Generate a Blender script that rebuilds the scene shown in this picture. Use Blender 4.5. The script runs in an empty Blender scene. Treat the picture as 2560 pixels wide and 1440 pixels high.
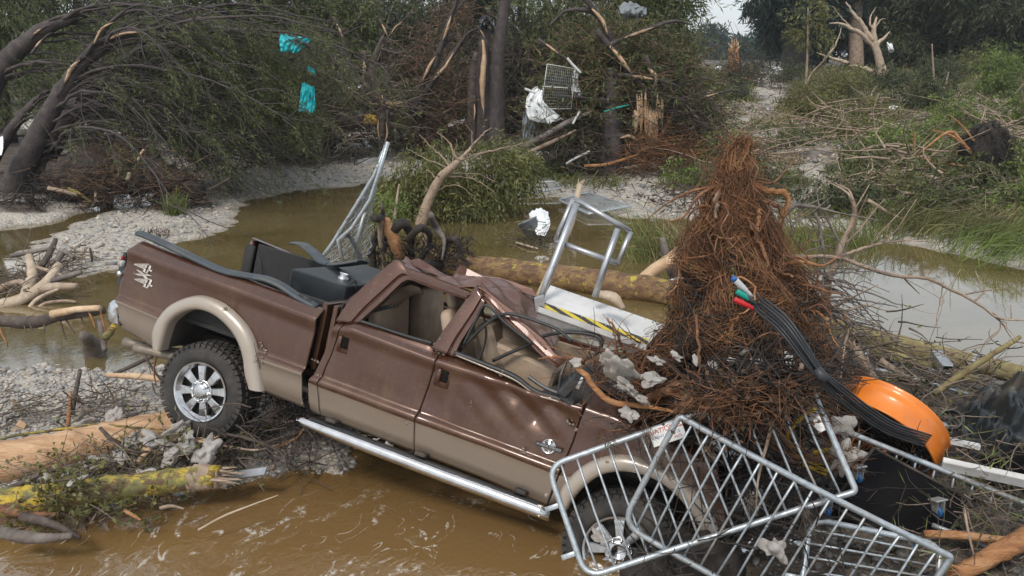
import bpy, math, random
import numpy as np
from mathutils import Vector, Matrix, noise as mnoise

scene = bpy.context.scene
col = scene.collection
rng = np.random.default_rng(7)
random.seed(7)

# ------------------------------------------------------------------ camera
F = 2000.0                      # focal length in photo pixels (photo 2560 wide)
CAMH = 3.685                    # eye height above the water
HORIZ = 135.0                   # photo row of the horizon
PITCH = math.atan((720 - HORIZ) / F)
cam_d = bpy.data.cameras.new("camera")
cam = bpy.data.objects.new("camera", cam_d)
col.objects.link(cam)
cam.location = (0, 0, CAMH)
cam.rotation_euler = (math.pi / 2 - PITCH, 0, 0)
cam_d.sensor_width = 36
cam_d.lens = 36 * F / 2560
cam_d.clip_start = 0.05
cam_d.clip_end = 4000
scene.camera = cam

# ------------------------------------------------------------------ sky and sun
SUN_EL, SUN_AZ = math.radians(52), math.radians(205)    # azimuth clockwise from +Y
world = bpy.data.worlds.new("World")
scene.world = world
world.use_nodes = True
nt = world.node_tree
nt.nodes.clear()
sky = nt.nodes.new("ShaderNodeTexSky")
sky.sky_type = 'NISHITA'
sky.sun_disc = False
sky.sun_elevation = SUN_EL
sky.sun_rotation = SUN_AZ
sky.air_density = 1.0
sky.dust_density = 3.0
sky.ozone_density = 1.2
# an even layer of thin cloud veils the blue
tc = nt.nodes.new("ShaderNodeTexCoord")
cn = nt.nodes.new("ShaderNodeTexNoise")
cn.inputs["Scale"].default_value = 2.2
cn.inputs["Detail"].default_value = 6
cr = nt.nodes.new("ShaderNodeMapRange")
cr.inputs[1].default_value = 0.3
cr.inputs[2].default_value = 0.75
cr.inputs[3].default_value = 0.62
cr.inputs[4].default_value = 0.95
mx = nt.nodes.new("ShaderNodeMixRGB")
mx.inputs[2].default_value = (6.0, 6.4, 6.7, 1)
bg = nt.nodes.new("ShaderNodeBackground")
bg.inputs["Strength"].default_value = 0.10
wo = nt.nodes.new("ShaderNodeOutputWorld")
L = nt.links.new
L(tc.outputs["Generated"], cn.inputs["Vector"])
L(cn.outputs["Fac"], cr.inputs[0])
L(cr.outputs[0], mx.inputs[0])
L(sky.outputs[0], mx.inputs[1])
L(mx.outputs[0], bg.inputs["Color"])
L(bg.outputs[0], wo.inputs["Surface"])

sun_d = bpy.data.lights.new("sun", 'SUN')
sun_d.energy = 1.5
sun_d.angle = math.radians(14)
sun_d.color = (1.0, 0.94, 0.86)
sun = bpy.data.objects.new("sun", sun_d)
col.objects.link(sun)
sdir = Vector((math.sin(SUN_AZ) * math.cos(SUN_EL), math.cos(SUN_AZ) * math.cos(SUN_EL), math.sin(SUN_EL)))
sun.rotation_euler = sdir.to_track_quat('Z', 'Y').to_euler()

scene.view_settings.view_transform = 'Standard'
scene.view_settings.look = 'None'
scene.view_settings.exposure = 0.66
scene.view_settings.gamma = 1.0
scene.view_settings.use_curve_mapping = False
# ------------------------------------------------------------------ pixel -> place helpers
CP, SP = math.cos(PITCH), math.sin(PITCH)
def ray(x, y):
    X = (x - 1280) / F
    U = (720 - y) / F
    return np.array([X, CP + U * SP, -SP + U * CP])
CAMP = np.array([0, 0, CAMH])
def onz(x, y, z=0.0):
    d = ray(x, y)
    return CAMP + d * ((z - CAMH) / d[2])
def aty(x, y, Y):
    d = ray(x, y)
    return CAMP + d * (Y / d[1])
def P(pts, Y):
    """photo points to places at distance Y (number or list)"""
    if np.isscalar(Y):
        Y = [Y] * len(pts)
    return np.array([aty(p[0], p[1], y) for p, y in zip(pts, Y)])

def rotm(a, b, c):
    return np.array(Matrix.Rotation(a, 3, 'Z') @ Matrix.Rotation(b, 3, 'Y') @ Matrix.Rotation(c, 3, 'X'))
TQ = np.array([-2.503456, 7.593506, CAMH - 3.141887])
TA = (-0.382700, 0.167882, -0.213600)
TR = rotm(*TA)
def tl(x, y, yl=-0.98):
    o = TR.T @ (CAMP - TQ)
    d = TR.T @ ray(x, y)
    return o + d * ((yl - o[1]) / d[1])
def tls(pts, yl=-0.98):
    return np.array([tl(p[0], p[1], yl) for p in pts])
def tw(p):
    return TR @ np.asarray(p) + TQ

# ------------------------------------------------------------------ mesh helpers
def smooth_path(pts, n):
    """Catmull-Rom through the points, n samples"""
    p = np.asarray(pts, float)
    if len(p) == 2:
        t = np.linspace(0, 1, n)[:, None]
        return p[0] * (1 - t) + p[1] * t
    seg = np.linalg.norm(np.diff(p, axis=0), axis=1)
    cum = np.concatenate([[0], np.cumsum(seg)])
    s = np.linspace(0, cum[-1], n)
    i = np.clip(np.searchsorted(cum, s, 'right') - 1, 0, len(p) - 2)
    t = ((s - cum[i]) / np.maximum(seg[i], 1e-9))[:, None]
    e = np.vstack([2 * p[0] - p[1], p, 2 * p[-1] - p[-2]])
    p0, p1, p2, p3 = e[i], e[i + 1], e[i + 2], e[i + 3]
    return 0.5 * (2 * p1 + (p2 - p0) * t + (2 * p0 - 5 * p1 + 4 * p2 - p3) * t**2 + (3 * p1 - p0 - 3 * p2 + p3) * t**3)

class MB:
    """collects geometry for ONE mesh object"""
    def __init__(self):
        self.v = []
        self.f = []          # (k, faces array Nxk, mat)
        self.n = 0
    def add(self, v, f, m=0):
        v = np.asarray(v, float).reshape(-1, 3)
        if len(f):
            if isinstance(f, np.ndarray):
                self.f.append((f + self.n, m))
            else:
                by = {}
                for q in f:
                    by.setdefault(len(q), []).append(q)
                for k, q in by.items():
                    self.f.append((np.array(q) + self.n, m))
        self.v.append(v)
        self.n += len(v)
        return self
    def grid(self, g, m=0, closed=False):
        g = np.asarray(g, float)
        a, b = g.shape[:2]
        idx = np.arange(a * b).reshape(a, b)
        if closed:
            nx = np.roll(idx, -1, axis=1)
            f = np.stack([idx[:-1], nx[:-1], nx[1:], idx[1:]], -1).reshape(-1, 4)
        else:
            f = np.stack([idx[:-1, :-1], idx[:-1, 1:], idx[1:, 1:], idx[1:, :-1]], -1).reshape(-1, 4)
        return self.add(g.reshape(-1, 3), f, m)
    def tube(self, pts, r, segs=8, n=None, m=0, cap=True, jit=0.0, flat=1.0):
        p = smooth_path(pts, n) if n else np.asarray(pts, float)
        k = len(p)
        r = np.asarray(r, float) if not np.isscalar(r) else np.array([r, r])
        if len(r) != k:
            r = np.interp(np.linspace(0, 1, k), np.linspace(0, 1, len(r)), r)
        t = np.gradient(p, axis=0)
        t /= np.maximum(np.linalg.norm(t, axis=1), 1e-9)[:, None]
        u = np.cross(t[0], (0, 0, 1.0))
        if np.linalg.norm(u) < 0.2:
            u = np.cross(t[0], (1.0, 0, 0))
        U = np.empty_like(p)
        for i in range(k):
            u = u - t[i] * np.dot(u, t[i])
            u = u / max(np.linalg.norm(u), 1e-9)
            U[i] = u
        W = np.cross(t, U)
        a = np.linspace(0, 2 * math.pi, segs, endpoint=False)
        R = r[:, None] * (1 + (jit * rng.standard_normal((k, segs)) if jit else 0))
        g = p[:, None] + R[..., None] * (np.cos(a)[None, :, None] * U[:, None] + flat * np.sin(a)[None, :, None] * W[:, None])
        self.grid(g, m, closed=True)
        if cap:
            base = self.n - k * segs
            self.v.append(p[[0, -1]])
            c0, c1 = self.n, self.n + 1
            self.n += 2
            i = np.arange(segs)
            j = (i + 1) % segs
            self.f.append((np.stack([base + j, base + i, np.full(segs, c0)], 1), m))
            self.f.append((np.stack([base + (k - 1) * segs + i, base + (k - 1) * segs + j, np.full(segs, c1)], 1), m))
        return self
    def box(self, c, s, rot=None, m=0, bev=0.0):
        s = np.asarray(s, float) / 2
        if bev > 0:
            bev = min(bev, s.min() * 0.95)
            vs, fs = [], []
            key = {}
            for sx in (-1, 1):
                for sy in (-1, 1):
                    for sz in (-1, 1):
                        for ax in range(3):
                            q = np.array([sx, sy, sz]) * (s - bev)
                            q[ax] += (sx, sy, sz)[ax] * bev
                            key[(sx, sy, sz, ax)] = len(vs)
                            vs.append(q)
            K = lambda a, b, c_, ax: key[(a, b, c_, ax)]
            for d in (-1, 1):
                fs.append([K(d, -1, -1, 0), K(d, 1, -1, 0), K(d, 1, 1, 0), K(d, -1, 1, 0)][::d])
                fs.append([K(-1, d, -1, 1), K(-1, d, 1, 1), K(1, d, 1, 1), K(1, d, -1, 1)][::d])
                fs.append([K(-1, -1, d, 2), K(1, -1, d, 2), K(1, 1, d, 2), K(-1, 1, d, 2)][::d])
            for a in (-1, 1):
                for b in (-1, 1):
                    fs.append([K(a, b, -1, 0), K(a, b, 1, 0), K(a, b, 1, 1), K(a, b, -1, 1)][::-a * b])
                    fs.append([K(a, -1, b, 0), K(a, 1, b, 0), K(a, 1, b, 2), K(a, -1, b, 2)][::a * b])
                    fs.append([K(-1, a, b, 1), K(1, a, b, 1), K(1, a, b, 2), K(-1, a, b, 2)][::-a * b])
                    for d in (-1, 1):
                        fs.append([K(a, b, d, 0), K(a, b, d, 1), K(a, b, d, 2)][::a * b * d])
            v = np.array(vs)
        else:
            v = np.array([[x, y, z] for x in (-1, 1) for y in (-1, 1) for z in (-1, 1)]) * s
            fs = [[0, 1, 3, 2], [4, 6, 7, 5], [0, 4, 5, 1], [2, 3, 7, 6], [0, 2, 6, 4], [1, 5, 7, 3]]
        if rot is not None:
            v = v @ np.asarray(rot).T
        return self.add(v + np.asarray(c), fs, m)
    def lathe(self, prof, org, axis, segs=32, m=0, u=None, closed=False):
        """prof: list of (radius, along)"""
        axis = np.asarray(axis, float) / np.linalg.norm(axis)
        if u is None:
            u = np.cross(axis, (0, 0, 1.0))
            if np.linalg.norm(u) < 0.1:
                u = np.array([1.0, 0, 0])
        u = u / np.linalg.norm(u)
        w = np.cross(axis, u)
        a = np.linspace(0, 2 * math.pi, segs, endpoint=False)
        pr = list(prof) + ([prof[0]] if closed else [])
        g = np.array([[np.asarray(org) + axis * h + r * (math.cos(t) * u + math.sin(t) * w) for t in a] for r, h in pr])
        return self.grid(g, m, closed=True)
    def quads(self, c, d, s, ln, w, m=0):
        """many leaf quads: base point, direction, side vector, length, width"""
        n = len(c)
        ln = np.broadcast_to(np.asarray(ln, float), (n,))[:, None]
        w = np.broadcast_to(np.asarray(w, float), (n,))[:, None]
        v = np.stack([c, c + d * ln * .45 + s * w, c + d * ln, c + d * ln * .45 - s * w], 1).reshape(-1, 3)
        return self.add(v, np.arange(4 * n).reshape(n, 4), m)
    def build(self, name, mats, parent=None, smooth=True, origin=None):
        v = np.concatenate(self.v) if self.v else np.zeros((0, 3))
        if origin is not None:
            v = v - np.asarray(origin)
        me = bpy.data.meshes.new(name)
        lens = np.concatenate([np.full(len(f), f.shape[1]) for f, m in self.f])
        loops = np.concatenate([f.ravel() for f, m in self.f])
        ms = np.concatenate([np.full(len(f), m) for f, m in self.f])
        me.vertices.add(len(v))
        me.vertices.foreach_set("co", v.ravel().astype(np.float32))
        me.loops.add(len(loops))
        me.loops.foreach_set("vertex_index", loops.astype(np.int32))
        me.polygons.add(len(lens))
        me.polygons.foreach_set("loop_start", np.concatenate([[0], np.cumsum(lens)[:-1]]).astype(np.int32))
        me.polygons.foreach_set("material_index", ms.astype(np.int32))
        me.polygons.foreach_set("use_smooth", np.full(len(lens), smooth, dtype=bool))
        me.update(calc_edges=True)
        me.validate()
        if not isinstance(mats, (list, tuple)):
            mats = [mats]
        for mt in mats:
            me.materials.append(M[mt] if isinstance(mt, str) else mt)
        o = bpy.data.objects.new(name, me)
        col.objects.link(o)
        if parent is not None:
            o.parent = parent
        if origin is not None:
            o.location = origin
        return o

def tag(o, label, cat, group=None, kind=None):
    if kind:
        o["kind"] = kind
    if label:
        o["label"] = label
    if cat:
        o["category"] = cat
    if group:
        o["group"] = group
    return o
def empty(name, loc, label, cat, group=None):
    o = bpy.data.objects.new(name, None)
    col.objects.link(o)
    o.location = loc
    o.empty_display_size = 0.1
    return tag(o, label, cat, group)
def struct(o):
    o["kind"] = "structure"
    return o
def solid(o, t=0.01, off=-1):
    m = o.modifiers.new("solid", 'SOLIDIFY')
    m.thickness = t
    m.offset = off
    return o
def bevel(o, w=0.01, seg=2):
    m = o.modifiers.new("bevel", 'BEVEL')
    m.width = w
    m.segments = seg
    m.limit_method = 'ANGLE'
    return o
def nz(p, s=1.0):
    return mnoise.noise(Vector((p[0] * s, p[1] * s, p[2] * s)))
def vnoise(x, y, s=1.0, seed=0.0, oct=3):
    """vectorised value noise on arrays, about -1..1"""
    x = np.asarray(x, float) * s + seed * 17.3
    y = np.asarray(y, float) * s - seed * 9.7
    out = np.zeros_like(x)
    amp, tot = 1.0, 0.0
    for o in range(oct):
        xi, yi = np.floor(x), np.floor(y)
        fx, fy = x - xi, y - yi
        fx, fy = fx * fx * (3 - 2 * fx), fy * fy * (3 - 2 * fy)
        def h(a, b):
            q = np.sin(a * 127.1 + b * 311.7) * 43758.5453
            return q - np.floor(q)
        v = (h(xi, yi) * (1 - fx) + h(xi + 1, yi) * fx) * (1 - fy) + (h(xi, yi + 1) * (1 - fx) + h(xi + 1, yi + 1) * fx) * fy
        out += amp * (2 * v - 1)
        tot += amp
        amp *= 0.5
        x, y = x * 2.03 + 5.1, y * 2.03 + 1.7
    return out / tot
def unit(a):
    a = np.asarray(a, float)
    return a / np.maximum(np.linalg.norm(a, axis=-1, keepdims=True), 1e-9)

# ------------------------------------------------------------------ materials
M = {}
def nmat(name):
    m = bpy.data.materials.new(name)
    m.use_nodes = True
    n = m.node_tree
    b = n.nodes["Principled BSDF"]
    M[name] = m
    return m, n, b
def ramp(n, stops):
    r = n.nodes.new("ShaderNodeValToRGB")
    e = r.color_ramp.elements
    while len(e) < len(stops):
        e.new(0.5)
    for q, (p, c) in zip(e, stops):
        q.position = p
        q.color = (*c, 1)
    return r
def coord(n, kind="Object", scale=(1, 1, 1)):
    t = n.nodes.new("ShaderNodeTexCoord")
    mp = n.nodes.new("ShaderNodeMapping")
    mp.inputs["Scale"].default_value = scale
    n.links.new(t.outputs[kind], mp.inputs[0])
    return mp.outputs[0]
def ntex(n, vec, scale, detail=5, rough=0.55, dist=0.0):
    t = n.nodes.new("ShaderNodeTexNoise")
    t.inputs["Scale"].default_value = scale
    t.inputs["Detail"].default_value = detail
    t.inputs["Roughness"].default_value = rough
    t.inputs["Distortion"].default_value = dist
    n.links.new(vec, t.inputs["Vector"])
    return t
def mixc(n, fac, a, b, mode='MIX'):
    x = n.nodes.new("ShaderNodeMixRGB")
    x.blend_type = mode
    for i, q in ((0, fac), (1, a), (2, b)):
        if hasattr(q, "is_output"):
            n.links.new(q, x.inputs[i])
        else:
            x.inputs[i].default_value = q if i == 0 else (*q, 1)
    return x.outputs[0]
def rng_node(n, v, a, b, c=0.0, d=1.0):
    r = n.nodes.new("ShaderNodeMapRange")
    r.inputs[1].default_value = a
    r.inputs[2].default_value = b
    r.inputs[3].default_value = c
    r.inputs[4].default_value = d
    n.links.new(v, r.inputs[0])
    return r.outputs[0]
def bump(n, b, h, strength=0.3, dist=0.02):
    q = n.nodes.new("ShaderNodeBump")
    q.inputs["Strength"].default_value = strength
    q.inputs["Distance"].default_value = dist
    n.links.new(h, q.inputs["Height"])
    n.links.new(q.outputs[0], b.inputs["Normal"])
def simple(name, c1, c2=None, scale=6, rough=0.6, metal=0.0, bmp=0.2, bscale=None, stretch=(1, 1, 1), island=0.0, dirt=None, coat=0.0, detail=6, bdist=0.01, spec=0.5, p0=0.35, p1=0.65, trans=0.0):
    m, n, b = nmat(name)
    c2 = c2 or tuple(x * 0.6 for x in c1)
    v = coord(n, "Object", stretch)
    t = ntex(n, v, scale, detail)
    r = ramp(n, [(p0, c1), (p1, c2)])
    n.links.new(t.outputs["Fac"], r.inputs[0])
    c = r.outputs[0]
    if island:
        g = n.nodes.new("ShaderNodeNewGeometry")
        hs = n.nodes.new("ShaderNodeHueSaturation")
        n.links.new(c, hs.inputs["Color"])
        n.links.new(rng_node(n, g.outputs["Random Per Island"], 0, 1, 1 - island, 1 + island), hs.inputs["Value"])
        ml = n.nodes.new("ShaderNodeMath")
        ml.operation = 'MULTIPLY'
        ml.inputs[1].default_value = 7.31
        fr = n.nodes.new("ShaderNodeMath")
        fr.operation = 'FRACT'
        n.links.new(g.outputs["Random Per Island"], ml.inputs[0])
        n.links.new(ml.outputs[0], fr.inputs[0])
        n.links.new(rng_node(n, fr.outputs[0], 0, 1, 0.5 - 0.04 * island, 0.5 + 0.04 * island), hs.inputs["Hue"])
        c = hs.outputs[0]
    if dirt:
        d = ntex(n, coord(n), 2.3, 8, 0.65)
        c = mixc(n, rng_node(n, d.outputs["Fac"], 0.5, 0.68, 0, dirt[1]), c, dirt[0])
    n.links.new(c, b.inputs["Base Color"])
    b.inputs["Roughness"].default_value = rough
    b.inputs["Metallic"].default_value = metal
    b.inputs["Coat Weight"].default_value = coat
    b.inputs["Coat Roughness"].default_value = 0.06
    b.inputs["Specular IOR Level"].default_value = spec
    if bmp:
        t2 = ntex(n, v, bscale or scale * 3, 6)
        bump(n, b, t2.outputs["Fac"], bmp, bdist)
    if trans:
        tr = n.nodes.new("ShaderNodeBsdfTranslucent")
        n.links.new(c, tr.inputs["Color"])
        ms = n.nodes.new("ShaderNodeMixShader")
        ms.inputs[0].default_value = trans
        n.links.new(b.outputs[0], ms.inputs[1])
        n.links.new(tr.outputs[0], ms.inputs[2])
        n.links.new(ms.outputs[0], n.nodes["Material Output"].inputs[0])
    return m

def paint(name, c, metal, mud, gloss=1.0):
    """car paint with a clear coat, dried silt and fine scratches"""
    m, n, b = nmat(name)
    v = coord(n)
    d1 = ntex(n, v, 1.6, 8, 0.62)
    d2 = ntex(n, v, 38, 4, 0.7)
    dm = n.nodes.new("ShaderNodeMath")
    dm.operation = 'ADD'
    n.links.new(rng_node(n, d1.outputs["Fac"], 0.53, 0.76, 0, 0.5), dm.inputs[0])
    n.links.new(rng_node(n, d2.outputs["Fac"], 0.60, 0.70, 0, 0.6), dm.inputs[1])
    dm.use_clamp = True
    # silt left by the flood, thicker on the lower body, in runs and splashes
    sz_ = n.nodes.new("ShaderNodeSeparateXYZ")
    n.links.new(v, sz_.inputs[0])
    d3 = ntex(n, coord(n, "Object", (7, 1, 1.2)), 1.5, 6, 0.65)
    low = n.nodes.new("ShaderNodeMath"); low.operation = 'MULTIPLY'
    n.links.new(rng_node(n, sz_.outputs["Z"], 0.15, 1.0, 1.0, 0.35), low.inputs[0])
    n.links.new(rng_node(n, d3.outputs["Fac"], 0.46, 0.66, 0, 0.34), low.inputs[1])
    dm2 = n.nodes.new("ShaderNodeMath"); dm2.operation = 'ADD'; dm2.use_clamp = True
    n.links.new(dm.outputs[0], dm2.inputs[0]); n.links.new(low.outputs[0], dm2.inputs[1])
    dm = dm2
    sc = ntex(n, coord(n, "Object", (1.2, 1, 26)), 9, 3, 0.8)
    scr = rng_node(n, sc.outputs["Fac"], 0.655, 0.69, 0, 0.5)
    c1 = mixc(n, dm.outputs[0], c, mud)
    c2 = mixc(n, scr, c1, (0.42, 0.36, 0.33))
    n.links.new(c2, b.inputs["Base Color"])
    b.inputs["Metallic"].default_value = metal
    n.links.new(rng_node(n, dm.outputs[0], 0, 1, 0.30 + 0.2 * max(0, 1 - gloss), 0.7), b.inputs["Roughness"])
    n.links.new(rng_node(n, dm.outputs[0], 0, 0.7, 0.75 * gloss, 0.03), b.inputs["Coat Weight"])
    b.inputs["Coat Roughness"].default_value = 0.08
    t2 = ntex(n, v, 3.2, 2)
    bump(n, b, t2.outputs["Fac"], 0.12, 0.02)
    return m
paint("brown_paint", (0.070, 0.0245, 0.0115), 0.4, (0.15, 0.10, 0.062), 1.25)
paint("tan_paint", (0.225, 0.18, 0.14), 0.3, (0.20, 0.155, 0.12))
paint("flare_paint", (0.36, 0.31, 0.26), 0.25, (0.30, 0.24, 0.19))
paint("roof_paint", (0.12, 0.052, 0.036), 0.3, (0.26, 0.19, 0.15), 0.35)
simple("black_plastic", (0.02, 0.021, 0.023), (0.035, 0.036, 0.038), 12, 0.45, bmp=0.15)
simple("black_void", (0.006, 0.005, 0.005), (0.010, 0.009, 0.008), 9, 0.9, bmp=0.0, spec=0.1)
simple("bed_liner", (0.012, 0.012, 0.013), (0.022, 0.021, 0.021), 30, 0.75, bmp=0.3, bscale=120)
simple("rail_plastic", (0.03, 0.04, 0.048), (0.045, 0.056, 0.064), 9, 0.5, bmp=0.1, dirt=((0.2, 0.17, 0.14), 0.3))
simple("tank_black", (0.013, 0.016, 0.019), (0.02, 0.024, 0.028), 5, 0.36, bmp=0.25, bscale=160, dirt=((0.10, 0.095, 0.09), 0.35), bdist=0.003)
simple("chrome", (0.75, 0.75, 0.76), (0.6, 0.6, 0.61), 8, 0.13, 1.0, bmp=0.05, dirt=((0.3, 0.26, 0.22), 0.5))
simple("alloy", (0.72, 0.72, 0.73), (0.5, 0.5, 0.51), 10, 0.2, 1.0, bmp=0.03, dirt=((0.32, 0.28, 0.24), 0.45))
simple("dark_metal", (0.03, 0.027, 0.025), (0.07, 0.055, 0.045), 8, 0.7, 0.3, bmp=0.3)
simple("rubber", (0.02, 0.02, 0.02), (0.045, 0.04, 0.036), 7, 0.8, bmp=0.25, bscale=60, dirt=((0.13, 0.105, 0.085), 0.5))
simple("weather_strip", (0.015, 0.016, 0.017), (0.03, 0.03, 0.03), 10, 0.5, bmp=0.1)
simple("seat_tan", (0.40, 0.30, 0.215), (0.30, 0.225, 0.16), 5, 0.6, bmp=0.25, bscale=60, dirt=((0.14, 0.10, 0.07), 0.6))
simple("trim_tan", (0.28, 0.215, 0.155), (0.19, 0.145, 0.105), 4, 0.6, bmp=0.2, dirt=((0.10, 0.08, 0.06), 0.7))
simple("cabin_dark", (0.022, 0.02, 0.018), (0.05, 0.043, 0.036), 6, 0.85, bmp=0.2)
simple("exhaust", (0.26, 0.22, 0.18), (0.18, 0.15, 0.12), 9, 0.55, 0.4, bmp=0.3)
simple("galvanised", (0.48, 0.52, 0.55), (0.32, 0.36, 0.39), 30, 0.42, 0.6, bmp=0.15, bscale=90, dirt=((0.30, 0.25, 0.20), 0.7))
simple("aluminium", (0.5, 0.51, 0.53), (0.38, 0.39, 0.41), 12, 0.38, 0.8, bmp=0.1, dirt=((0.33, 0.29, 0.25), 0.4))
simple("silver_letter", (0.55, 0.52, 0.48), (0.4, 0.36, 0.33), 30, 0.45, 0.3, bmp=0)
simple("lamp_red", (0.25, 0.01, 0.008), (0.16, 0.008, 0.006), 5, 0.15, bmp=0)
simple("lamp_clear", (0.55, 0.55, 0.55), (0.35, 0.35, 0.36), 15, 0.12, bmp=0.1)
# ------------------------------------------------------------------ terrain
def wpoly(pts):
    return np.array([onz(x, y, 0.0)[:2] for x, y in pts])
# banks and gravel bars: outline where they leave the water, height, edge width
near_bar = np.vstack([wpoly([(-500, 872), (60, 898), (150, 884), (290, 905), (420, 890), (560, 840), (800, 850), (1000, 1000), (1010, 1090), (955, 1178), (885, 1228), (640, 1248), (420, 1290), (240, 1340), (0, 1352), (-500, 1352)])])
right_bar = np.vstack([wpoly([(1720, 820), (1900, 800), (2060, 815), (2300, 905), (2560, 945), (3300, 1100)]), [[9.0, 4.0], [9.0, 1.0], [1.2, 1.0], [0.95, 3.6]], wpoly([(1560, 1420), (1640, 1330), (1700, 1150)])])
mid_bar = wpoly([(95, 640), (190, 575), (235, 548), (300, 528), (420, 518), (520, 500), (455, 480), (470, 440), (600, 398), (760, 368), (965, 372), (1065, 418), (1000, 442), (870, 462), (700, 478), (660, 490), (590, 500), (570, 545), (500, 588), (420, 600), (370, 640), (300, 662), (220, 685), (120, 668)])
left_bank = np.vstack([wpoly([(-900, 575), (0, 575), (130, 560), (225, 532), (240, 505), (330, 480), (470, 478), (520, 470), (480, 400), (420, 350)]), [[-60, 60], [-80, 20]]])
back_bank = np.vstack([[[-90, 45]], wpoly([(-300, 300), (480, 372), (700, 362), (860, 345), (1010, 352), (1100, 420), (1190, 452), (1280, 468), (1300, 498), (1400, 494), (1450, 520), (1560, 545), (1690, 548), (1830, 560), (1990, 572), (2090, 575), (2190, 603), (2330, 622), (2460, 662), (2640, 690), (3600, 700)]), [[120, 30], [900, 1500], [-900, 1500]]])
def sdf(poly, x, y):
    """signed distance, positive inside"""
    d = np.full(x.shape, 1e9)
    ins = np.zeros(x.shape, bool)
    n = len(poly)
    for i in range(n):
        ax, ay = poly[i]
        bx, by = poly[(i + 1) % n]
        ex, ey = bx - ax, by - ay
        t = np.clip(((x - ax) * ex + (y - ay) * ey) / (ex * ex + ey * ey + 1e-12), 0, 1)
        d = np.minimum(d, np.hypot(x - ax - t * ex, y - ay - t * ey))
        c = ((ay > y) != (by > y)) & (x < ex * (y - ay) / (ey if abs(ey) > 1e-12 else 1e-12) + ax)
        ins ^= c
    return np.where(ins, d, -d)
def sst(a, b, x):
    t = np.clip((x - a) / (b - a), 0, 1)
    return t * t * (3 - 2 * t)
BED = -0.32
def hgt(x, y):
    x = np.asarray(x, float)
    y = np.asarray(y, float)
    n1 = vnoise(x, y, 0.55, 1)
    n2 = vnoise(x, y, 2.3, 2)
    h = BED + 0.10 * n1
    k = 0.18 * n1
    d = sdf(near_bar, x, y) + 0.12 * n2
    h = np.maximum(h, BED + (0.40 - BED) * sst(-0.45, 0.9, d) * 0.62 + 0.05 * n2)
    d = sdf(right_bar, x, y) + 0.12 * n2
    h = np.maximum(h, BED + 0.45 * sst(-0.4, 0.4, d) + 0.04 * n2 + 0.22 * sst(0.2, 1.6, d))
    d = sdf(mid_bar, x, y) + 0.25 * n2 + k
    h = np.maximum(h, BED + 0.37 * sst(-1.6, 0.1, d) + 0.14 * sst(0, 2.5, d) + 0.02 * n2)
    d = sdf(left_bank, x, y) + 0.35 * n2 + k
    h = np.maximum(h, BED + 0.36 * sst(-1.0, 0.4, d) + 0.5 * sst(0, 4, d) + 0.06 * n2)
    d = sdf(back_bank, x, y) + 0.4 * n2 + k
    rise = 0.05 * np.clip(y - 20, 0, 42) * sst(1, 11, x) + 0.35 * sst(0, 8, d)
    h = np.maximum(h, BED + 0.38 * sst(-1.3, 0.5, d) + rise + (0.06 * n2 + 0.10 * n1) * sst(0, 3, d))
    return h
def gz(x, y):
    return float(hgt(np.array([x]), np.array([y]))[0])
def ground(px, py, dz=0.0):
    """where the sight line through a photo point meets the ground or water"""
    d = ray(px, py)
    t = np.concatenate([np.arange(3, 40, 0.1), np.arange(40, 300, 1.0)])
    q = CAMP[None] + d[None] * t[:, None]
    below = q[:, 2] < np.maximum(hgt(q[:, 0], q[:, 1]), 0)
    i = np.argmax(below) if below.any() else len(t) - 1
    p = q[i].copy()
    p[2] = max(gz(p[0], p[1]), 0) + dz
    return p

rows = np.concatenate([[-30, -8, 0, 2], np.linspace(3, 14, 190), 14 + np.cumsum(np.geomspace(0.07, 2.2, 190)), [260, 420, 800, 1800]])
cols = np.linspace(-1, 1, 381)
cols = np.sign(cols) * (0.75 * np.abs(cols) + 0.25 * np.abs(cols) ** 3)
gx = np.array([cols * (max(y, 4) * 1.05 + 3.5) if y < 150 else cols * y * 1.6 for y in rows])
gy = np.repeat(rows[:, None], len(cols), 1)
zz = hgt(gx, gy)
fine = vnoise(gx, gy, 6, 5, 3) * 0.018
g = np.stack([gx, gy, zz + fine * (zz > -0.2)], -1)

m, n, b = nmat("ground_mat")
v = coord(n, "Object")
geo = n.nodes.new("ShaderNodeNewGeometry")
sep = n.nodes.new("ShaderNodeSeparateXYZ")
n.links.new(geo.outputs["Position"], sep.inputs[0])
vor = n.nodes.new("ShaderNodeTexVoronoi")
vor.inputs["Scale"].default_value = 17
n.links.new(v, vor.inputs["Vector"])
vor2 = n.nodes.new("ShaderNodeTexVoronoi")
vor2.inputs["Scale"].default_value = 6.5
n.links.new(v, vor2.inputs["Vector"])
seph = n.nodes.new("ShaderNodeSeparateColor")
n.links.new(vor.outputs["Color"], seph.inputs[0])
pr = ramp(n, [(0.0, (0.20, 0.18, 0.155)), (0.3, (0.37, 0.34, 0.295)), (0.55, (0.28, 0.275, 0.27)), (0.8, (0.42, 0.375, 0.315)), (1.0, (0.50, 0.455, 0.40))])
n.links.new(seph.outputs[0], pr.inputs[0])
seph2 = n.nodes.new("ShaderNodeSeparateColor")
n.links.new(vor2.outputs["Color"], seph2.inputs[0])
peb = mixc(n, rng_node(n, seph2.outputs[1], 0.72, 0.74, 0, 0.8), pr.outputs[0], (0.40, 0.36, 0.30))
big = ntex(n, v, 0.42, 7, 0.62)
med = ntex(n, v, 2.6, 6, 0.6)
soil = ramp(n, [(0.3, (0.035, 0.026, 0.02)), (0.6, (0.10, 0.078, 0.06)), (0.8, (0.16, 0.13, 0.10))])
n.links.new(med.outputs["Fac"], soil.inputs[0])
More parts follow.
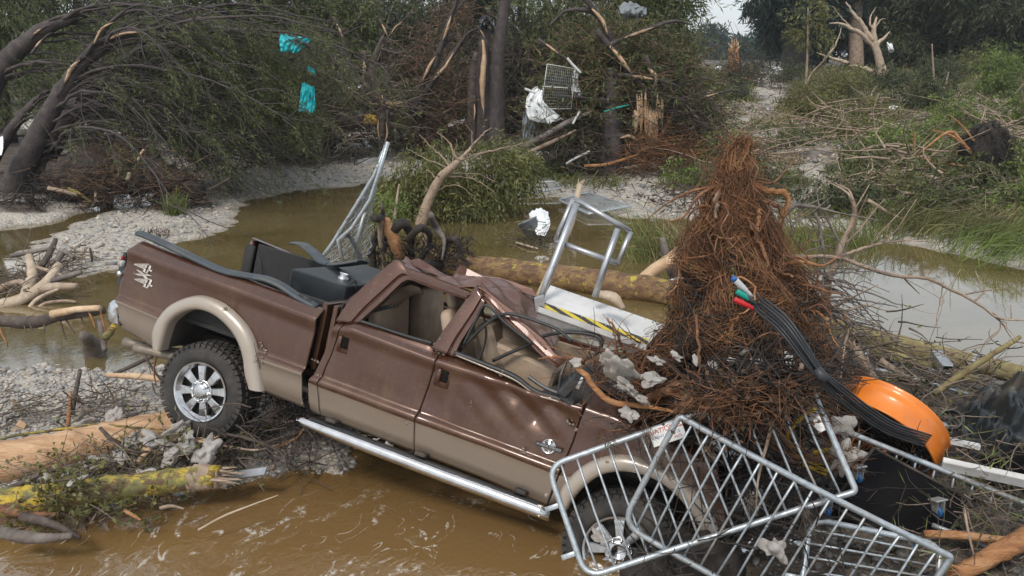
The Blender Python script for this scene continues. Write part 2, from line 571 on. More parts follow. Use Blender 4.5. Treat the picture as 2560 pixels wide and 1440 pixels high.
# a soil attribute written on the mesh says which banks are earth rather than shingle; on the right bar it also paints shade
att = n.nodes.new("ShaderNodeAttribute")
att.attribute_name = "earth"
ad = n.nodes.new("ShaderNodeMath")
ad.operation = 'ADD'
n.links.new(att.outputs["Fac"], ad.inputs[0])
n.links.new(rng_node(n, big.outputs["Fac"], 0.3, 0.7, -0.55, 0.55), ad.inputs[1])
dry = mixc(n, rng_node(n, ad.outputs[0], 0.35, 0.75), peb, soil.outputs[0])
silt = mixc(n, rng_node(n, med.outputs["Fac"], 0.35, 0.65), (0.085, 0.058, 0.028), (0.15, 0.105, 0.052))
wetm = rng_node(n, sep.outputs["Z"], -0.06, 0.05)
cc = mixc(n, wetm, silt, dry)
n.links.new(cc, b.inputs["Base Color"])
n.links.new(rng_node(n, sep.outputs["Z"], 0.0, 0.12, 0.35, 0.9), b.inputs["Roughness"])
bm = n.nodes.new("ShaderNodeBump")
bm.inputs["Strength"].default_value = 0.9
bm.inputs["Distance"].default_value = 0.03
bm.invert = True
n.links.new(vor.outputs["Distance"], bm.inputs["Height"])
bm2 = n.nodes.new("ShaderNodeBump")
bm2.inputs["Strength"].default_value = 0.7
bm2.inputs["Distance"].default_value = 0.08
n.links.new(med.outputs["Fac"], bm2.inputs["Height"])
n.links.new(bm.outputs[0], bm2.inputs["Normal"])
n.links.new(bm2.outputs[0], b.inputs["Normal"])

mb = MB().grid(g)
ground_o = struct(mb.build("ground", "ground_mat"))
tag(ground_o, "shingle bars and muddy river banks with washed in silt", "ground")
stony = wpoly([(1880, 230), (1970, 230), (1965, 300), (1935, 400), (2105, 425), (2105, 500), (1990, 575), (1560, 560), (1450, 535), (1380, 510), (1560, 440), (1760, 430), (1850, 330)])
earth = np.clip(sst(0, 2.0, sdf(left_bank, gx, gy)) * 0.9 + sst(2.0, 6.0, sdf(back_bank, gx, gy)) * (0.95 - 0.55 * sst(-0.8, 0.6, sdf(stony, gx, gy))) + 1.0 * sst(-0.5, 0.5, sdf(right_bar, gx, gy)), 0, 1)  # right bar fully dark: mud plus painted shade under the barricades
at = ground_o.data.attributes.new("earth", 'FLOAT', 'POINT')
at.data.foreach_set("value", earth.ravel().astype(np.float32))

# ------------------------------------------------------------------ water
m, n, b = nmat("water_mat")
n.nodes.remove(b)
v = coord(n, "Object")
geo = n.nodes.new("ShaderNodeNewGeometry")
sep = n.nodes.new("ShaderNodeSeparateXYZ")
n.links.new(geo.outputs["Position"], sep.inputs[0])
lg = ntex(n, coord(n, "Object", (0.6, 1.2, 1)), 0.45, 7, 0.6, 0.5)
murk = mixc(n, rng_node(n, lg.outputs["Fac"], 0.35, 0.65), (0.235, 0.178, 0.062), (0.40, 0.31, 0.14))
near = rng_node(n, sep.outputs["Y"], 6.4, 9.0, 1, 0)
murk2 = mixc(n, near, murk, (0.205, 0.122, 0.047))
dif = n.nodes.new("ShaderNodeBsdfDiffuse")
n.links.new(murk2, dif.inputs["Color"])
trn = n.nodes.new("ShaderNodeBsdfTransparent")
trn.inputs["Color"].default_value = (0.62, 0.47, 0.27, 1)
und = n.nodes.new("ShaderNodeMixShader")
n.links.new(rng_node(n, sep.outputs["Y"], 6.0, 9.5, 0.85, 0.42), und.inputs[0])
n.links.new(trn.outputs[0], und.inputs[1])
n.links.new(dif.outputs[0], und.inputs[2])
glo = n.nodes.new("ShaderNodeBsdfGlossy")
glo.inputs["Roughness"].default_value = 0.035
fr = n.nodes.new("ShaderNodeLayerWeight")
fr.inputs["Blend"].default_value = 0.5
rip = ntex(n, coord(n, "Object", (1, 0.6, 1)), 2.1, 5, 0.5, 0.6)
rip2 = ntex(n, coord(n, "Object", (1.0, 1.0, 1)), 7, 3, 0.5, 1.5)
bmf = n.nodes.new("ShaderNodeBump")
bmf.inputs["Strength"].default_value = 0.045
bmf.inputs["Distance"].default_value = 0.05
n.links.new(rip.outputs["Fac"], bmf.inputs["Height"])
bmn = n.nodes.new("ShaderNodeBump")
bmn.inputs["Distance"].default_value = 0.05
n.links.new(rng_node(n, sep.outputs["Y"], 6.0, 9.0, 0.16, 0.015), bmn.inputs["Strength"])
n.links.new(rip2.outputs["Fac"], bmn.inputs["Height"])
n.links.new(bmf.outputs[0], bmn.inputs["Normal"])
for q in (fr, glo):
    n.links.new(bmn.outputs[0], q.inputs["Normal"])
wat = n.nodes.new("ShaderNodeMixShader")
fp = n.nodes.new("ShaderNodeMath"); fp.operation = 'POWER'; fp.inputs[1].default_value = 2.5
n.links.new(fr.outputs["Facing"], fp.inputs[0])
n.links.new(rng_node(n, fp.outputs[0], 0, 1, 0.03, 1.0), wat.inputs[0])
n.links.new(und.outputs[0], wat.inputs[1])
n.links.new(glo.outputs[0], wat.inputs[2])
# foam drawn out round the eddy beside the truck
wv = ntex(n, v, 0.8, 3)
def vm(op, a_, b_):
    q = n.nodes.new("ShaderNodeVectorMath"); q.operation = op
    for i, z in enumerate((a_, b_)):
        if hasattr(z, "is_output"):
            n.links.new(z, q.inputs[i])
        else:
            q.inputs[i].default_value = z
    return q
wob = vm('MULTIPLY', vm('SUBTRACT', wv.outputs["Color"], (0.5, 0.5, 0.5)).outputs[0], (1.3, 1.3, 0.0))
rel = vm('SUBTRACT', vm('ADD', geo.outputs["Position"], wob.outputs[0]).outputs[0], (-0.75, 5.35, 0.0))
rad_ = n.nodes.new("ShaderNodeVectorMath"); rad_.operation = 'LENGTH'
n.links.new(rel.outputs[0], rad_.inputs[0])
nrm_ = n.nodes.new("ShaderNodeVectorMath"); nrm_.operation = 'NORMALIZE'
n.links.new(rel.outputs[0], nrm_.inputs[0])
mr_ = rad_.outputs["Value"]
sc6 = n.nodes.new("ShaderNodeMath"); sc6.operation = 'MULTIPLY'; sc6.inputs[1].default_value = 5.5
n.links.new(mr_, sc6.inputs[0])
cz_ = n.nodes.new("ShaderNodeCombineXYZ")
n.links.new(sc6.outputs[0], cz_.inputs[2])
wadd = vm('ADD', vm('MULTIPLY', nrm_.outputs[0], (2.0, 2.0, 0.0)).outputs[0], cz_.outputs[0])
fo = ntex(n, wadd.outputs[0], 0.9, 5, 0.6, 0.5)
fo2 = ntex(n, v, 26, 4, 0.75)
fa = n.nodes.new("ShaderNodeMath")
fa.operation = 'MULTIPLY'
n.links.new(rng_node(n, fo.outputs["Fac"], 0.575, 0.635), fa.inputs[0])
n.links.new(rng_node(n, fo2.outputs["Fac"], 0.45, 0.55, 0.0, 1), fa.inputs[1])
fb = n.nodes.new("ShaderNodeMath")
fb.operation = 'MULTIPLY'
# thin filaments follow the contour lines of the same eddies
fl_ = ntex(n, wadd.outputs[0], 0.75, 2, 0.4, 0.2)
fs = n.nodes.new("ShaderNodeMath"); fs.operation = 'SUBTRACT'; fs.inputs[1].default_value = 0.5
n.links.new(fl_.outputs["Fac"], fs.inputs[0])
fab = n.nodes.new("ShaderNodeMath"); fab.operation = 'ABSOLUTE'
n.links.new(fs.outputs[0], fab.inputs[0])
fm_ = n.nodes.new("ShaderNodeMath"); fm_.operation = 'MULTIPLY'
n.links.new(rng_node(n, fab.outputs[0], 0.002, 0.012, 0.85, 0), fm_.inputs[0])
fx_ = ntex(n, v, 3.1, 4, 0.6)
n.links.new(rng_node(n, fx_.outputs["Fac"], 0.42, 0.55), fm_.inputs[1])
fmx = n.nodes.new("ShaderNodeMath"); fmx.operation = 'MAXIMUM'
n.links.new(fa.outputs[0], fmx.inputs[0]); n.links.new(fm_.outputs[0], fmx.inputs[1])
fbr = ntex(n, v, 11, 3, 0.6)
fmy = n.nodes.new("ShaderNodeMath"); fmy.operation = 'MULTIPLY'
n.links.new(fmx.outputs[0], fmy.inputs[0]); n.links.new(rng_node(n, fbr.outputs["Fac"], 0.44, 0.56, 0.05, 1), fmy.inputs[1])
n.links.new(fmy.outputs[0], fb.inputs[0])
n.links.new(rng_node(n, sep.outputs["Y"], 5.7, 6.5, 0.8, 0), fb.inputs[1])
fd = n.nodes.new("ShaderNodeBsdfDiffuse")
fd.inputs["Color"].default_value = (0.55, 0.52, 0.47, 1)
fin = n.nodes.new("ShaderNodeMixShader")
n.links.new(fb.outputs[0], fin.inputs[0])
n.links.new(wat.outputs[0], fin.inputs[1])
n.links.new(fd.outputs[0], fin.inputs[2])
n.links.new(fin.outputs[0], n.nodes["Material Output"].inputs[0])
wg = np.array([[[x, y, 0.0] for x in (-160, -40, -15, -8, -4, 0, 4, 8, 15, 40, 160)] for y in (-12, 0, 4, 6, 8, 10, 14, 20, 30, 45, 60)])
water = struct(MB().grid(wg).build("water", "water_mat"))
tag(water, "muddy brown river water with foam streaks", "water")

# ------------------------------------------------------------------ loose stones
def stone_lump():
    t = (1 + 5 ** .5) / 2
    v = unit(np.array([[-1, t, 0], [1, t, 0], [-1, -t, 0], [1, -t, 0], [0, -1, t], [0, 1, t], [0, -1, -t], [0, 1, -t], [t, 0, -1], [t, 0, 1], [-t, 0, -1], [-t, 0, 1]], float))
    f = np.array([[0, 11, 5], [0, 5, 1], [0, 1, 7], [0, 7, 10], [0, 10, 11], [1, 5, 9], [5, 11, 4], [11, 10, 2], [10, 7, 6], [7, 1, 8], [3, 9, 4], [3, 4, 2], [3, 2, 6], [3, 6, 8], [3, 8, 9], [4, 9, 5], [2, 4, 11], [6, 2, 10], [8, 6, 7], [9, 8, 1]])
    return v, f
SV, SF = stone_lump()
def stones(name, pos, size, label, matn="pebble"):
    k = len(pos)
    a = rng.uniform(0, 6.28, k)
    sc = np.stack([rng.uniform(0.8, 1.35, k), rng.uniform(0.6, 1.0, k), rng.uniform(0.4, 0.7, k)], 1) * size[:, None]
    v = SV[None] * (1 + 0.16 * rng.standard_normal((k, 12, 1)))
    v = v * sc[:, None]
    tz = rng.normal(0, 0.3, k)
    x, y, z = v[..., 0], v[..., 1], v[..., 2]
    y, z = y * np.cos(tz)[:, None] - z * np.sin(tz)[:, None], y * np.sin(tz)[:, None] + z * np.cos(tz)[:, None]
    ca, sa = np.cos(a)[:, None], np.sin(a)[:, None]
    v = np.stack([x * ca - y * sa, x * sa + y * ca, z], -1) + pos[:, None]
    f = (SF[None] + 12 * np.arange(k)[:, None, None]).reshape(-1, 3)
    o = MB().add(v.reshape(-1, 3), f).build(name, matn)
    return tag(o, label, "gravel", kind="stuff")
m, n, b = nmat("pebble")
geo = n.nodes.new("ShaderNodeNewGeometry")
pr = ramp(n, [(0.0, (0.16, 0.16, 0.165)), (0.2, (0.30, 0.30, 0.30)), (0.4, (0.38, 0.345, 0.29)), (0.55, (0.22, 0.225, 0.235)), (0.7, (0.46, 0.43, 0.38)), (0.85, (0.33, 0.26, 0.19)), (1.0, (0.56, 0.54, 0.50))])
n.links.new(geo.outputs["Random Per Island"], pr.inputs[0])
t = ntex(n, coord(n), 40, 4)
n.links.new(mixc(n, rng_node(n, t.outputs["Fac"], 0.35, 0.75, 0, 0.4), pr.outputs[0], (0.20, 0.18, 0.16)), b.inputs["Base Color"])
b.inputs["Roughness"].default_value = 0.62

def scatter_in(poly, dens, zmin, bb, lo, hi, expo=2.2, inset=0.0):
    x0, x1, y0, y1 = bb
    k = int((x1 - x0) * (y1 - y0) * dens)
    x, y = rng.uniform(x0, x1, k), rng.uniform(y0, y1, k)
    z = hgt(x, y)
    d = sdf(poly, x, y)
    ok = (d > inset) & (z > zmin)
    x, y, z = x[ok], y[ok], z[ok]
    s = lo + (hi - lo) * rng.random(len(x)) ** expo * (0.5 + 0.5 * (vnoise(x, y, 1.2, 3) > -0.1))
    return np.stack([x, y, z + s * 0.22], 1), s
p_, s_ = scatter_in(near_bar, 520, -0.12, (-7.5, 0.2, 5.2, 11), 0.011, 0.062, 2.6, -0.5)
stones("pebbles", p_, s_, "grey and tan pebbles heaped on the near gravel bar")
p_, s_ = scatter_in(mid_bar, 42, -0.03, (-16, 0, 13, 32), 0.02, 0.085, 3)
stones("pebbles", p_, s_, "pale pebbles scattered over the long bar in the river")
simple("pebble_mud_shade", (0.10, 0.092, 0.085), (0.055, 0.05, 0.046), 9, 0.5, bmp=0.2, island=0.6)  # dark with mud, and with the shade beneath the barricades put into the colour
p_, s_ = scatter_in(right_bar, 200, -0.12, (1.0, 9, 3.2, 12), 0.013, 0.06, 2.4, -0.2)
stones("pebbles", p_, s_, "pebbles among the debris on the cluttered shore", "pebble_mud_shade")
p_, s_ = scatter_in(back_bank, 10, 0.0, (-2, 26, 17, 45), 0.03, 0.13, 3)
stones("pebbles", p_, s_, "white and tan stones strewn across the far bank")
# ------------------------------------------------------------------ the wrecked pickup truck
truck = empty("pickup_truck", TQ, "wrecked brown and tan four door pickup truck with crushed cab, nose down in the river", "pickup truck")
truck.rotation_euler = (TA[2], TA[1], TA[0])

def z1(pts, sx, sy, k):          # points read off an enlarged crop
    return [(sx + p[0] / k, sy + p[1] / k) for p in pts]
A1 = lambda p: z1(p, 250, 540, 2.4)
A2 = lambda p: z1(p, 720, 600, 1.946)
A3 = lambda p: z1(p, 1300, 940, 2.88)

def rowf(pts, yl):
    q = tls(pts, yl)
    q = q[np.argsort(q[:, 0])]
    return q, yl
def panel(name, rows, left, right, mats, matrow, nx, subs, clamp=None, dent=None, parent=truck, th=0.012):
    """sheet metal between traced feature lines; rows bottom to top"""
    lz, rz = tls(left), tls(right)
    lz, rz = lz[np.argsort(lz[:, 2])], rz[np.argsort(rz[:, 2])]
    s = np.linspace(0, 1, nx)
    G, mi = [], []
    base = []
    for q, yl in rows:
        z = np.full(nx, q[:, 2].mean())
        for it in range(6):
            xl = np.interp(z[0], lz[:, 2], lz[:, 0])
            xr = np.interp(z[-1], rz[:, 2], rz[:, 0])
            x = xl + (xr - xl) * s
            z = np.interp(x, q[:, 0], q[:, 2])
        base.append(np.stack([x, np.full(nx, yl), z], 1))
    for i in range(len(base) - 1):
        k = subs[i]
        for j in range(k + (i == len(base) - 2)):
            t = j / k
            G.append(base[i] * (1 - t) + base[i + 1] * t)
            mi.append(matrow[i])
    G = np.array(G)
    if clamp is not None:
        cz = clamp(G[..., 0])
        G[..., 2] = np.maximum(G[..., 2], cz)
    if dent is not None:
        G[..., 1] += dent(G[..., 0], G[..., 2])
    mb = MB()
    n_, k_ = G.shape[:2]
    for mm in sorted(set(mi)):
        r = [i for i in range(n_ - 1) if mi[i] == mm]
        mb.grid(G[r[0]:r[-1] + 2], mm)
    o = mb.build(name, mats, parent)
    wm = o.modifiers.new("weld", 'WELD')
    wm.merge_threshold = 0.0008
    solid(o, th, 1)
    return o, G

# --- bed, near side
flare_o = A1([(335, 790), (328, 690), (368, 600), (450, 520), (590, 475), (720, 508), (830, 590), (910, 690), (950, 800), (970, 920), (990, 1050)])
flare_i = A1([(385, 805), (408, 720), (440, 640), (510, 583), (600, 560), (700, 590), (785, 660), (845, 750), (878, 850), (890, 950), (915, 1030)])
fo_l, fi_l = tls(flare_o), tls(flare_i)
def archclamp(o, i):
    mid = o * 0.55 + i * 0.45
    p = mid[np.argsort(mid[:, 0])]
    def f(x):
        c = np.interp(x, p[:, 0], p[:, 2])
        return np.where((x > p[0, 0]) & (x < p[-1, 0]), c, -9)
    return f
def dents(seed, amp, spots=()):
    def f(x, z):
        d = amp * vnoise(x, z, 1.7, seed, 2)
        for (cx, cz, rx, rz_, a) in spots:
            d += a * np.exp(-((x - cx) / rx) ** 2 - ((z - cz) / rz_) ** 2)
        return d
    return f
bed_rows = [
    rowf([(304, 817), (388, 868), (520, 915), (662, 977), (756, 1015)], -0.945),
    rowf([(302, 800), (390, 845), (520, 895), (660, 955), (756, 995)], -0.985),
    rowf([(298, 764), (393, 803), (520, 850), (655, 911), (757, 946)], -0.998),
    rowf([(299, 754), (393, 793), (520, 838), (656, 899), (760, 936)], -1.016),
    rowf([(301, 738), (400, 776), (520, 822), (658, 882), (763, 922)], -0.966),
    rowf([(303, 712), (420, 755), (520, 795), (660, 850), (770, 890)], -0.962),
    rowf([(318, 650), (420, 690), (500, 718), (625, 765), (785, 828)], -0.955),
    rowf([(326, 628), (420, 663), (500, 690), (625, 737), (792, 800)], -0.988),
    rowf([(330, 618), (425, 652), (500, 677), (625, 724), (797, 788)], -0.945),
    rowf([(338, 603), (458, 648), (542, 676), (625, 707), (708, 738), (798, 775)], -0.90),
    rowf([(352, 601), (458, 642), (542, 670), (625, 701), (708, 732), (800, 769)], -0.865)]
bed_l = [(349, 600), (338, 602), (322, 625), (306, 680), (297, 711), (295, 740), (298, 763), (304, 817)]
bed_r = [(800, 769), (797, 775), (792, 800), (775, 870), (760, 936), (756, 960), (756, 1015)]
bed_side, _ = panel("bed_side", bed_rows, bed_l, bed_r, ["tan_paint", "brown_paint"], [0, 0, 0, 1, 1, 1, 1, 1, 1, 1], 130, [3, 3, 3, 3, 3, 8, 4, 3, 4, 3], archclamp(fo_l, fi_l), dents(3, 0.009, [(-0.2, 0.93, 0.45, 0.10, -0.018), (-0.85, 0.95, 0.12, 0.2, 0.012), (0.55, 0.75, 0.3, 0.14, -0.008)]))
MB().tube(tls([(298, 763), (345, 783), (392, 803)], -1.001), 0.004, 5, 8).build("trim_line", "black_plastic", bed_side)
MB().tube(tls([(657, 911), (705, 928), (757, 946)], -1.001), 0.004, 5, 8).build("trim_line", "black_plastic", bed_side)

def flare(name, o, i, yo, yi, n=48):
    """rounded lip swept round a wheel arch"""
    a, c = smooth_path(o, n), smooth_path(i, n)
    G = []
    for t, y in ((0, yo + 0.004), (0.04, yo - 0.028), (0.18, yo - 0.055), (0.45, yo - 0.068), (0.75, yo - 0.07), (0.93, yo - 0.058), (1.0, yo - 0.03), (1.0, yi)):
        q = a * (1 - t) + c * t
        q[:, 1] = y
        G.append(q)
    return MB().grid(np.array(G)).build(name, "flare_paint", truck)
flare("fender_flare", fo_l, fi_l, -0.985, -0.93)
# black wheel-well liner
q = smooth_path(fi_l, 40)
G = []
for y, s in ((-0.95, 1.0), (-0.6, 1.0), (-0.42, 0.98)):
    r = q.copy()
    r[:, 1] = y
    r[:, 2] += 0.02
    G.append(r)
c0 = q.mean(0)
r = q.copy(); r[:, 1] = -0.42; r[:, 2] = 0.0
G.append(r)
MB().grid(np.array(G)).build("wheel_well", "cabin_dark", truck)

# --- bed box: floor, walls, far side
xr, xf = -1.0, 1.02
zt = 1.12
def slab(name, c, s, mt, bev=0.008, rot=None, parent=truck):
    return MB().box(c, s, rot, 0, bev).build(name, mt, parent, smooth=False)
slab("bed_floor", (0.01, 0, 0.56), (2.02, 1.7, 0.05), "bed_liner")
slab("bed_inner_wall", (0.01, -0.825, 0.84), (2.02, 0.03, 0.56), "bed_liner")
slab("bed_inner_wall", (0.01, 0.83, 0.84), (2.0, 0.03, 0.56), "bed_liner")
slab("bed_front_wall", (1.03, 0, 0.82), (0.05, 1.78, 0.6), "brown_paint")
slab("bed_front_wall", (1.00, 0, 0.82), (0.012, 1.62, 0.52), "bed_liner", 0.004)
# far side sheet with rounded rail
ft = tls([(640, 594), (700, 618), (760, 645), (815, 668)], 0.93)
xs = np.linspace(ft[0][0], 1.05, 30)
zs = np.interp(xs, ft[:, 0], ft[:, 2])
zs = np.where(xs > ft[-1][0], ft[-1][2] - 0.03 * (xs - ft[-1][0]), zs)
G = []
for y, dz in ((0.84, -0.55), (0.84, -0.03), (0.85, -0.008), (0.87, 0.0), (0.93, 0.0), (0.965, -0.02), (0.985, -0.08), (0.99, -0.4), (1.0, -0.62), (0.96, -0.9)):
    G.append(np.stack([xs, np.full(30, y), zs + dz], 1))
far_side = MB().grid(np.array(G)[2:]).build("bed_side", "brown_paint", truck)
MB().box((ft[0][0] + 0.01, 0.91, ft[0][2] - 0.34), (0.06, 0.14, 0.62), None, 0, 0.02).build("tail_post", "brown_paint", truck)
MB().box((ft[0][0] + 0.03, 0.83, ft[0][2] - 0.36), (0.13, 0.05, 0.56), None, 0, 0.012).build("tail_post_liner", "bed_liner", truck)
MB().tube([(-0.95, 0.79, 0.98), (-0.88, 0.78, 0.9), (-0.82, 0.77, 0.7), (-0.8, 0.76, 0.6)], 0.006, 5, 12).build("wire", "black_plastic", truck)
MB().tube([(-1.0, -0.88, 0.62), (-1.02, -0.6, 0.50), (-1.02, 0.6, 0.50), (-1.0, 0.88, 0.62)], 0.03, 6, 12).build("tail_sill", "brown_paint", truck)

# --- tail light, bumper, exhaust
ty = -0.9
tlp = tls(A1([(155, 215), (165, 220), (160, 330), (150, 400), (112, 415), (118, 330), (138, 250)]), -0.93)
cen = tlp.mean(0)
mb = MB()
fr = tlp.copy(); bk = tlp * 0.9 + cen * 0.1
bk[:, 1] += 0.16; fr[:, 1] -= 0.02
n_ = len(fr)
mb.add(np.vstack([fr, bk]), [list(range(n_))[::-1]] + [[i, (i + 1) % n_, n_ + (i + 1) % n_, n_ + i] for i in range(n_)])
tail = mb.build("tail_light", "black_plastic", truck, smooth=False)
p = tl(*A1([(140, 255)])[0], -0.95)
MB().box(p, (0.03, 0.05, 0.05), None, 0, 0.01).build("lens", "lamp_red", tail)
p = tl(*A1([(140, 285)])[0], -0.955)
MB().box(p, (0.03, 0.07, 0.06), None, 0, 0.01).build("lens", "lamp_clear", tail)
p = tl(*A1([(130, 345)])[0], -0.95)
MB().box(p, (0.05, 0.09, 0.05), None, 0, 0.012).build("lens", "chrome", tail)
bp = tls(A1([(125, 545), (130, 660)]), -0.97)
g = []
for y, dx in ((-0.985, 0.0), (-1.0, -0.05), (-0.97, -0.12), (-0.85, -0.19), (-0.5, -0.22), (0, -0.23), (0.5, -0.22), (0.85, -0.19), (0.97, -0.1)):
    x0 = bp[0][0] + dx
    zt_, zb_ = bp[0][2] + 0.02, bp[1][2] + 0.01
    g.append([(x0 + 0.10, y * 0.97, zt_ + 0.005), (x0 + 0.03, y, zt_), (x0, y, zt_ - 0.03), (x0 + 0.0, y, (zt_ + zb_) / 2), (x0 + 0.015, y, zb_ + 0.02), (x0 + 0.05, y * 0.98, zb_)])
bumper = solid(MB().grid(np.array(g)).build("rear_bumper", "chrome", truck), 0.02)
for q0 in ((150, 755), (215, 790)):
    p = tl(*A1([q0])[0], -0.80 if q0[0] == 150 else -0.93)
    ax = np.array([0.93, 0.12, 0.06])
    e = MB().lathe([(0.040, 0.6), (0.040, 0.12), (0.047, 0.1), (0.049, 0.0), (0.044, -0.002), (0.043, 0.05), (0.036, 0.3)], p, ax, 24).build("exhaust_pipe", "exhaust", truck)

# --- wheels
def wheel(org, nrm, name_parent, R=0.435, w=0.30, hubcap=True):
    nrm = unit(np.array(nrm))          # outward axis
    root = MB()
    u = unit(np.cross(nrm, (0, 1.0, 0.2)))
    u = unit(np.cross(nrm, (0.0, 0.0, 1.0)))
    wv_ = np.cross(nrm, u)
    org = np.asarray(org)
    rr = 0.272
    prof = [(rr, 0.0), (rr + 0.02, 0.022), (rr + 0.05, 0.028), (rr + 0.1, 0.022), (R - 0.03, 0.005), (R - 0.012, -0.02), (R - 0.006, -0.05), (R - 0.006, -w + 0.05), (R - 0.02, -w + 0.01), (rr + 0.06, -w - 0.01), (rr, -w + 0.02)]
    tyre = MB().lathe(prof, org, nrm, 72, 0, u)
    # tread lugs
    for k in range(44):
        t = 2 * math.pi * k / 44
        for j, (h, off) in enumerate(((-0.008, 0), (-0.075, .5), (-0.14, 0), (-0.205, .5), (-0.27, 0))):
            tt = t + off * 2 * math.pi / 44
            rad = math.cos(tt) * u + math.sin(tt) * wv_
            tang = -math.sin(tt) * u + math.cos(tt) * wv_
            rot = np.stack([tang, nrm, rad], 1)
            tyre.box(org + nrm * h + rad * (R + 0.001 - (0.012 if j in (0, 4) else 0)), (0.045, 0.056 if j not in (0, 4) else 0.05, 0.022), rot)
    # shoulder lugs on the sidewall
    for k in range(44):
        t = 2 * math.pi * k / 44
        rad = math.cos(t) * u + math.sin(t) * wv_
        tang = -math.sin(t) * u + math.cos(t) * wv_
        tyre.box(org + nrm * 0.008 + rad * (R - 0.035), (0.03, 0.014, 0.04), np.stack([tang, nrm, rad], 1))
    o = tyre.build("wheel", "rubber", truck, smooth=False)
    for pl in o.data.polygons[:72 * 10]:
        pl.use_smooth = True
    o.name = "wheel"
    rim = MB().lathe([(rr - 0.03, -0.2), (rr - 0.012, -0.04), (rr - 0.004, 0.0), (rr + 0.006, 0.02), (rr + 0.002, 0.028), (rr - 0.014, 0.024), (rr - 0.03, 0.0), (rr - 0.045, -0.02)], org, nrm, 72, 0, u)
    NS = 8
    for k in range(NS):
        t = 2 * math.pi * (k + 0.3) / NS
        rad = math.cos(t) * u + math.sin(t) * wv_
        tang = -math.sin(t) * u + math.cos(t) * wv_
        sec = []
        for r_, hw, h in ((0.075, 0.030, -0.005), (0.12, 0.032, -0.004), (0.17, 0.037, -0.004), (0.215, 0.043, -0.008), (0.245, 0.052, -0.016)):
            c_ = org + rad * r_
            sec.append([c_ + tang * hw + nrm * (h - 0.045), c_ + tang * hw + nrm * (h - 0.01), c_ + tang * (hw - 0.008) + nrm * h, c_ - tang * (hw - 0.008) + nrm * h, c_ - tang * hw + nrm * (h - 0.01), c_ - tang * hw + nrm * (h - 0.045)])
        rim.grid(np.array(sec))
    rim_o = rim.build("rim", "alloy", o, smooth=False)
    MB().lathe([(0.27, -0.09), (0.0, -0.10)], org, nrm, 40).build("brake", "cabin_dark", o)
    hub = MB().lathe([(0.112, -0.03), (0.112, 0.0), (0.104, 0.012), (0.098, 0.006), (0.075, 0.006), (0.07, 0.028 if hubcap else 0.018), (0.05, 0.035 if hubcap else 0.02), (0.045 if hubcap else 0.042, 0.036 if hubcap else -0.01), (0.0, 0.038 if hubcap else -0.01)], org, nrm, 40)
    hub.build("hub_cap", "alloy", o)
    for k in range(8):
        t = 2 * math.pi * k / 8
        c_ = org + (math.cos(t) * u + math.sin(t) * wv_) * 0.086
        MB().lathe([(0.013, 0.0), (0.013, 0.022), (0.009, 0.03), (0.0, 0.031)], c_, nrm, 8).build("lug_nut", "chrome", o)
    return o
wheel((0, -0.96, 0), (0.06, -1, 0.02), truck)
wheel((3.97, -0.97, -0.0), (0.10, -1, 0.03), truck, hubcap=False)
wheel((0, 0.96, -0.02), (0, 1, 0), truck)
wheel((3.97, 0.96, -0.05), (0.0, 1, 0), truck, hubcap=False)
MB().tube([(0, -0.8, 0), (0, 0.8, 0)], 0.06, 10).build("rear_axle", "dark_metal", truck)
MB().tube([(3.97, -0.8, 0), (3.97, 0.8, 0)], 0.05, 10).build("front_axle", "dark_metal", truck)
for y in (-0.45, 0.45):
    MB().box((1.8, y, 0.30), (5.6, 0.07, 0.16), None, 0, 0.01).build("frame_rail", "dark_metal", truck)
    MB().tube([(-0.75, y - 0.1, 0.32), (-0.3, y - 0.1, 0.06), (0.2, y - 0.1, 0.04), (0.8, y - 0.1, 0.28)], 0.04, 6, 14).build("leaf_spring", "dark_metal", truck)
MB().box((2.2, 0, 0.18), (2.2, 1.3, 0.2), None, 0, 0.05).build("underbody", "cabin_dark", truck)
MB().tube([(-0.8, -0.86, 0.16), (-0.2, -0.7, 0.22), (0.6, -0.5, 0.2), (2.2, -0.45, 0.14)], 0.042, 10, 20).build("exhaust_pipe", "exhaust", truck)

# --- cab, near side below the windows
cab_rows_px = [
    ([(772, 1020), (800, 1036), (1033, 1125), (1208, 1194), (1367, 1262)], -0.93),
    ([(772, 1003), (800, 1018), (1036, 1106), (1208, 1174), (1372, 1240)], -0.965),
    ([(774, 985), (800, 998), (1037, 1088), (1220, 1160), (1380, 1222)], -0.975),
    ([(778, 955), (797, 965), (1039, 1055), (1234, 1124), (1396, 1187)], -0.998),
    ([(780, 950), (800, 957), (1042, 1046), (1234, 1116), (1398, 1178)], -1.014),
    ([(786, 936), (815, 942), (1047, 1030), (1234, 1100), (1404, 1163)], -0.966),
    ([(795, 915), (830, 920), (1054, 1008), (1234, 1076), (1412, 1140)], -0.962),
    ([(812, 880), (850, 890), (1068, 972), (1234, 1034), (1425, 1100)], -0.958),
    ([(826, 840), (870, 846), (1085, 925), (1234, 972), (1445, 1040)], -0.96),
    ([(834, 822), (878, 824), (1092, 905), (1234, 950), (1455, 1022)], -0.982),
    ([(838, 812), (885, 812), (1095, 893), (1213, 930), (1285, 962), (1337, 995), (1400, 1012), (1462, 1015)], -0.94),
    ([(842, 804), (893, 803), (985, 830), (1075, 860), (1098, 880), (1134, 890), (1213, 919), (1285, 949), (1337, 985), (1393, 1003), (1439, 1019), (1470, 985)], -0.90)]
cab_rows = [rowf(p, y) for p, y in cab_rows_px]
e_rear = [(772, 1022), (772, 985), (776, 955), (789, 929), (812, 877), (826, 840), (841, 803)]
e_rdoor = [(797, 1036), (798, 998), (798, 965), (812, 922), (830, 880), (845, 835), (860, 803)]
e_mid = [(1033, 1127), (1036, 1090), (1040, 1055), (1047, 1030), (1062, 985), (1080, 935), (1097, 875)]
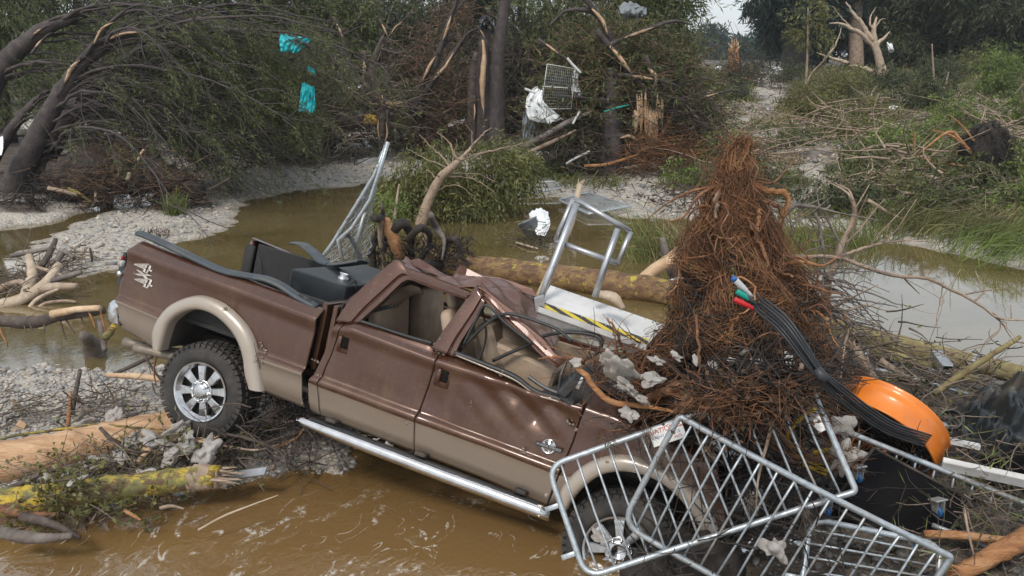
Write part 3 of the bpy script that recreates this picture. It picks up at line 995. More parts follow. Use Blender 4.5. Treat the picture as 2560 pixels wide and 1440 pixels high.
e_fend = [(1366, 1264), (1390, 1205), (1411, 1160), (1432, 1110), (1452, 1045), (1472, 982)]
cmr = [0, 0, 0, 1, 1, 1, 1, 1, 1, 1, 1]
sub_c = [3, 3, 3, 2, 3, 4, 6, 6, 4, 3, 3]
cabdent = dents(5, 0.010, [(2.25, 0.62, 0.16, 0.18, 0.02), (1.75, 0.72, 0.3, 0.1, -0.006), (2.55, 0.7, 0.2, 0.12, -0.006)])
def crumple(x, z):
    w = np.exp(-((x - 3.0) / 0.38) ** 2 - ((z - 0.82) / 0.17) ** 2)
    r = np.abs(((x * 1.1 + z * 1.6) * 5.2) % 2 - 1) - 0.5
    r2 = np.abs(((x * 1.4 - z * 0.7) * 3.7) % 2 - 1) - 0.5
    return cabdent(x, z) + w * (0.05 * r + 0.035 * r2 + 0.02)
# small inset so shut lines show as real gaps
def shift(e, d):
    return [(x + d, y) for x, y in e]
panel("cab_corner", cab_rows, e_rear, shift(e_rdoor, -1.2), ["tan_paint", "brown_paint"], cmr, 8, sub_c, None, cabdent)
rear_door, _ = panel("rear_door", cab_rows, shift(e_rdoor, 1.2), shift(e_mid, -1.2), ["tan_paint", "brown_paint"], cmr, 60, sub_c, None, cabdent)
front_door, _ = panel("front_door", cab_rows, shift(e_mid, 1.2), shift(e_fend, -1.4), ["tan_paint", "brown_paint"], cmr, 80, sub_c, None, crumple)
MB().tube(tls([(799, 965), (920, 1010), (1038, 1054)], -1.0), 0.004, 5, 12).build("trim_line", "black_plastic", rear_door)
MB().tube(tls([(1042, 1056), (1140, 1090), (1234, 1124), (1392, 1185)], -1.0), 0.004, 5, 12).build("trim_line", "black_plastic", front_door)
# dark jamb behind the shut lines
for e in (e_rdoor, e_mid, e_fend):
    q = tls(e, -0.93)
    G = np.array([q + (-0.03, 0, 0), q + (0.03, 0, 0)])
    MB().grid(G).build("door_jamb", "cabin_dark", truck)
def door_handle(px_, py_, par):
    c = tl(px_, py_, -0.965)
    MB().box(c + (0.0, 0.004, 0), (0.13, 0.02, 0.17), None, 0, 0.012).build("handle", "brown_paint", par)
    MB().box(c + (0.005, -0.006, 0.015), (0.095, 0.02, 0.10), None, 0, 0.006).build("handle_recess", "black_void", par)
    MB().box(c + (-0.025, -0.022, 0.012), (0.04, 0.03, 0.115), None, 0, 0.012).build("handle_grip", "brown_paint", par)
door_handle(858, 860, rear_door)
door_handle(1106, 943, front_door)

# --- crushed upper frame
def tc_(x, y):
    yl = -0.95
    for _ in range(5):
        q = tl(x, y, yl)
        yl = -0.955 + max(0, q[2] - 1.0) * 0.3
    return tl(x, y, yl)
def lin_path(p, n):
    p = np.asarray(p, float)
    c = np.concatenate([[0], np.cumsum(np.linalg.norm(np.diff(p, axis=0), axis=1))])
    s = np.linspace(0, c[-1], n)
    return np.stack([np.interp(s, c, p[:, i]) for i in range(3)], 1)
def strip(name, a, b_, mt, n=30, th=0.03, parent=truck, rib=0.012, kink=0.0):
    A, B = lin_path([tc_(*p) for p in a], n), lin_path([tc_(*p) for p in b_], n)
    if kink:
        w = np.abs((np.linspace(0, 1, n) * 5.3) % 1 - 0.5) * kink
        A[:, 1] += w; A[:, 2] += w * 0.5
    G = []
    for t, d in ((0, 0.03), (0.03, 0.0), (0.3, -rib * 0.6), (0.62, -rib * 0.5), (0.66, 0.012), (0.8, 0.010), (0.84, 0.0), (0.95, 0.004), (1.0, 0.04)):
        q = A * (1 - t) + B * t
        q[:, 1] += d
        G.append(q)
    o = MB().grid(np.array(G)).build(name, mt, parent)
    o.data.set_sharp_from_angle(angle=math.radians(22))
    return solid(o, th, 0)
cpo = [(841, 805), (858, 778), (874, 754), (910, 718), (946, 687), (972, 664), (990, 651), (1004, 660), (1020, 675), (1050, 686), (1085, 699), (1130, 716), (1178, 735)]
cpi = [(896, 806), (906, 797), (918, 786), (940, 767), (965, 745), (988, 722), (1007, 704), (1022, 698), (1036, 700), (1062, 711), (1092, 722), (1132, 735), (1170, 746)]
strip("window_pillar", cpo, cpi, "brown_paint", 50)
strip("window_pillar", [(1193, 714), (1168, 750), (1142, 785), (1112, 825), (1096, 850), (1080, 872)], [(1212, 752), (1195, 785), (1172, 822), (1153, 852), (1144, 870), (1136, 893)], "brown_paint", 24)
strip("windscreen_pillar", [(1193, 714), (1239, 749), (1275, 785), (1326, 826), (1367, 872), (1412, 908)], [(1208, 752), (1234, 768), (1258, 798), (1308, 842), (1346, 884), (1392, 920)], "roof_paint", 9, th=0.01, kink=0.09, rib=0.004)
# roof skin, buckled
near_e = smooth_path([tc_(*p) for p in [(990, 651), (1004, 660), (1020, 675), (1050, 686), (1085, 699), (1130, 716), (1193, 716), (1239, 749), (1275, 785), (1326, 826), (1367, 872)]], 64)
far_e = smooth_path([tl(x, y, yl) for x, y, yl in [(1048, 650, -0.2), (1075, 662, 0.0), (1110, 684, 0.15), (1135, 690, 0.25), (1152, 664, 0.3), (1180, 678, 0.35), (1230, 690, 0.4), (1290, 706, 0.45), (1340, 738, 0.5), (1352, 782, 0.4), (1400, 850, 0.2)]], 64)
G = []
for t in np.linspace(0, 1, 40):
    q = near_e * (1 - t) + far_e * t
    s = np.linspace(0, 1, 64)
    sag = math.sin(math.pi * t)
    q[:, 2] += -0.02 * sag + 0.07 * sag * vnoise(s * 4, np.full(64, t * 4.0), 1.0, 4, 3) + 0.11 * sag * (np.abs((s * 4 + t * 2.2) % 1 - 0.5) - 0.25) + 0.05 * sag * (np.abs((s * 3 - t * 3.1) % 1 - 0.5) - 0.25)
    q[:, 0] += 0.04 * sag * vnoise(s * 4, np.full(64, t * 3.0), 1.3, 6, 2)
    G.append(q)
roof = solid(MB().grid(np.array(G)).build("roof", "roof_paint", truck), 0.012)
roof["label"] = "crushed and torn brown roof skin"
# torn flaps of roof metal
for pts in ([(1015, 655, -0.45), (1045, 646, -0.3), (1080, 668, -0.25), (1095, 690, -0.35), (1060, 676, -0.4)],
            [(1128, 694, 0.0), (1150, 662, 0.05), (1168, 672, 0.1), (1210, 694, 0.1), (1160, 690, 0.0)],
            [(1190, 690, 0.25), (1250, 695, 0.3), (1330, 722, 0.3), (1345, 745, 0.25), (1270, 718, 0.2)]):
    q = np.array([tl(*p) for p in pts])
    c_ = q.mean(0) + (0, 0.02, -0.03)
    k_ = len(q)
    solid(MB().add(np.vstack([q, c_]), [[i, (i + 1) % k_, k_] for i in range(k_)]).build("roof_flap", "roof_paint", truck, smooth=False), 0.006)

# crushed back wall and far pillars close the cab
bw0, bw1 = tc_(880, 760), tc_(985, 658)
G = []
for t in np.linspace(0, 1, 12):
    y = -0.82 + 1.6 * t
    G.append([(1.13, y, 1.08), (1.2 + 0.05 * math.sin(t * 9), y, 1.2), (bw1[0] - 0.14 + 0.05 * math.sin(t * 7), y * 0.92, bw1[2] - 0.16 - 0.22 * t), (bw1[0] - 0.02, y * 0.88, bw1[2] - 0.03 - 0.22 * t)])
solid(MB().grid(np.array(G)).build("cab_back", "cabin_dark", truck, smooth=False), 0.02)
MB().tube([(2.35, 0.86, 1.05), (2.3, 0.75, 1.3), (2.35, 0.6, 1.42)], 0.05, 6, 8).build("window_pillar", "roof_paint", truck)
roof.data.set_sharp_from_angle(angle=math.radians(14))

# --- weather strips and sills
def strip_tube(pts, r, yl=None, nm="weather_strip", mt="weather_strip", n=40, parent=truck):
    q = [tc_(*p) for p in pts] if yl is None else [tl(x, y, yl) for x, y in pts]
    return MB().tube(q, r, 7, n).build(nm, mt, parent)
strip_tube([(902, 803), (950, 818), (1010, 838), (1080, 858)], 0.014)
strip_tube([(908, 796), (920, 782), (952, 772), (985, 764)], 0.018, -0.75)
strip_tube([(1136, 882), (1213, 911), (1285, 941), (1337, 978), (1393, 996), (1435, 1012)], 0.022, -0.935)
strip_tube([(1140, 888), (1213, 918), (1285, 949), (1337, 985), (1393, 1003), (1437, 1018)], 0.008, -0.965, "chrome_strip", "tan_paint")
strip_tube([(1150, 876), (1185, 838), (1225, 803), (1262, 785), (1300, 790), (1350, 806), (1395, 825), (1430, 855)], 0.014, -0.86)
strip_tube([(1232, 902), (1270, 884), (1320, 862), (1345, 845), (1400, 832), (1470, 835), (1503, 850), (1495, 880), (1460, 900)], 0.015, -0.75)
strip_tube([(1158, 862), (1190, 800), (1210, 764), (1234, 776), (1262, 806), (1330, 860)], 0.012, -0.88)
strip_tube([(918, 806), (995, 832), (1078, 862)], 0.011, -0.80, "trim_rod", "tan_paint")
mir = MB()
mc = tl(1425, 965, -0.95)
mir.box(mc, (0.09, 0.12, 0.20), rotm(0.2, 0.5, 0.1), 0, 0.02)
mir.box(tl(1420, 1000, -0.95), (0.12, 0.08, 0.06), rotm(0.1, 0.4, 0), 0, 0.015)
mir.tube([tl(1322, 942, -0.9), tl(1360, 968, -0.92), tl(1400, 985, -0.93)], 0.016, 6, 8)
mir.tube([tl(1415, 905, -0.9), tl(1402, 940, -0.95), tl(1395, 985, -0.96)], 0.012, 6, 8)
mir.tube([tl(1430, 910, -0.9), tl(1424, 950, -1.0), tl(1436, 990, -0.98)], 0.01, 6, 8)
mirror = mir.build("mirror_mount", "black_plastic", truck, smooth=False)
MB().box(tl(1450, 958, -1.0), (0.028, 0.015, 0.10), rotm(0, 0.2, 0), 0, 0.003).build("bracket", "aluminium", mirror)

# --- cabin
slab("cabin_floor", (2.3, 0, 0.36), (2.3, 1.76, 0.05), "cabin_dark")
slab("cabin_wall", (2.3, 0.90, 0.72), (2.2, 0.06, 0.75), "brown_paint")
slab("door_trim", (2.3, 0.85, 0.75), (2.1, 0.03, 0.6), "trim_tan")
slab("cab_back", (1.13, 0, 0.72), (0.05, 1.76, 0.8), "brown_paint")
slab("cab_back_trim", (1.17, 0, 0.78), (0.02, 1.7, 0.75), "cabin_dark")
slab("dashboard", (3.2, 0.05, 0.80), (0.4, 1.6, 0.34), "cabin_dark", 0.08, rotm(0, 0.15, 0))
slab("near_door_trim", (2.3, -0.90, 0.70), (2.1, 0.03, 0.5), "trim_tan")
def rbox(name, c, s, rot, mt, parent=truck, bev=0.05):
    o = MB().box(c, s, rot, 0, bev).build(name, mt, parent)
    sm = o.modifiers.new("sub", 'SUBSURF')
    sm.levels = sm.render_levels = 2
    return o
def seat(x, y, z, wid, lean=-0.35, head=True, turn=0.0):
    r = rotm(turn, lean, 0)
    s_ = rbox("seat", (x + 0.25, y, z), (0.55, wid, 0.20), rotm(turn, -0.12, 0), "seat_tan")
    b_ = rbox("backrest", np.array((x - 0.02, y, z + 0.08)) + r @ np.array((0, 0, 0.30)), (0.17, wid, 0.68), r, "seat_tan", s_)
    if head:
        rbox("headrest", np.array((x - 0.02, y, z + 0.08)) + r @ np.array((0.02, 0, 0.70)), (0.13, wid * 0.55, 0.2), r, "seat_tan", s_)
seat(2.32, -0.45, 0.68, 0.52, -0.45)
seat(2.40, 0.42, 0.56, 0.52, -0.35)
seat(1.50, -0.4, 0.62, 0.62, -0.2, False)
seat(1.50, 0.4, 0.58, 0.62, -0.2, False)
rbox("centre_console", (2.75, 0.0, 0.62), (0.7, 0.25, 0.3), None, "trim_tan")
# roof lining pressed down on to the seats, and a spent side air bag
q = [[tl(1175, 850, -0.6), tl(1240, 790, -0.5), tl(1330, 845, -0.45), tl(1400, 905, -0.5)], [tl(1185, 905, -0.7), tl(1240, 850, -0.62), tl(1330, 900, -0.6), tl(1395, 945, -0.62)], [tl(1200, 930, -0.5), tl(1260, 910, -0.5), tl(1330, 945, -0.5), tl(1390, 985, -0.5)]]
g = np.array([smooth_path(r_, 24) for r_ in q])
g = np.stack([smooth_path(g[:, i], 14) for i in range(24)], 1)
solid(MB().grid(g * 1.0 + np.array([0, 0.12, -0.03])).build("head_lining", "trim_tan", truck, smooth=False), 0.02)
MB().box(tl(1310, 915, -0.58), (0.58, 0.16, 0.24), rotm(0, 0.14, 0.2), 0, 0.025).build("seat_cushion", "seat_tan", truck, smooth=False)
MB().box(tl(1235, 865, -0.55), (0.16, 0.3, 0.42), rotm(0, -0.5, 0.1), 0, 0.03).build("seat_back_panel", "trim_tan", truck, smooth=False)
MB().tube([tl(1206, 770, -0.72), tl(1215, 840, -0.74), tl(1200, 900, -0.78)], 0.016, 6, 10, flat=0.25).build("seat_belt", "cabin_dark", truck)
q = np.array([smooth_path([tl(x, y, yl) for x, y, yl in r_], 20) for r_ in ([(935, 780, -0.6), (975, 735, -0.5), (1020, 712, -0.5), (1050, 718, -0.5)], [(960, 800, -0.5), (1000, 760, -0.4), (1035, 735, -0.45), (1060, 735, -0.45)])])
solid(MB().grid(q).build("head_lining", "trim_tan", truck), 0.015)

# --- step bar
sb0, sb1 = tl(746, 1049, -1.04), tl(1376, 1288, -1.04)
step = MB().tube([sb0 + (0.0, 0.01, 0), sb0 + (0.03, 0, 0), sb0 * 0.5 + sb1 * 0.5 + (0, 0, -0.006), sb1], [0.040, 0.052, 0.052, 0.052], 20, 24).build("step_bar", "chrome", truck)
MB().box((sb0 + sb1) / 2 + (0, 0.01, 0.05), (2.1, 0.06, 0.012), rotm(0, math.atan2(sb0[2] - sb1[2], sb1[0] - sb0[0]), 0), 0, 0.004).build("tread_strip", "black_plastic", step)
for t in (0.13, 0.5, 0.88):
    c_ = sb0 * (1 - t) + sb1 * t
    MB().box(c_ + (0, 0.2, 0.05), (0.10, 0.42, 0.035), rotm(0, 0, -0.2), 0, 0.006).build("bracket", "dark_metal", step)

# --- front wing and bonnet
flf_o = tls(A3([(275, 880), (300, 800), (360, 722), (455, 640), (585, 582), (740, 560), (900, 598), (1050, 660), (1200, 760), (1330, 880), (1405, 1000), (1440, 1090)]), -0.985)
flf_i = tls(A3([(345, 960), (392, 880), (462, 800), (560, 722), (650, 688), (760, 680), (900, 705), (1020, 760), (1130, 850), (1220, 960), (1280, 1060), (1312, 1140)]), -0.985)
fl_px = lambda r: r
fend_rows = [
    rowf([(1366, 1262), (1394, 1258), (1600, 1280), (1815, 1330)], -0.94),
    rowf([(1396, 1187), (1500, 1200), (1650, 1240), (1815, 1310)], -0.995),
    rowf([(1404, 1163), (1500, 1165), (1650, 1200), (1813, 1290)], -0.985),
    rowf([(1425, 1105), (1500, 1100), (1600, 1128), (1700, 1180), (1805, 1230)], -0.97),
    rowf([(1440, 1060), (1500, 1062), (1600, 1096), (1700, 1140), (1795, 1190)], -0.97),
    rowf([(1458, 1022), (1540, 1045), (1599, 1074), (1699, 1114), (1788, 1168)], -0.955),
    rowf([(1466, 1000), (1474, 1002), (1540, 1030), (1599, 1060), (1699, 1102), (1786, 1158)], -0.90),
    rowf([(1472, 972), (1480, 975), (1545, 1003), (1610, 1034), (1705, 1082), (1788, 1145)], -0.80)]
fend_end = [(1815, 1330), (1814, 1287), (1810, 1250), (1800, 1200), (1786, 1155), (1780, 1140)]
wing, _ = panel("front_wing", fend_rows, shift(e_fend, 1.4), fend_end, ["tan_paint", "brown_paint"], [0, 1, 1, 1, 1, 1, 1], 80, [4, 3, 6, 5, 4, 4, 4], archclamp(flf_o, flf_i), dents(8, 0.012))
flare("fender_flare", flf_o, flf_i, -0.985, -0.93)
# bolt slots along the bare wing shelf
for x, y in A3([(512, 228), (508, 255), (582, 270), (618, 262), (640, 292), (600, 300), (700, 318), (745, 330), (660, 312), (790, 362), (795, 378), (540, 250)]):
    c_ = tl(x, y, -0.86)
    MB().box(c_, (0.022, 0.03, 0.014), None, 0, 0.003).build("bolt_slot", "cabin_dark", wing)
q = smooth_path(flf_i, 40)
G = []
for y in (-0.97, -0.6, -0.45):
    r = q.copy(); r[:, 1] = y; r[:, 2] += 0.02
    G.append(r)
r = q.copy(); r[:, 1] = -0.45; r[:, 2] = -0.1
G.append(r)
MB().grid(np.array(G)).build("wheel_well", "cabin_dark", truck)
xs = np.linspace(3.38, 4.75, 26)
ys = np.linspace(-0.80, 0.95, 26)
g = np.array([[(x, y, 1.13 - 0.22 * (x - 3.38) + 0.05 * math.sin((y + 0.8) * 1.8) + 0.05 * float(vnoise([x * 2.0], [y * 2.0], 1.5, 9)[0])) for x in xs] for y in ys])
solid(MB().grid(g).build("bonnet", "brown_paint", truck), 0.015)
slab("engine_block", (4.0, 0, 0.65), (1.1, 1.3, 0.45), "cabin_dark", 0.05)
slab("radiator_support", (4.70, 0, 0.62), (0.10, 1.7, 0.5), "dark_metal", 0.02)
g = []
for y, dx in ((-1.0, -0.30), (-0.99, -0.1), (-0.93, 0.02), (-0.6, 0.09), (0, 0.12), (0.6, 0.09), (0.93, 0.02), (1.0, -0.2)):
    g.append([(4.80 + dx, y, 0.36), (4.86 + dx, y, 0.33), (4.87 + dx, y, 0.2), (4.86 + dx, y, 0.08), (4.80 + dx, y, 0.04)])
solid(MB().grid(np.array(g)).build("front_bumper", "chrome", truck), 0.02)
hl = MB().box((4.72, -0.80, 0.66), (0.16, 0.28, 0.30), rotm(-0.3, 0, 0), 0, 0.03).build("headlight", "black_plastic", truck)
MB().box((4.79, -0.82, 0.66), (0.06, 0.22, 0.24), rotm(-0.3, 0, 0), 0, 0.02).build("lens", "lamp_clear", hl)
MB().lathe([(0.07, 0.0), (0.075, 0.04), (0.06, 0.05), (0.0, 0.03)], (4.62, -0.99, 0.22), (0.2, -1, 0), 20).build("fog_lamp", "black_plastic", truck)

# --- rail caps on the bed sides (dark plastic strips, near one lifting off in a bow)
def cap_strip(name, pts, w, mt, parent, up=(0, 0, 1), n=40, th=0.016):
    p = smooth_path(pts, n)
    t = unit(np.gradient(p, axis=0))
    s_ = unit(np.cross(t, np.asarray(up, float)))
    u_ = np.cross(s_, t)
    G = []
    for a, h in ((-1, -0.012), (-0.96, 0.0), (-0.8, 0.006), (-0.3, 0.008), (0.3, 0.008), (0.8, 0.006), (0.96, 0.0), (1, -0.012)):
        G.append(p + s_ * (a * w / 2) + u_ * h)
    return solid(MB().grid(np.array(G)).build(name, mt, parent), th)
rc = [tl(x, y, yl) + (0, 0, 0.0) for x, y, yl in [(346, 583, -0.90), (372, 592, -0.90), (430, 618, -0.90), (500, 652, -0.90), (560, 678, -0.90), (620, 690, -0.89), (665, 698, -0.88), (705, 715, -0.87), (745, 742, -0.87), (795, 768, -0.87)]]
cap = cap_strip("rail_cap", rc, 0.06, "rail_plastic", truck, (0, -0.25, 1))
for x, y in ((755, 744), (772, 752)):
    MB().box(tl(x, y, -0.875) + (0, 0, 0.012), (0.07, 0.035, 0.006), rotm(0, 0.4, 0), 0, 0.002).build("stake_pocket", "cabin_dark", cap)

# --- badges: raised four-by-four outline lettering and the engine emblem
def text_mesh(s, size, mt, parent, mat_local, name, extr=0.002, outline=None, space=1.0):
    cu = bpy.data.curves.new(name, 'FONT')
    cu.body = s
    cu.size = size
    cu.align_x = 'CENTER'
    cu.align_y = 'CENTER'
    cu.extrude = extr
    cu.space_character = space
    if outline:
        cu.fill_mode = 'NONE'
        cu.bevel_depth = outline
    to = bpy.data.objects.new(name, cu)
    col.objects.link(to)
    dg = bpy.context.evaluated_depsgraph_get()
    me = bpy.data.meshes.new_from_object(to.evaluated_get(dg))
    bpy.data.objects.remove(to)
    bpy.data.curves.remove(cu)
    me.name = name
    me.materials.clear()
    me.materials.append(M[mt])
    o = bpy.data.objects.new(name, me)
    col.objects.link(o)
    o.parent = parent
    me.transform(mat_local)
    return o
def side_frame(px_, py_, rot, yl):
    c = tl(px_, py_, yl)
    m4 = Matrix.Translation(Vector(c)) @ Matrix(((1, 0, 0, 0), (0, 0, -1, 0), (0, 1, 0, 0), (0, 0, 0, 1))) @ Matrix.Rotation(rot, 4, 'Z')
    return m4
# lettering reads down the panel: 4, x, 4 stacked, drawn as outlines
for ch, (x, y), sz in (("4", A1([(262, 308)])[0], 0.125), ("x", A1([(262, 350)])[0], 0.09), ("4", A1([(264, 398)])[0], 0.125)):
    mt_ = side_frame(x, y, math.radians(-4), -0.970) @ Matrix(((1, 0.25, 0, 0), (0, 1, 0, 0), (0, 0, 1, 0), (0, 0, 0, 1))) @ Matrix.Diagonal((3.3, 1.0, 1, 1))
    text_mesh(ch, sz, "silver_letter", bed_side, mt_, "lettering", 0.001, 0.0036)
bc = tl(1372, 1116, -0.975)
bdg = MB().lathe([(0.0, 0.012), (0.04, 0.012), (0.042, 0.008), (0.05, 0.008), (0.054, 0.014), (0.058, 0.008), (0.058, -0.01)], bc, (0.05, -1, 0.1), 32).build("badge", "chrome", front_door)
fb_ = side_frame(1372, 1108, math.radians(0), -0.992)
text_mesh("6.7", 0.055, "black_plastic", bdg, fb_, "lettering", 0.002)
MB().box(tl(1372, 1118, -0.992), (0.215, 0.006, 0.030), rotm(0, -0.03, 0), 0, 0.002).build("badge_bar", "black_plastic", bdg)
text_mesh("POWER STROKE", 0.027, "chrome", bdg, side_frame(1372, 1118, math.radians(1.7), -0.997), "lettering", 0.002)

# clods of dried mud and grass stuck to the body
for i, (x, y, yl) in enumerate([(648, 862, -1.0), (690, 868, -0.985), (705, 880, -0.985), (660, 875, -1.0), (786, 905, -0.985), (790, 940, -1.0), (800, 968, -1.01), (1090, 858, -0.95), (1100, 880, -0.955), (1160, 952, -0.975), (1250, 935, -0.975), (1180, 1010, -0.985), (900, 1010, -0.995), (1010, 1052, -1.02), (1310, 1128, -1.02), (1437, 1078, -0.985), (1425, 1060, -0.985), (560, 770, -1.06), (640, 900, -1.05), (1520, 1160, -1.06), (1630, 1170, -1.06), (1480, 1045, -0.965), (880, 890, -0.98), (960, 930, -0.98), (330, 690, -0.975), (420, 700, -0.975)]):
    mb = MB()
    for k in range(7):
        c_ = tl(x + rng.normal(0, 5), y + rng.normal(0, 4), yl)
        s_ = rng.uniform(0.004, 0.012)
        mb.add(SV * (1 + 0.3 * rng.standard_normal((12, 1))) * s_ * (1.3, 0.35, 1.0) + c_ + (0, 0.014, 0), SF)
    o = mb.build("mud_splash", "exhaust", truck)
    o["kind"] = "stuff"
# ------------------------------------------------------------------ wood materials
def bark(name, c1, c2, c3, scale=6, stretch=(1, 1, 1), bmp=0.6, island=0.0):
    m, n, b = nmat(name)
    v = coord(n, "Object", stretch)
    t = ntex(n, v, scale, 8, 0.62, 0.4)
    t2 = ntex(n, v, scale * 5, 5, 0.6)
    r = ramp(n, [(0.33, c1), (0.5, c2), (0.66, c3)])
    n.links.new(t.outputs["Fac"], r.inputs[0])
    c = mixc(n, rng_node(n, t2.outputs["Fac"], 0.4, 0.7, 0, 0.5), r.outputs[0], c1)
    if island:
        g = n.nodes.new("ShaderNodeNewGeometry")
        hs = n.nodes.new("ShaderNodeHueSaturation")
        n.links.new(c, hs.inputs["Color"])
        n.links.new(rng_node(n, g.outputs["Random Per Island"], 0, 1, 1 - island, 1 + island), hs.inputs["Value"])
        c = hs.outputs[0]
    n.links.new(c, b.inputs["Base Color"])
    b.inputs["Roughness"].default_value = 0.75
    bump(n, b, t2.outputs["Fac"], bmp, 0.02)
bark("bark_dark", (0.035, 0.026, 0.022), (0.075, 0.055, 0.045), (0.12, 0.09, 0.075), 7)
bark("bark_grey", (0.075, 0.06, 0.052), (0.14, 0.115, 0.10), (0.20, 0.17, 0.15), 5)
bark("bark_purple", (0.026, 0.020, 0.019), (0.052, 0.040, 0.039), (0.085, 0.068, 0.064), 4)
bark("wood_fresh", (0.37, 0.24, 0.14), (0.50, 0.34, 0.21), (0.60, 0.45, 0.31), 4, (1, 1, 1), 0.4)
bark("wood_peeled", (0.30, 0.17, 0.085), (0.50, 0.31, 0.175), (0.60, 0.41, 0.265), 3.0, (0.5, 4, 4), 0.7)
bark("wood_pale", (0.30, 0.23, 0.165), (0.42, 0.33, 0.24), (0.52, 0.43, 0.33), 6, (1, 1, 1), 0.4)
bark("wood_drift", (0.17, 0.12, 0.085), (0.30, 0.22, 0.16), (0.42, 0.33, 0.25), 5, (1, 1, 1), 0.5)
bark("wood_orange", (0.20, 0.085, 0.032), (0.34, 0.16, 0.065), (0.44, 0.26, 0.14), 4, (0.8, 3, 3), 0.8, 0.3)
bark("root_wood", (0.055, 0.026, 0.014), (0.14, 0.062, 0.028), (0.26, 0.12, 0.055), 9, (1, 1, 1), 0.5, 0.55)
bark("root_fine", (0.075, 0.035, 0.017), (0.165, 0.075, 0.034), (0.30, 0.14, 0.06), 3, (1, 1, 1), 0.0, 0.7)
bark("litter_brown", (0.05, 0.03, 0.019), (0.12, 0.07, 0.042), (0.24, 0.15, 0.092), 4, (1, 1, 1), 0.0, 0.6)
bark("root_light", (0.10, 0.045, 0.02), (0.21, 0.095, 0.042), (0.36, 0.19, 0.085), 3, (1, 1, 1), 0.0, 0.6)
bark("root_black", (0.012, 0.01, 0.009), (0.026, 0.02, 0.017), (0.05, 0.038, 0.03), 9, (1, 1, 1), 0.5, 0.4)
bark("twig_mix", (0.06, 0.045, 0.035), (0.13, 0.10, 0.075), (0.22, 0.17, 0.13), 4, (1, 1, 1), 0.0, 0.6)
bark("lichen_bark", (0.10, 0.075, 0.035), (0.16, 0.165, 0.05), (0.44, 0.30, 0.025), 5, (1, 1, 1), 0.4)
bark("lichen_pale", (0.12, 0.085, 0.04), (0.22, 0.18, 0.075), (0.32, 0.27, 0.12), 5, (1, 1, 1), 0.4)
bark("lichen_brown", (0.13, 0.07, 0.032), (0.19, 0.11, 0.048), (0.27, 0.18, 0.06), 4, (1, 1, 1), 0.4)
for nm in ("lichen_bark", "lichen_brown"):
    n = M[nm].node_tree
    b = n.nodes["Principled BSDF"]
    old = b.inputs["Base Color"].links[0].from_socket
    q = ntex(n, coord(n), 6.5, 7, 0.7, 0.3)
    fac = rng_node(n, q.outputs["Fac"], 0.49, 0.58, 0, 0.9) if nm == "lichen_bark" else rng_node(n, q.outputs["Fac"], 0.56, 0.62, 0, 0.9)
    c = mixc(n, fac, old, (0.46, 0.32, 0.03) if nm == "lichen_bark" else (0.40, 0.33, 0.035))
    q2 = ntex(n, coord(n, "Object", (0.6, 1.5, 1.5)), 8, 7, 0.72, 0.5)
    c = mixc(n, rng_node(n, q2.outputs["Fac"], 0.50, 0.54, 0, 0.85), c, (0.085, 0.045, 0.025))
    n.links.new(c, b.inputs["Base Color"])
simple("foam_grey", (0.78, 0.75, 0.71), (0.56, 0.51, 0.46), 11, 0.9, bmp=1.0, bscale=150, bdist=0.02, trans=0.35)
simple("orange_paint", (0.72, 0.20, 0.012), (0.60, 0.15, 0.01), 2, 0.4, bmp=0.15, bscale=4, dirt=((0.35, 0.16, 0.07), 0.5), coat=0.3)
simple("black_mesh", (0.012, 0.011, 0.011), (0.022, 0.02, 0.019), 40, 0.7, bmp=0.3)
simple("black_panel", (0.004, 0.004, 0.005), (0.007, 0.007, 0.008), 4, 0.7, bmp=0.15, bscale=90, bdist=0.002, spec=0.08)
simple("tarp_black", (0.010, 0.014, 0.017), (0.006, 0.008, 0.010), 3, 0.34, bmp=0.3, bscale=5, bdist=0.03, dirt=((0.24, 0.19, 0.145), 0.5))
simple("blue_wheel", (0.012, 0.085, 0.22), (0.01, 0.06, 0.16), 5, 0.5, bmp=0.1)
simple("yellow_strap", (0.42, 0.28, 0.012), (0.30, 0.19, 0.012), 20, 0.7, bmp=0.2)
simple("white_paint", (0.62, 0.62, 0.61), (0.5, 0.5, 0.49), 6, 0.55, bmp=0.12, dirt=((0.34, 0.31, 0.28), 0.5))
simple("white_sign", (0.70, 0.70, 0.68), (0.58, 0.58, 0.56), 9, 0.4, bmp=0.05, dirt=((0.4, 0.36, 0.32), 0.4))
simple("sign_red", (0.45, 0.02, 0.02), None, 9, 0.5, bmp=0)
simple("sign_blue", (0.02, 0.10, 0.33), None, 9, 0.5, bmp=0)
simple("plug_white", (0.62, 0.62, 0.62), None, 9, 0.4, bmp=0)
simple("plug_blue", (0.01, 0.10, 0.36), None, 9, 0.4, bmp=0)
simple("plug_teal", (0.0, 0.28, 0.22), (0.0, 0.23, 0.18), 9, 0.4, bmp=0)
simple("plug_red", (0.52, 0.018, 0.022), (0.42, 0.015, 0.02), 9, 0.4, bmp=0)
simple("cable_black", (0.016, 0.018, 0.022), (0.028, 0.03, 0.034), 9, 0.5, bmp=0.1)
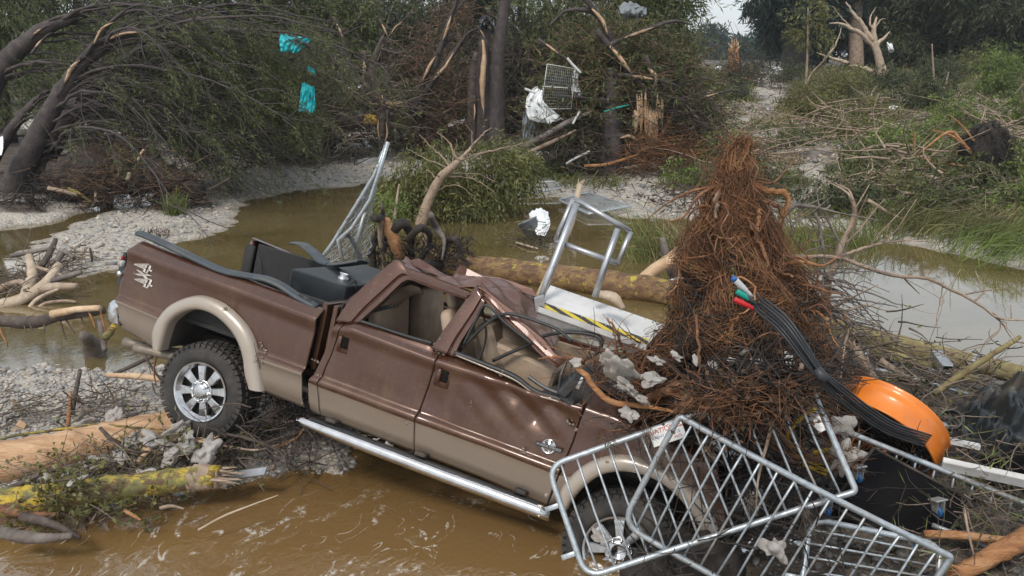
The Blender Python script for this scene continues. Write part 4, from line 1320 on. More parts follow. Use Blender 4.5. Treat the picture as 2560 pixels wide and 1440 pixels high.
# hazard tape
m, n, b = nmat("hazard_tape")
sx = n.nodes.new("ShaderNodeSeparateXYZ")
n.links.new(coord(n), sx.inputs[0])
ma = n.nodes.new("ShaderNodeMath"); ma.operation = 'ADD'
n.links.new(sx.outputs[0], ma.inputs[0]); n.links.new(sx.outputs[1], ma.inputs[1])
mm = n.nodes.new("ShaderNodeMath"); mm.operation = 'MULTIPLY'; mm.inputs[1].default_value = 7.4
n.links.new(ma.outputs[0], mm.inputs[0])
mf = n.nodes.new("ShaderNodeMath"); mf.operation = 'FRACT'
n.links.new(mm.outputs[0], mf.inputs[0])
mg = n.nodes.new("ShaderNodeMath"); mg.operation = 'GREATER_THAN'; mg.inputs[1].default_value = 0.5
n.links.new(mf.outputs[0], mg.inputs[0])
n.links.new(mixc(n, mg.outputs[0], (0.55, 0.42, 0.03), (0.02, 0.02, 0.022)), b.inputs["Base Color"])
b.inputs["Roughness"].default_value = 0.5

# ------------------------------------------------------------------ barricades
def para(pxs, Y0):
    """corners of the flat rectangle whose outline was read off the photo"""
    r = [ray(*q) for q in pxs]
    t0 = Y0 / r[0][1]
    t = np.linalg.solve(np.stack([r[1], -r[2], r[3]], 1), t0 * r[0])
    return [CAMP + a * b_ for a, b_ in zip([t0, *t], r)]
def rounded(C, rad, k=7):
    out = []
    for i in range(4):
        c, a, b_ = C[i], C[i - 1], C[(i + 1) % 4]
        r_ = rad[i]
        if r_ < 0.005:
            out.append(c)
            continue
        p0, p1 = c + unit(a - c) * r_, c + unit(b_ - c) * r_
        for t in np.linspace(0, 1, k):
            out.append(p0 * (1 - t) ** 2 + 2 * c * t * (1 - t) + p1 * t * t)
    out.append(out[0])
    return np.array(out)
def barricade(C, nb, label, rad=(0.13, 0.03, 0.03, 0.13), r=0.021, rb=0.0085, horizontal=False, feet=True, bow=0.0, sag=None):
    C = [np.asarray(c) for c in C]
    root = empty("barricade", C[3], label, "barricade", "loose crowd control barricades")
    o0 = C[3]
    nrm = unit(np.cross(C[1] - C[0], C[3] - C[0]))
    def bw(p):
        p = np.asarray(p)
        u_ = np.clip((p - C[0]) @ (C[1] - C[0]) / ((C[1] - C[0]) @ (C[1] - C[0])), 0, 1)
        return p + nrm * (bow * np.sin(u_ * math.pi))[..., None]
    pth = rounded(C, rad)
    dense = [pth[0]]
    for a, b_ in zip(pth[:-1], pth[1:]):
        k = max(1, int(np.linalg.norm(b_ - a) / 0.12))
        dense += [a + (b_ - a) * t for t in np.linspace(0, 1, k + 1)[1:]]
    MB().tube(bw(np.array(dense)) - o0, r, 10, cap=False).build("frame", "galvanised", root)
    a0, a1, b0, b1 = (C[0], C[1], C[3], C[2]) if not horizontal else (C[0], C[3], C[1], C[2])
    for i in range(nb):
        t = (i + 0.8) / (nb + 0.6)
        p, q = a0 + (a1 - a0) * t, b0 + (b1 - b0) * t
        kink = nrm * rng.normal(0, 0.010) + unit(C[1] - C[0]) * rng.normal(0, 0.006)
        MB().tube(bw(np.array([p, (p + q) / 2 + kink, q])) - o0, rb, 7, 5).build("bar", "galvanised", root)
    if feet:
        d = unit(C[0] - C[1])
        up = unit(C[0] - C[3])
        for t in (0.35, 0.78):
            p = C[0] + (C[3] - C[0]) * t
            MB().box(p + d * 0.05 - o0, (0.13, 0.008, 0.035), np.stack([d, nrm, up], 1), 0, 0.002).build("hook_plate", "galvanised", root)
    return root
CA = para([(1369, 1166), (2015, 940), (2140, 1228), (1465, 1445)], 5.0)
CB = para([(1698, 1040), (2378, 1392), (2198, 1654), (1555, 1309)], 4.72)
barA = barricade(CA, 15, "galvanised barricade leaning over the truck's front wheel, white sign wired on it", bow=0.035)
barB = barricade(CB, 15, "galvanised barricade lying tilted across the signed one, pointed top corner up", (0.03, 0.02, 0.03, 0.15), feet=False, bow=-0.04)
CC = [aty(2027, 1296, 4.78), aty(2350, 1362, 4.62), aty(2340, 1535, 4.35), aty(2000, 1490, 4.5)]
barricade(CC, 5, "half sunk barricade with level bars under the black case", (0.12, 0.1, 0.03, 0.03), horizontal=True, feet=True)
CD = [aty(2115, 1078, 5.45), aty(2620, 1282, 5.05), aty(2585, 1432, 5.1), aty(2075, 1232, 5.5)]
barricade(CD, 10, "barricade behind the black case with its top tube below the white beam", (0.05, 0.05, 0.05, 0.05), r=0.022, feet=False)
CE = [onz(1668, 700, 0.28), onz(1790, 682, 0.3), onz(1800, 712, 0.05), onz(1640, 722, 0.05)]
barricade(CE, 4, "barricade end poking out behind the mossy floating log", (0.25, 0.1, 0.1, 0.25), horizontal=True, feet=False)

# sign on the first barricade, hung just behind the bars
e1, e2 = unit(CA[1] - CA[0]), unit(CA[3] - CA[0])
nA = unit(np.cross(e1, e2))
if nA[1] > 0:
    nA = -nA
sc_ = aty(1668, 1083, 4.93)
sgn = empty("sign", sc_, "small white fence company sign with red and blue lettering on the barricade", "sign")
xdir = unit(aty(1714, 1062, 4.93) - aty(1624, 1092, 4.96))
ydir = unit(np.cross(-nA, xdir)); ydir = ydir if ydir[2] > 0 else -ydir
zdir = np.cross(xdir, ydir)
sgn.rotation_euler = Matrix(np.stack([xdir, ydir, zdir], 1).tolist()).to_euler()
MB().box((0, 0, 0), (0.235, 0.125, 0.003), None, 0, 0.001).build("plate", "white_sign", sgn, smooth=False)
for s_, sz, y_, x_, mt in (("NATIONAL", 0.047, 0.032, 0.0, "sign_red"), ("RENT A FENCE", 0.027, -0.008, 0.0, "sign_blue"), ("-5675", 0.026, -0.038, 0.06, "sign_red")):
    text_mesh(s_, sz, mt, sgn, Matrix.Translation((x_, y_, 0.0026)), "lettering", 0.0006)

# ------------------------------------------------------------------ tank in the bed and loose rail strips
tank = empty("fuel_tank", TQ, "black steel auxiliary fuel tank sitting in the truck bed", "fuel tank")
tank.rotation_euler = truck.rotation_euler
ta, tb_ = tl(729, 671, -0.52), tl(867, 723, -0.52)
tz = ta[2]
MB().box(((ta[0] + tb_[0]) / 2, 0.13, (tz + 0.585) / 2), (tb_[0] - ta[0], 1.30, tz - 0.585), None, 0, 0.012).build("shell", "tank_black", tank, smooth=False)
capx = tl(*A1([(1455, 400)])[0], -0.30)
c_ = np.array([capx[0], capx[1], tz])
MB().lathe([(0.05, 0), (0.05, 0.02), (0.035, 0.025), (0.034, 0.05), (0.0, 0.052)], c_, (0, 0, 1), 18).build("filler_cap", "aluminium", tank)
MB().box(c_ + (0, 0, 0.05), (0.09, 0.02, 0.02), None, 0, 0.004).build("cap_handle", "aluminium", tank)
hx = tb_ + (-0.02, 0.08, 0)
MB().tube([hx + (0, 0, -0.01), hx + (0.0, 0.0, 0.05), hx + (0.02, 0.02, 0.08), hx + (0.03, 0.05, 0.05), hx + (0.03, 0.06, -0.01)], 0.006, 6, 12).build("hose_loop", "black_plastic", tank)
for pts, lab in (([(738, 610, 0.55), (758, 612, 0.5), (785, 632, 0.42), (808, 655, 0.3), (830, 664, 0.15)], "torn grey plastic rail strip bent up behind the tank"),
                 ([(832, 664, 0.12), (860, 662, 0.05), (888, 658, -0.02), (908, 655, -0.08)], "short grey plastic rail strip lying on the tank top")):
    q = [tw(tl(*p)) for p in pts]
    o = cap_strip("rail_strip", [a - q[0] for a in q], 0.13, "rail_plastic", None, TR[:, 2], 24)
    o.location = q[0]
    tag(o, lab, "plastic strip")

# ------------------------------------------------------------------ white steel step platform with its handrail
pl = empty("step_platform", aty(1500, 790, 6.1), "white metal stair platform with yellow black hazard edge and tubular handrail on the cab", "platform")
po = np.array(pl.location)
FLq, NLq, FRq, NRq = aty(1376, 713, 6.42), aty(1347, 766, 6.02), aty(1662, 812, 6.12), aty(1618, 862, 5.72)
ex, ey = unit(FRq - FLq), unit(NLq - FLq)
en = unit(np.cross(ey, ex)); en = en if en[2] > 0 else -en
def plate(name, c4, th, mt, dn):
    c4 = [np.asarray(c) - po for c in c4]
    return MB().add(np.array(c4 + [c - dn * th for c in c4]), [[0, 1, 2, 3], [7, 6, 5, 4], [0, 4, 5, 1], [1, 5, 6, 2], [2, 6, 7, 3], [3, 7, 4, 0]]).build(name, mt, pl, smooth=False)
plate("deck", [FLq, NLq, NRq, FRq], 0.05, "white_paint", en)
h0 = NLq + en * 0.004 - ey * 0.085
h1 = NRq + en * 0.004 - ey * 0.085
plate("hazard_strip", [h0, NLq + en * 0.004, NRq + en * 0.004, h1], 0.003, "hazard_tape", en)
plate("skirt", [NLq - en * 0.052 - ey * 0.03, NLq - en * 0.052 - ey * 0.02, NRq - en * 0.052 - ey * 0.02, NRq - en * 0.052 - ey * 0.03], 0.08, "aluminium", en)
def rail(pts, r, n=None):
    MB().tube(np.array(pts) - po, r, 10, n).build("rail", "aluminium", pl)
rail([aty(1343, 775, 6.1), aty(1372, 690, 6.15), aty(1442, 508, 6.3)], 0.028)
rail([aty(1487, 742, 6.1), aty(1512, 664, 6.12), aty(1545, 572, 6.2)], 0.026)
f4 = [aty(1434, 496, 6.35), aty(1577, 579, 6.2), aty(1544, 659, 6.12), aty(1388, 602, 6.28)]
for a, b_ in zip(f4, f4[1:] + f4[:1]):
    rail([a, b_], 0.021)
plate("rail_shoe", [aty(1336, 748, 6.03), aty(1340, 782, 6.03), aty(1362, 770, 6.02), aty(1360, 740, 6.02)], 0.05, "aluminium", np.array([0, -1, 0.0]))
for i in range(9):
    t = (i + 0.5) / 9
    for a, b_ in ((FLq, FRq), (h0, h1)):
        c_ = a * (1 - t) + b_ * t + ey * 0.02
        MB().lathe([(0.006, 0), (0.006, 0.004), (0, 0.005)], c_ - po + en * 0.001, en, 6).build("rivet", "aluminium", pl)

# ------------------------------------------------------------------ orange drum fan
fan = empty("drum_fan", aty(2190, 1090, 5.75), "tipped over orange drum fan with black grille under the cable bundle", "drum fan")
fo0 = np.array(fan.location)
vd = unit(CAMP - fo0)
right = unit(np.cross((0, 0, 1.0), vd)) * 1.0
upv = np.cross(vd, right)
ang = math.radians(22)
dn = -upv * math.cos(ang) + (-right) * math.sin(ang) * 1.0
nf = unit(vd * math.cos(math.radians(61)) + dn * math.sin(math.radians(61)))   # open face, turned down
RF, DF = 0.47, 0.23
prof = [(RF - 0.01, 0.005), (RF + 0.012, 0.012), (RF + 0.016, 0.0), (RF + 0.002, -0.012), (RF, -0.05), (RF, -0.14), (RF + 0.006, -0.15), (RF, -0.16), (RF, -DF + 0.012), (RF + 0.016, -DF), (RF + 0.012, -DF - 0.012), (RF - 0.01, -DF - 0.005), (RF - 0.012, -DF + 0.02), (RF - 0.012, -0.02)]
MB().lathe(prof, -nf * -0.05, nf, 64, 0, None, True).build("drum", "orange_paint", fan)
gr = MB()
fu = unit(np.cross(nf, (0, 0, 1.0))); fw = np.cross(nf, fu)
for rr_ in np.linspace(0.06, 0.43, 11):
    a = np.linspace(0, 2 * math.pi, 40)
    gr.tube(np.stack([(math.cos(t) * fu + math.sin(t) * fw) * rr_ + nf * 0.055 for t in a]), 0.004, 5, cap=False)
for k in range(12):
    t = 2 * math.pi * k / 12
    rd = math.cos(t) * fu + math.sin(t) * fw
    gr.tube([rd * 0.05 + nf * 0.055, rd * 0.435 + nf * 0.055], 0.005, 5)
gr.build("grille", "black_mesh", fan)
MB().lathe([(0.42, -0.18), (0.0, -0.2)], (0, 0, 0), nf, 32).build("back_grille", "black_mesh", fan)
MB().lathe([(0.0, 0.0), (0.10, 0.0), (0.11, -0.03), (0.11, -0.16), (0, -0.17)], (0, 0, 0), nf, 20).build("motor", "black_panel", fan)
for k in range(3):
    t = 2 * math.pi * k / 3
    rd = math.cos(t) * fu + math.sin(t) * fw
    tg = -math.sin(t) * fu + math.cos(t) * fw
    g = np.array([[rd * r_ + tg * w_ * s_ + nf * (0.03 * s_ - 0.03) for s_ in (-1, 1)] for r_, w_ in ((0.1, 0.05), (0.25, 0.11), (0.39, 0.13))])
    solid(MB().grid(g).build("blade", "dark_metal", fan), 0.006)
def spoked_wheel(c, ax, R, mt="black_plastic", par=None, w=0.05):
    o = MB().lathe([(R * 0.78, -w / 2), (R * 0.95, -w / 2), (R, -w / 4), (R, w / 4), (R * 0.95, w / 2), (R * 0.78, w / 2), (R * 0.76, 0)], c, ax, 32, 0, None, True)
    o.lathe([(0, -w / 2), (R * 0.2, -w / 2), (R * 0.2, w / 2), (0, w / 2)], c, ax, 14)
    ax = unit(np.array(ax)); u_ = unit(np.cross(ax, (0.1, 0.3, 1.0))); w_ = np.cross(ax, u_)
    for k in range(5):
        t = 2 * math.pi * k / 5
        rd = math.cos(t) * u_ + math.sin(t) * w_
        o.tube([np.asarray(c) + rd * R * 0.15, np.asarray(c) + rd * R * 0.8], R * 0.09, 6)
    return o.build("wheel", mt, par)
spoked_wheel(aty(2303, 1153, 5.45) - fo0, (0.15, -0.9, 0.35), 0.088, par=fan)
spoked_wheel(aty(2376, 1050, 5.95) - fo0, (-0.45, -0.45, 0.75), 0.10, par=fan)
MB().tube([aty(2303, 1153, 5.47) - fo0, aty(2345, 1100, 5.7) - fo0, aty(2376, 1050, 5.93) - fo0], 0.014, 8).build("axle", "dark_metal", fan)
MB().box(aty(2345, 1080, 5.62) - fo0, (0.07, 0.05, 0.17), rotm(0.3, 0.35, 0.3), 0, 0.004).build("frame_bracket", "aluminium", fan)

# ------------------------------------------------------------------ black case on blue castors
CK = [aty(2185, 1120, 5.35), aty(2425, 1250, 5.1), aty(2330, 1400, 4.95), aty(2075, 1262, 5.2)]
case = empty("equipment_case", CK[3], "black flat bottomed equipment case lying on its back, blue castors showing", "case")
co = np.array(case.location)
nk = unit(np.cross(CK[1] - CK[0], CK[3] - CK[0])); nk = nk if nk[1] < 0 else -nk
c4 = [np.asarray(c) - co for c in CK]
o = MB().add(np.array(c4 + [c - nk * 0.45 for c in c4]), [[0, 3, 2, 1], [4, 5, 6, 7], [0, 1, 5, 4], [1, 2, 6, 5], [2, 3, 7, 6], [3, 0, 4, 7]]).build("shell", "black_panel", case, smooth=False)
bevel(o, 0.012)
for a, b_ in ((0, 1), (1, 2), (2, 3), (3, 0)):
    MB().tube([c4[a], c4[b_]], 0.012, 6).build("edge_trim", "dark_metal", case)
for (x, y), Y in (((2345, 1272), 4.93), ((2145, 1188), 5.2), ((2066, 1272), 5.08), ((2277, 1365), 4.85)):
    c_ = aty(x, y, Y) - co
    cs = MB().lathe([(0.012, -0.016), (0.036, -0.016), (0.042, -0.008), (0.042, 0.008), (0.036, 0.016), (0.012, 0.016)], c_ + (0, 0, -0.02), (0.9, 0.3, 0.1), 20, 0, None, True).build("castor", "blue_wheel", case)
    f_ = MB().box(c_ + np.array([0.022, 0, 0.02]), (0.006, 0.05, 0.09), rotm(0.3, 0, 0), 0, 0.002).box(c_ + np.array([-0.022, 0, 0.02]), (0.006, 0.05, 0.09), rotm(0.3, 0, 0), 0, 0.002)
    f_.box(c_ + np.array([0, 0.02, 0.06]), (0.10, 0.085, 0.012), rotm(0.3, 0, -0.3), 0, 0.003)
    f_.build("fork", "galvanised", cs, smooth=False)

# ------------------------------------------------------------------ beams, posts, plates
def beam(name, a, b_, s, mt, label, cat, up=(0, 0, 1), hollow=False, group=None):
    a, b_ = np.asarray(a), np.asarray(b_)
    d = unit(b_ - a)
    s_ = unit(np.cross(d, up))
    u_ = np.cross(s_, d)
    L_ = np.linalg.norm(b_ - a)
    rot = np.stack([d, s_, u_], 1)
    mb = MB()
    if hollow:
        t = min(s) * 0.12
        for sg in (-1, 1):
            mb.box((b_ - a) / 2 + s_ * sg * (s[0] / 2 - t / 2), (L_, t, s[1]), rot, 0, t * 0.2)
            mb.box((b_ - a) / 2 + u_ * sg * (s[1] / 2 - t / 2), (L_, s[0] - 2 * t - 0.002, t), rot, 0, t * 0.2)
    else:
        mb.box((b_ - a) / 2, (L_, s[0], s[1]), rot, 0, min(s) * 0.12)
    o = mb.build(name, mt, smooth=False)
    o.location = a
    return tag(o, label, cat, group)
beam("metal_beam", aty(2355, 1158, 5.28), aty(2640, 1220, 4.95), (0.05, 0.095), "white_paint", "long white square beam running past the fan wheel to the tarp", "beam", (0, -0.5, 1))
beam("metal_beam", aty(2300, 1086, 5.6), aty(2450, 1118, 5.45), (0.05, 0.04), "white_paint", "short white channel beside the fan's bracket", "beam")
beam("metal_bracket", aty(2030, 1035, 5.15), aty(2062, 1078, 5.05), (0.10, 0.03), "aluminium", "flat pale bracket under the roots beside the yellow strap", "bracket", (0, -1, 0.3))
beam("metal_channel", aty(2340, 885, 7.6), aty(2370, 925, 7.2), (0.11, 0.09), "aluminium", "hollow aluminium channel end beside the yellow green log", "channel", hollow=True)
beam("metal_plate", aty(2448, 880, 7.9), aty(2430, 912, 7.7), (0.05, 0.02), "aluminium", "small grey metal offcut standing at the water's edge", "metal plate")
beam("metal_plate", aty(575, 1190, 6.15), aty(665, 1178, 6.05), (0.075, 0.02), "aluminium", "flat silver metal plate beside the splintered yellow log", "metal plate", (0, -0.6, 1))
beam("wooden_stake", aty(1825, 1003, 4.85), aty(1832, 1060, 4.8), (0.03, 0.02), "wood_orange", "short orange stake stuck between roots and barricade", "stake")
for pts, lab in (([(1970, 890, 7.3), (2200, 925, 7.2), (2420, 985, 6.9)], "thin galvanised pole under the debris beside the lichen covered logs"),
                 ([(2080, 880, 7.8), (2250, 905, 7.7), (2400, 945, 7.3)], "upper thin galvanised pole crossing the gravel by the water"),
                 ([(2330, 1312, 4.95), (2430, 1352, 4.85), (2530, 1400, 4.8)], "loose steel tube on the stones below the black case"),
                 ([(2060, 860, 8.2), (2200, 892, 7.9), (2330, 925, 7.5)], "short galvanised pole half buried in brushwood")):
    q = [aty(x, y, Y) for x, y, Y in pts]
    o = MB().tube(np.array(q) - q[0], 0.018, 8, 8).build("metal_pole", "galvanised")
    o.location = q[0]
    tag(o, lab, "pole")

# ------------------------------------------------------------------ tarp, strap, cables
pts = [[(2400, 1010, 6.6), (2440, 985, 6.5), (2490, 960, 6.4), (2560, 935, 6.2), (2660, 930, 6.0)],
       [(2385, 1080, 6.2), (2440, 1050, 6.1), (2500, 1010, 6.0), (2570, 985, 5.8), (2670, 980, 5.6)],
       [(2370, 1120, 5.95), (2440, 1110, 5.8), (2500, 1085, 5.65), (2570, 1070, 5.5), (2680, 1060, 5.3)],
       [(2400, 1165, 5.75), (2450, 1165, 5.6), (2510, 1150, 5.45), (2580, 1140, 5.25), (2690, 1130, 5.0)],
       [(2440, 1225, 5.6), (2490, 1225, 5.45), (2540, 1225, 5.3), (2600, 1230, 5.1), (2700, 1230, 4.9)]]
g = np.array([smooth_path([aty(*p) for p in r_], 60) for r_ in pts])
g = np.stack([smooth_path(g[:, i], 50) for i in range(60)], 1)
uu, vv = np.meshgrid(np.linspace(0, 1, 60), np.linspace(0, 1, 50))
fold = 0.09 * vnoise(uu * 5 + vv * 3, vv * 2.0 - uu, 1.5, 3, 3) + 0.14 * (np.abs(((uu * 3.3 - vv * 2.6 + 0.25 * vnoise(uu, vv, 4, 2)) % 1) - 0.5) - 0.25)
g[..., 2] += fold
g[..., 1] -= fold * 0.5
to = g[0, 0].copy()
tarp = solid(MB().grid(g - to).build("tarpaulin", "tarp_black"), 0.004)
tarp.location = to
tag(tarp, "crumpled black tarpaulin with eyelets and dried silt", "tarpaulin")
for i, j in ((3, 50), (34, 46), (20, 57), (44, 30)):
    nn = unit(np.cross(g[i, j + 1] - g[i, j], g[i + 1, j] - g[i, j])); nn = nn if nn[1] < 0 else -nn
    MB().lathe([(0.008, 0.004), (0.012, 0.007), (0.018, 0.004), (0.018, -0.001), (0.008, -0.001)], g[i, j] - to + nn * 0.004, nn, 14).build("eyelet", "aluminium", tarp)
def ribbon(pts, w, mt, name, label, cat, twist=0.0, n=50, group=None):
    p = smooth_path([aty(*q) for q in pts], n)
    t = unit(np.gradient(p, axis=0))
    s_ = unit(np.cross(t, unit(CAMP - p)))
    b_ = np.cross(t, s_)
    a = np.linspace(0.4, 0.4 + twist, n)[:, None]
    sv = s_ * np.cos(a) + b_ * np.sin(a)
    o = solid(MB().grid(np.stack([p - sv * w, p + sv * w], 0) - p[0]).build(name, mt), 0.003)
    o.location = p[0]
    return tag(o, label, cat, group)
ribbon([(2050, 1015, 5.1), (2010, 1040, 5.0), (1975, 1075, 4.95), (1968, 1090, 4.95), (1985, 1130, 5.0), (2010, 1155, 5.0), (2060, 1160, 5.0), (2095, 1148, 4.98)], 0.018, "yellow_strap", "strap", "yellow webbing strap looped behind the barricade bars", "strap", 1.2)
ribbon([(2035, 1133, 4.95), (2070, 1126, 4.9), (2100, 1130, 4.9)], 0.02, "yellow_strap", "strap", "short yellow strap end beside the foam tuft", "strap", 0.5)
MB_ = MB().box((0, 0, 0), (0.20, 0.03, 0.05), rotm(0, 0.42, 0), 0, 0.012)
o = MB_.build("buckle_bar", "yellow_strap"); o.location = aty(2038, 1170, 5.02)
tag(o, "flat yellow strap handle below the webbing strap", "handle")
cpath = [(1880, 738, 5.0), (1905, 765, 4.85), (1960, 812, 4.62), (2010, 880, 4.52), (2050, 935, 4.5), (2105, 985, 4.58), (2165, 1032, 4.75), (2230, 1072, 4.95), (2318, 1102, 5.2)]
for i, nm in enumerate(("white capped", "teal capped", "red capped", "black capped", "thin spare", "taped spare")):
    st = [(1868, 742, 5.05), (1876, 748, 5.05), (1890, 772, 5.0), (1892, 762, 5.02), (1890, 735, 5.1), (1900, 750, 5.1)][i]
    q = [aty(*st)] + [aty(x + (i - 2.5) * 5.0 * (1 if 3 > k else 0.75), y - (i - 2.5) * 5.2 * (1 if k not in (4,) else 0.5), Y + 0.012 * (i % 3)) for k, (x, y, Y) in enumerate(cpath)][1:]
    o = MB().tube(np.array(q) - q[0], 0.008, 8, 70).build("cable", "cable_black")
    o.location = q[0]
    tag(o, "black power cable in the bundle, " + nm + " end in the roots", "cable", "bundled black power cables")
def plug(a, b_, r, mt, tip, label):
    A_, B_ = aty(*a), aty(*b_)
    root = empty("power_connector", A_, label, "connector")
    d = B_ - A_
    L_ = np.linalg.norm(d)
    MB().lathe([(0, 0), (r * 0.9, 0), (r, L_ * 0.05), (r, L_ * 0.45), (r * 0.86, L_ * 0.5), (r * 0.9, L_ * 0.62), (r * 0.7, L_ * 0.66), (r * 0.75, L_ * 0.8), (r * 0.55, L_), (0, L_)], (0, 0, 0), d, 18).build("body", mt, root)
    if tip:
        MB().lathe([(0, -0.025), (r * 0.85, -0.025), (r * 0.95, 0.0), (r * 0.8, 0.003)], (0, 0, 0), d, 18).build("cap", tip, root)
plug((1838, 700, 4.98), (1880, 742, 4.98), 0.021, "plug_white", "plug_blue", "white cable connector with blue cap lodged in the red roots")
plug((1842, 728, 4.95), (1888, 758, 4.93), 0.019, "plug_teal", None, "teal cable connector lodged in the red roots")
plug((1866, 742, 4.94), (1905, 772, 4.93), 0.017, "black_plastic", None, "black cable connector between teal and red ones")
plug((1836, 748, 4.92), (1894, 776, 4.9), 0.018, "plug_red", None, "red cable connector lodged in the red roots")
c_ = aty(2052, 937, 4.5)
o = MB().tube([(-0.03, 0.02, 0.03), (0.03, -0.02, -0.03)], 0.034, 10).build("cable_tape", "cable_black"); o.location = c_
tag(o, "black tape wrap gathering the cable bundle", "tape")
# ------------------------------------------------------------------ logs, sticks and roots
def gp(pts, dz=0.0):
    """photo points on the ground or water, lifted"""
    return [ground(x, y) + np.array([0, 0, dz if np.isscalar(dz) else dz[i]]) for i, (x, y) in enumerate(pts)]
def log(name, pts, r, mt, label, cat="log", n=26, segs=14, splinter=None, knots=0, jit=0.03, group=None, endmat="wood_fresh"):
    pts = np.array(pts, float)
    o0 = pts[0].copy()
    p = smooth_path(pts, n) - o0
    p += 0.03 * np.mean(r) * rng.standard_normal(p.shape)
    if splinter is None and not knots:
        o = MB().tube(p, r, segs, jit=jit).build(name, mt)
        o.location = o0
        return tag(o, label, cat, group)
    root = empty(name, o0, label, cat, group)
    MB().tube(p, r, segs, jit=jit).build("trunk", mt, root)
    rr = np.interp(np.linspace(0, 1, n), np.linspace(0, 1, len(r)), r) if not np.isscalar(r) else np.full(n, r)
    for e in (splinter or []):
        mb = MB()
        c = p[e]
        d = unit(p[e] - p[1 if e == 0 else -2])
        u_ = unit(np.cross(d, (0.2, 0.1, 1.0))); w_ = np.cross(d, u_)
        R_ = rr[e]
        for k in range(26):
            a, q = rng.uniform(0, 6.28), R_ * rng.uniform(0.3, 0.95)
            s_ = c + (math.cos(a) * u_ + math.sin(a) * w_) * q - d * R_ * 0.8
            l_ = R_ * rng.uniform(1.0, 3.2)
            dd = unit(d + 0.25 * rng.standard_normal(3))
            mb.tube([s_, s_ + dd * l_ * 0.6, s_ + dd * l_], [R_ * 0.22, R_ * 0.14, 0.002], 5)
        mb.build("splintered_end", endmat, root, smooth=False)
    for k in range(knots):
        i = int(rng.integers(2, n - 2))
        d = unit(rng.standard_normal(3) + (0, -0.3, 0.6))
        MB().tube([p[i], p[i] + d * rr[i] * 1.2, p[i] + d * rr[i] * rng.uniform(1.5, 2.6)], [rr[i] * 0.35, rr[i] * 0.25, rr[i] * 0.1], 7).build("branch_stub", mt, root)
    return root
def stick(pts, r, mt, label, cat="stick", n=14, segs=7, group=None):
    return log("branch", pts, r, mt, label, cat, n, segs, None, 0, 0.05, group)

# big near logs
log("fallen_log", [aty(-60, 1165, 6.3), aty(120, 1135, 6.45), aty(300, 1095, 6.72), aty(450, 1062, 6.95)], [0.185, 0.18, 0.165, 0.15], "wood_peeled", "thick barkless tan log pinned under the truck's rear wheel", n=30, segs=20)
log("fallen_log", [aty(-40, 1262, 5.72), aty(150, 1240, 5.78), aty(330, 1215, 5.88), aty(480, 1195, 5.95), aty(545, 1192, 5.97)], [0.12, 0.115, 0.11, 0.10, 0.095], "lichen_bark", "yellow and green lichen covered log with a splintered brown end", n=34, segs=16, splinter=[-1], endmat="wood_drift")
q_ = smooth_path([aty(470, 1197, 5.945), aty(500, 1194, 5.96), aty(548, 1192, 5.975)], 14)
yl = [o_ for o_ in col.objects if o_.get("label", "").startswith("yellow and green lichen")][0]
MB().tube(q_ - np.array(yl.location), [0.098, 0.106, 0.104, 0.09], 16, jit=0.05).build("bare_end", "wood_drift", yl)
log("fallen_log", gp([(1060, 676), (1200, 694), (1400, 718), (1560, 742), (1700, 762)], 0.16), [0.20, 0.20, 0.21, 0.22, 0.20], "lichen_brown", "long mossy brown log floating behind the truck cab", n=40, segs=18, knots=2)
log("fallen_log", [aty(2050, 805, 8.3), aty(2200, 850, 8.3), aty(2380, 895, 8.3), aty(2620, 950, 8.3)], [0.115, 0.11, 0.10, 0.10], "lichen_pale", "yellow green log along the edge of the calm water", n=36, segs=14)
log("fallen_log", [aty(2180, 880, 7.6), aty(2290, 905, 7.6), aty(2440, 950, 7.5)], [0.055, 0.05, 0.045], "lichen_pale", "thinner yellow green log below the long one", n=20)
log("fallen_log", [aty(2060, 935, 6.7), aty(2100, 940, 6.6), aty(2160, 962, 6.5)], [0.08, 0.075, 0.06], "lichen_pale", "stubby yellow green log end above the orange fan", n=12)
stick([aty(2335, 985, 6.5), aty(2420, 925, 6.55), aty(2550, 842, 6.7)], [0.032, 0.028, 0.02], "lichen_pale", "straight pale yellow pole slanting over the gravel", "pole")
log("fallen_log", [aty(2080, 860, 7.0), aty(2110, 925, 6.9), aty(2140, 965, 6.9)], [0.06, 0.07, 0.06], "bark_dark", "dark upright stub between the roots and the fan", n=12)
log("fallen_log", [aty(2135, 870, 7.1), aty(2170, 930, 7.0), aty(2210, 985, 6.9)], [0.05, 0.055, 0.04], "wood_drift", "frayed brown stick leaning behind the fan", n=12, splinter=[0], endmat="wood_drift")
stick([aty(2200, 900, 7.0), aty(2270, 950, 6.9), aty(2330, 990, 6.8)], [0.03, 0.03, 0.015], "wood_drift", "bent brown stick lying on the gravel behind the fan")
stick([aty(2310, 1335, 4.85), aty(2400, 1338, 4.8), aty(2500, 1350, 4.75), aty(2560, 1345, 4.75)], [0.03, 0.032, 0.03, 0.02], "wood_orange", "curved orange stripped branch below the black case")
log("fallen_log", [aty(2390, 1440, 4.55), aty(2480, 1390, 4.6), aty(2600, 1325, 4.7)], [0.05, 0.065, 0.07], "wood_orange", "thick split orange branch in the lower debris", n=14, splinter=[0], endmat="wood_orange")
stick([aty(2410, 1270, 4.9), aty(2425, 1350, 4.75), aty(2450, 1440, 4.6)], [0.010, 0.009, 0.006], "wood_drift", "thin upright brown twig in front of the split orange branch", "twig")
stick([aty(2015, 880, 4.85), aty(1990, 950, 4.75), aty(1940, 1030, 4.7), aty(1915, 1120, 4.66), aty(1895, 1200, 4.62), aty(1890, 1290, 4.6)], [0.016, 0.015, 0.013, 0.011, 0.008, 0.004], "wood_drift", "long thin twig hanging over the barricades from the roots", "twig", 24)

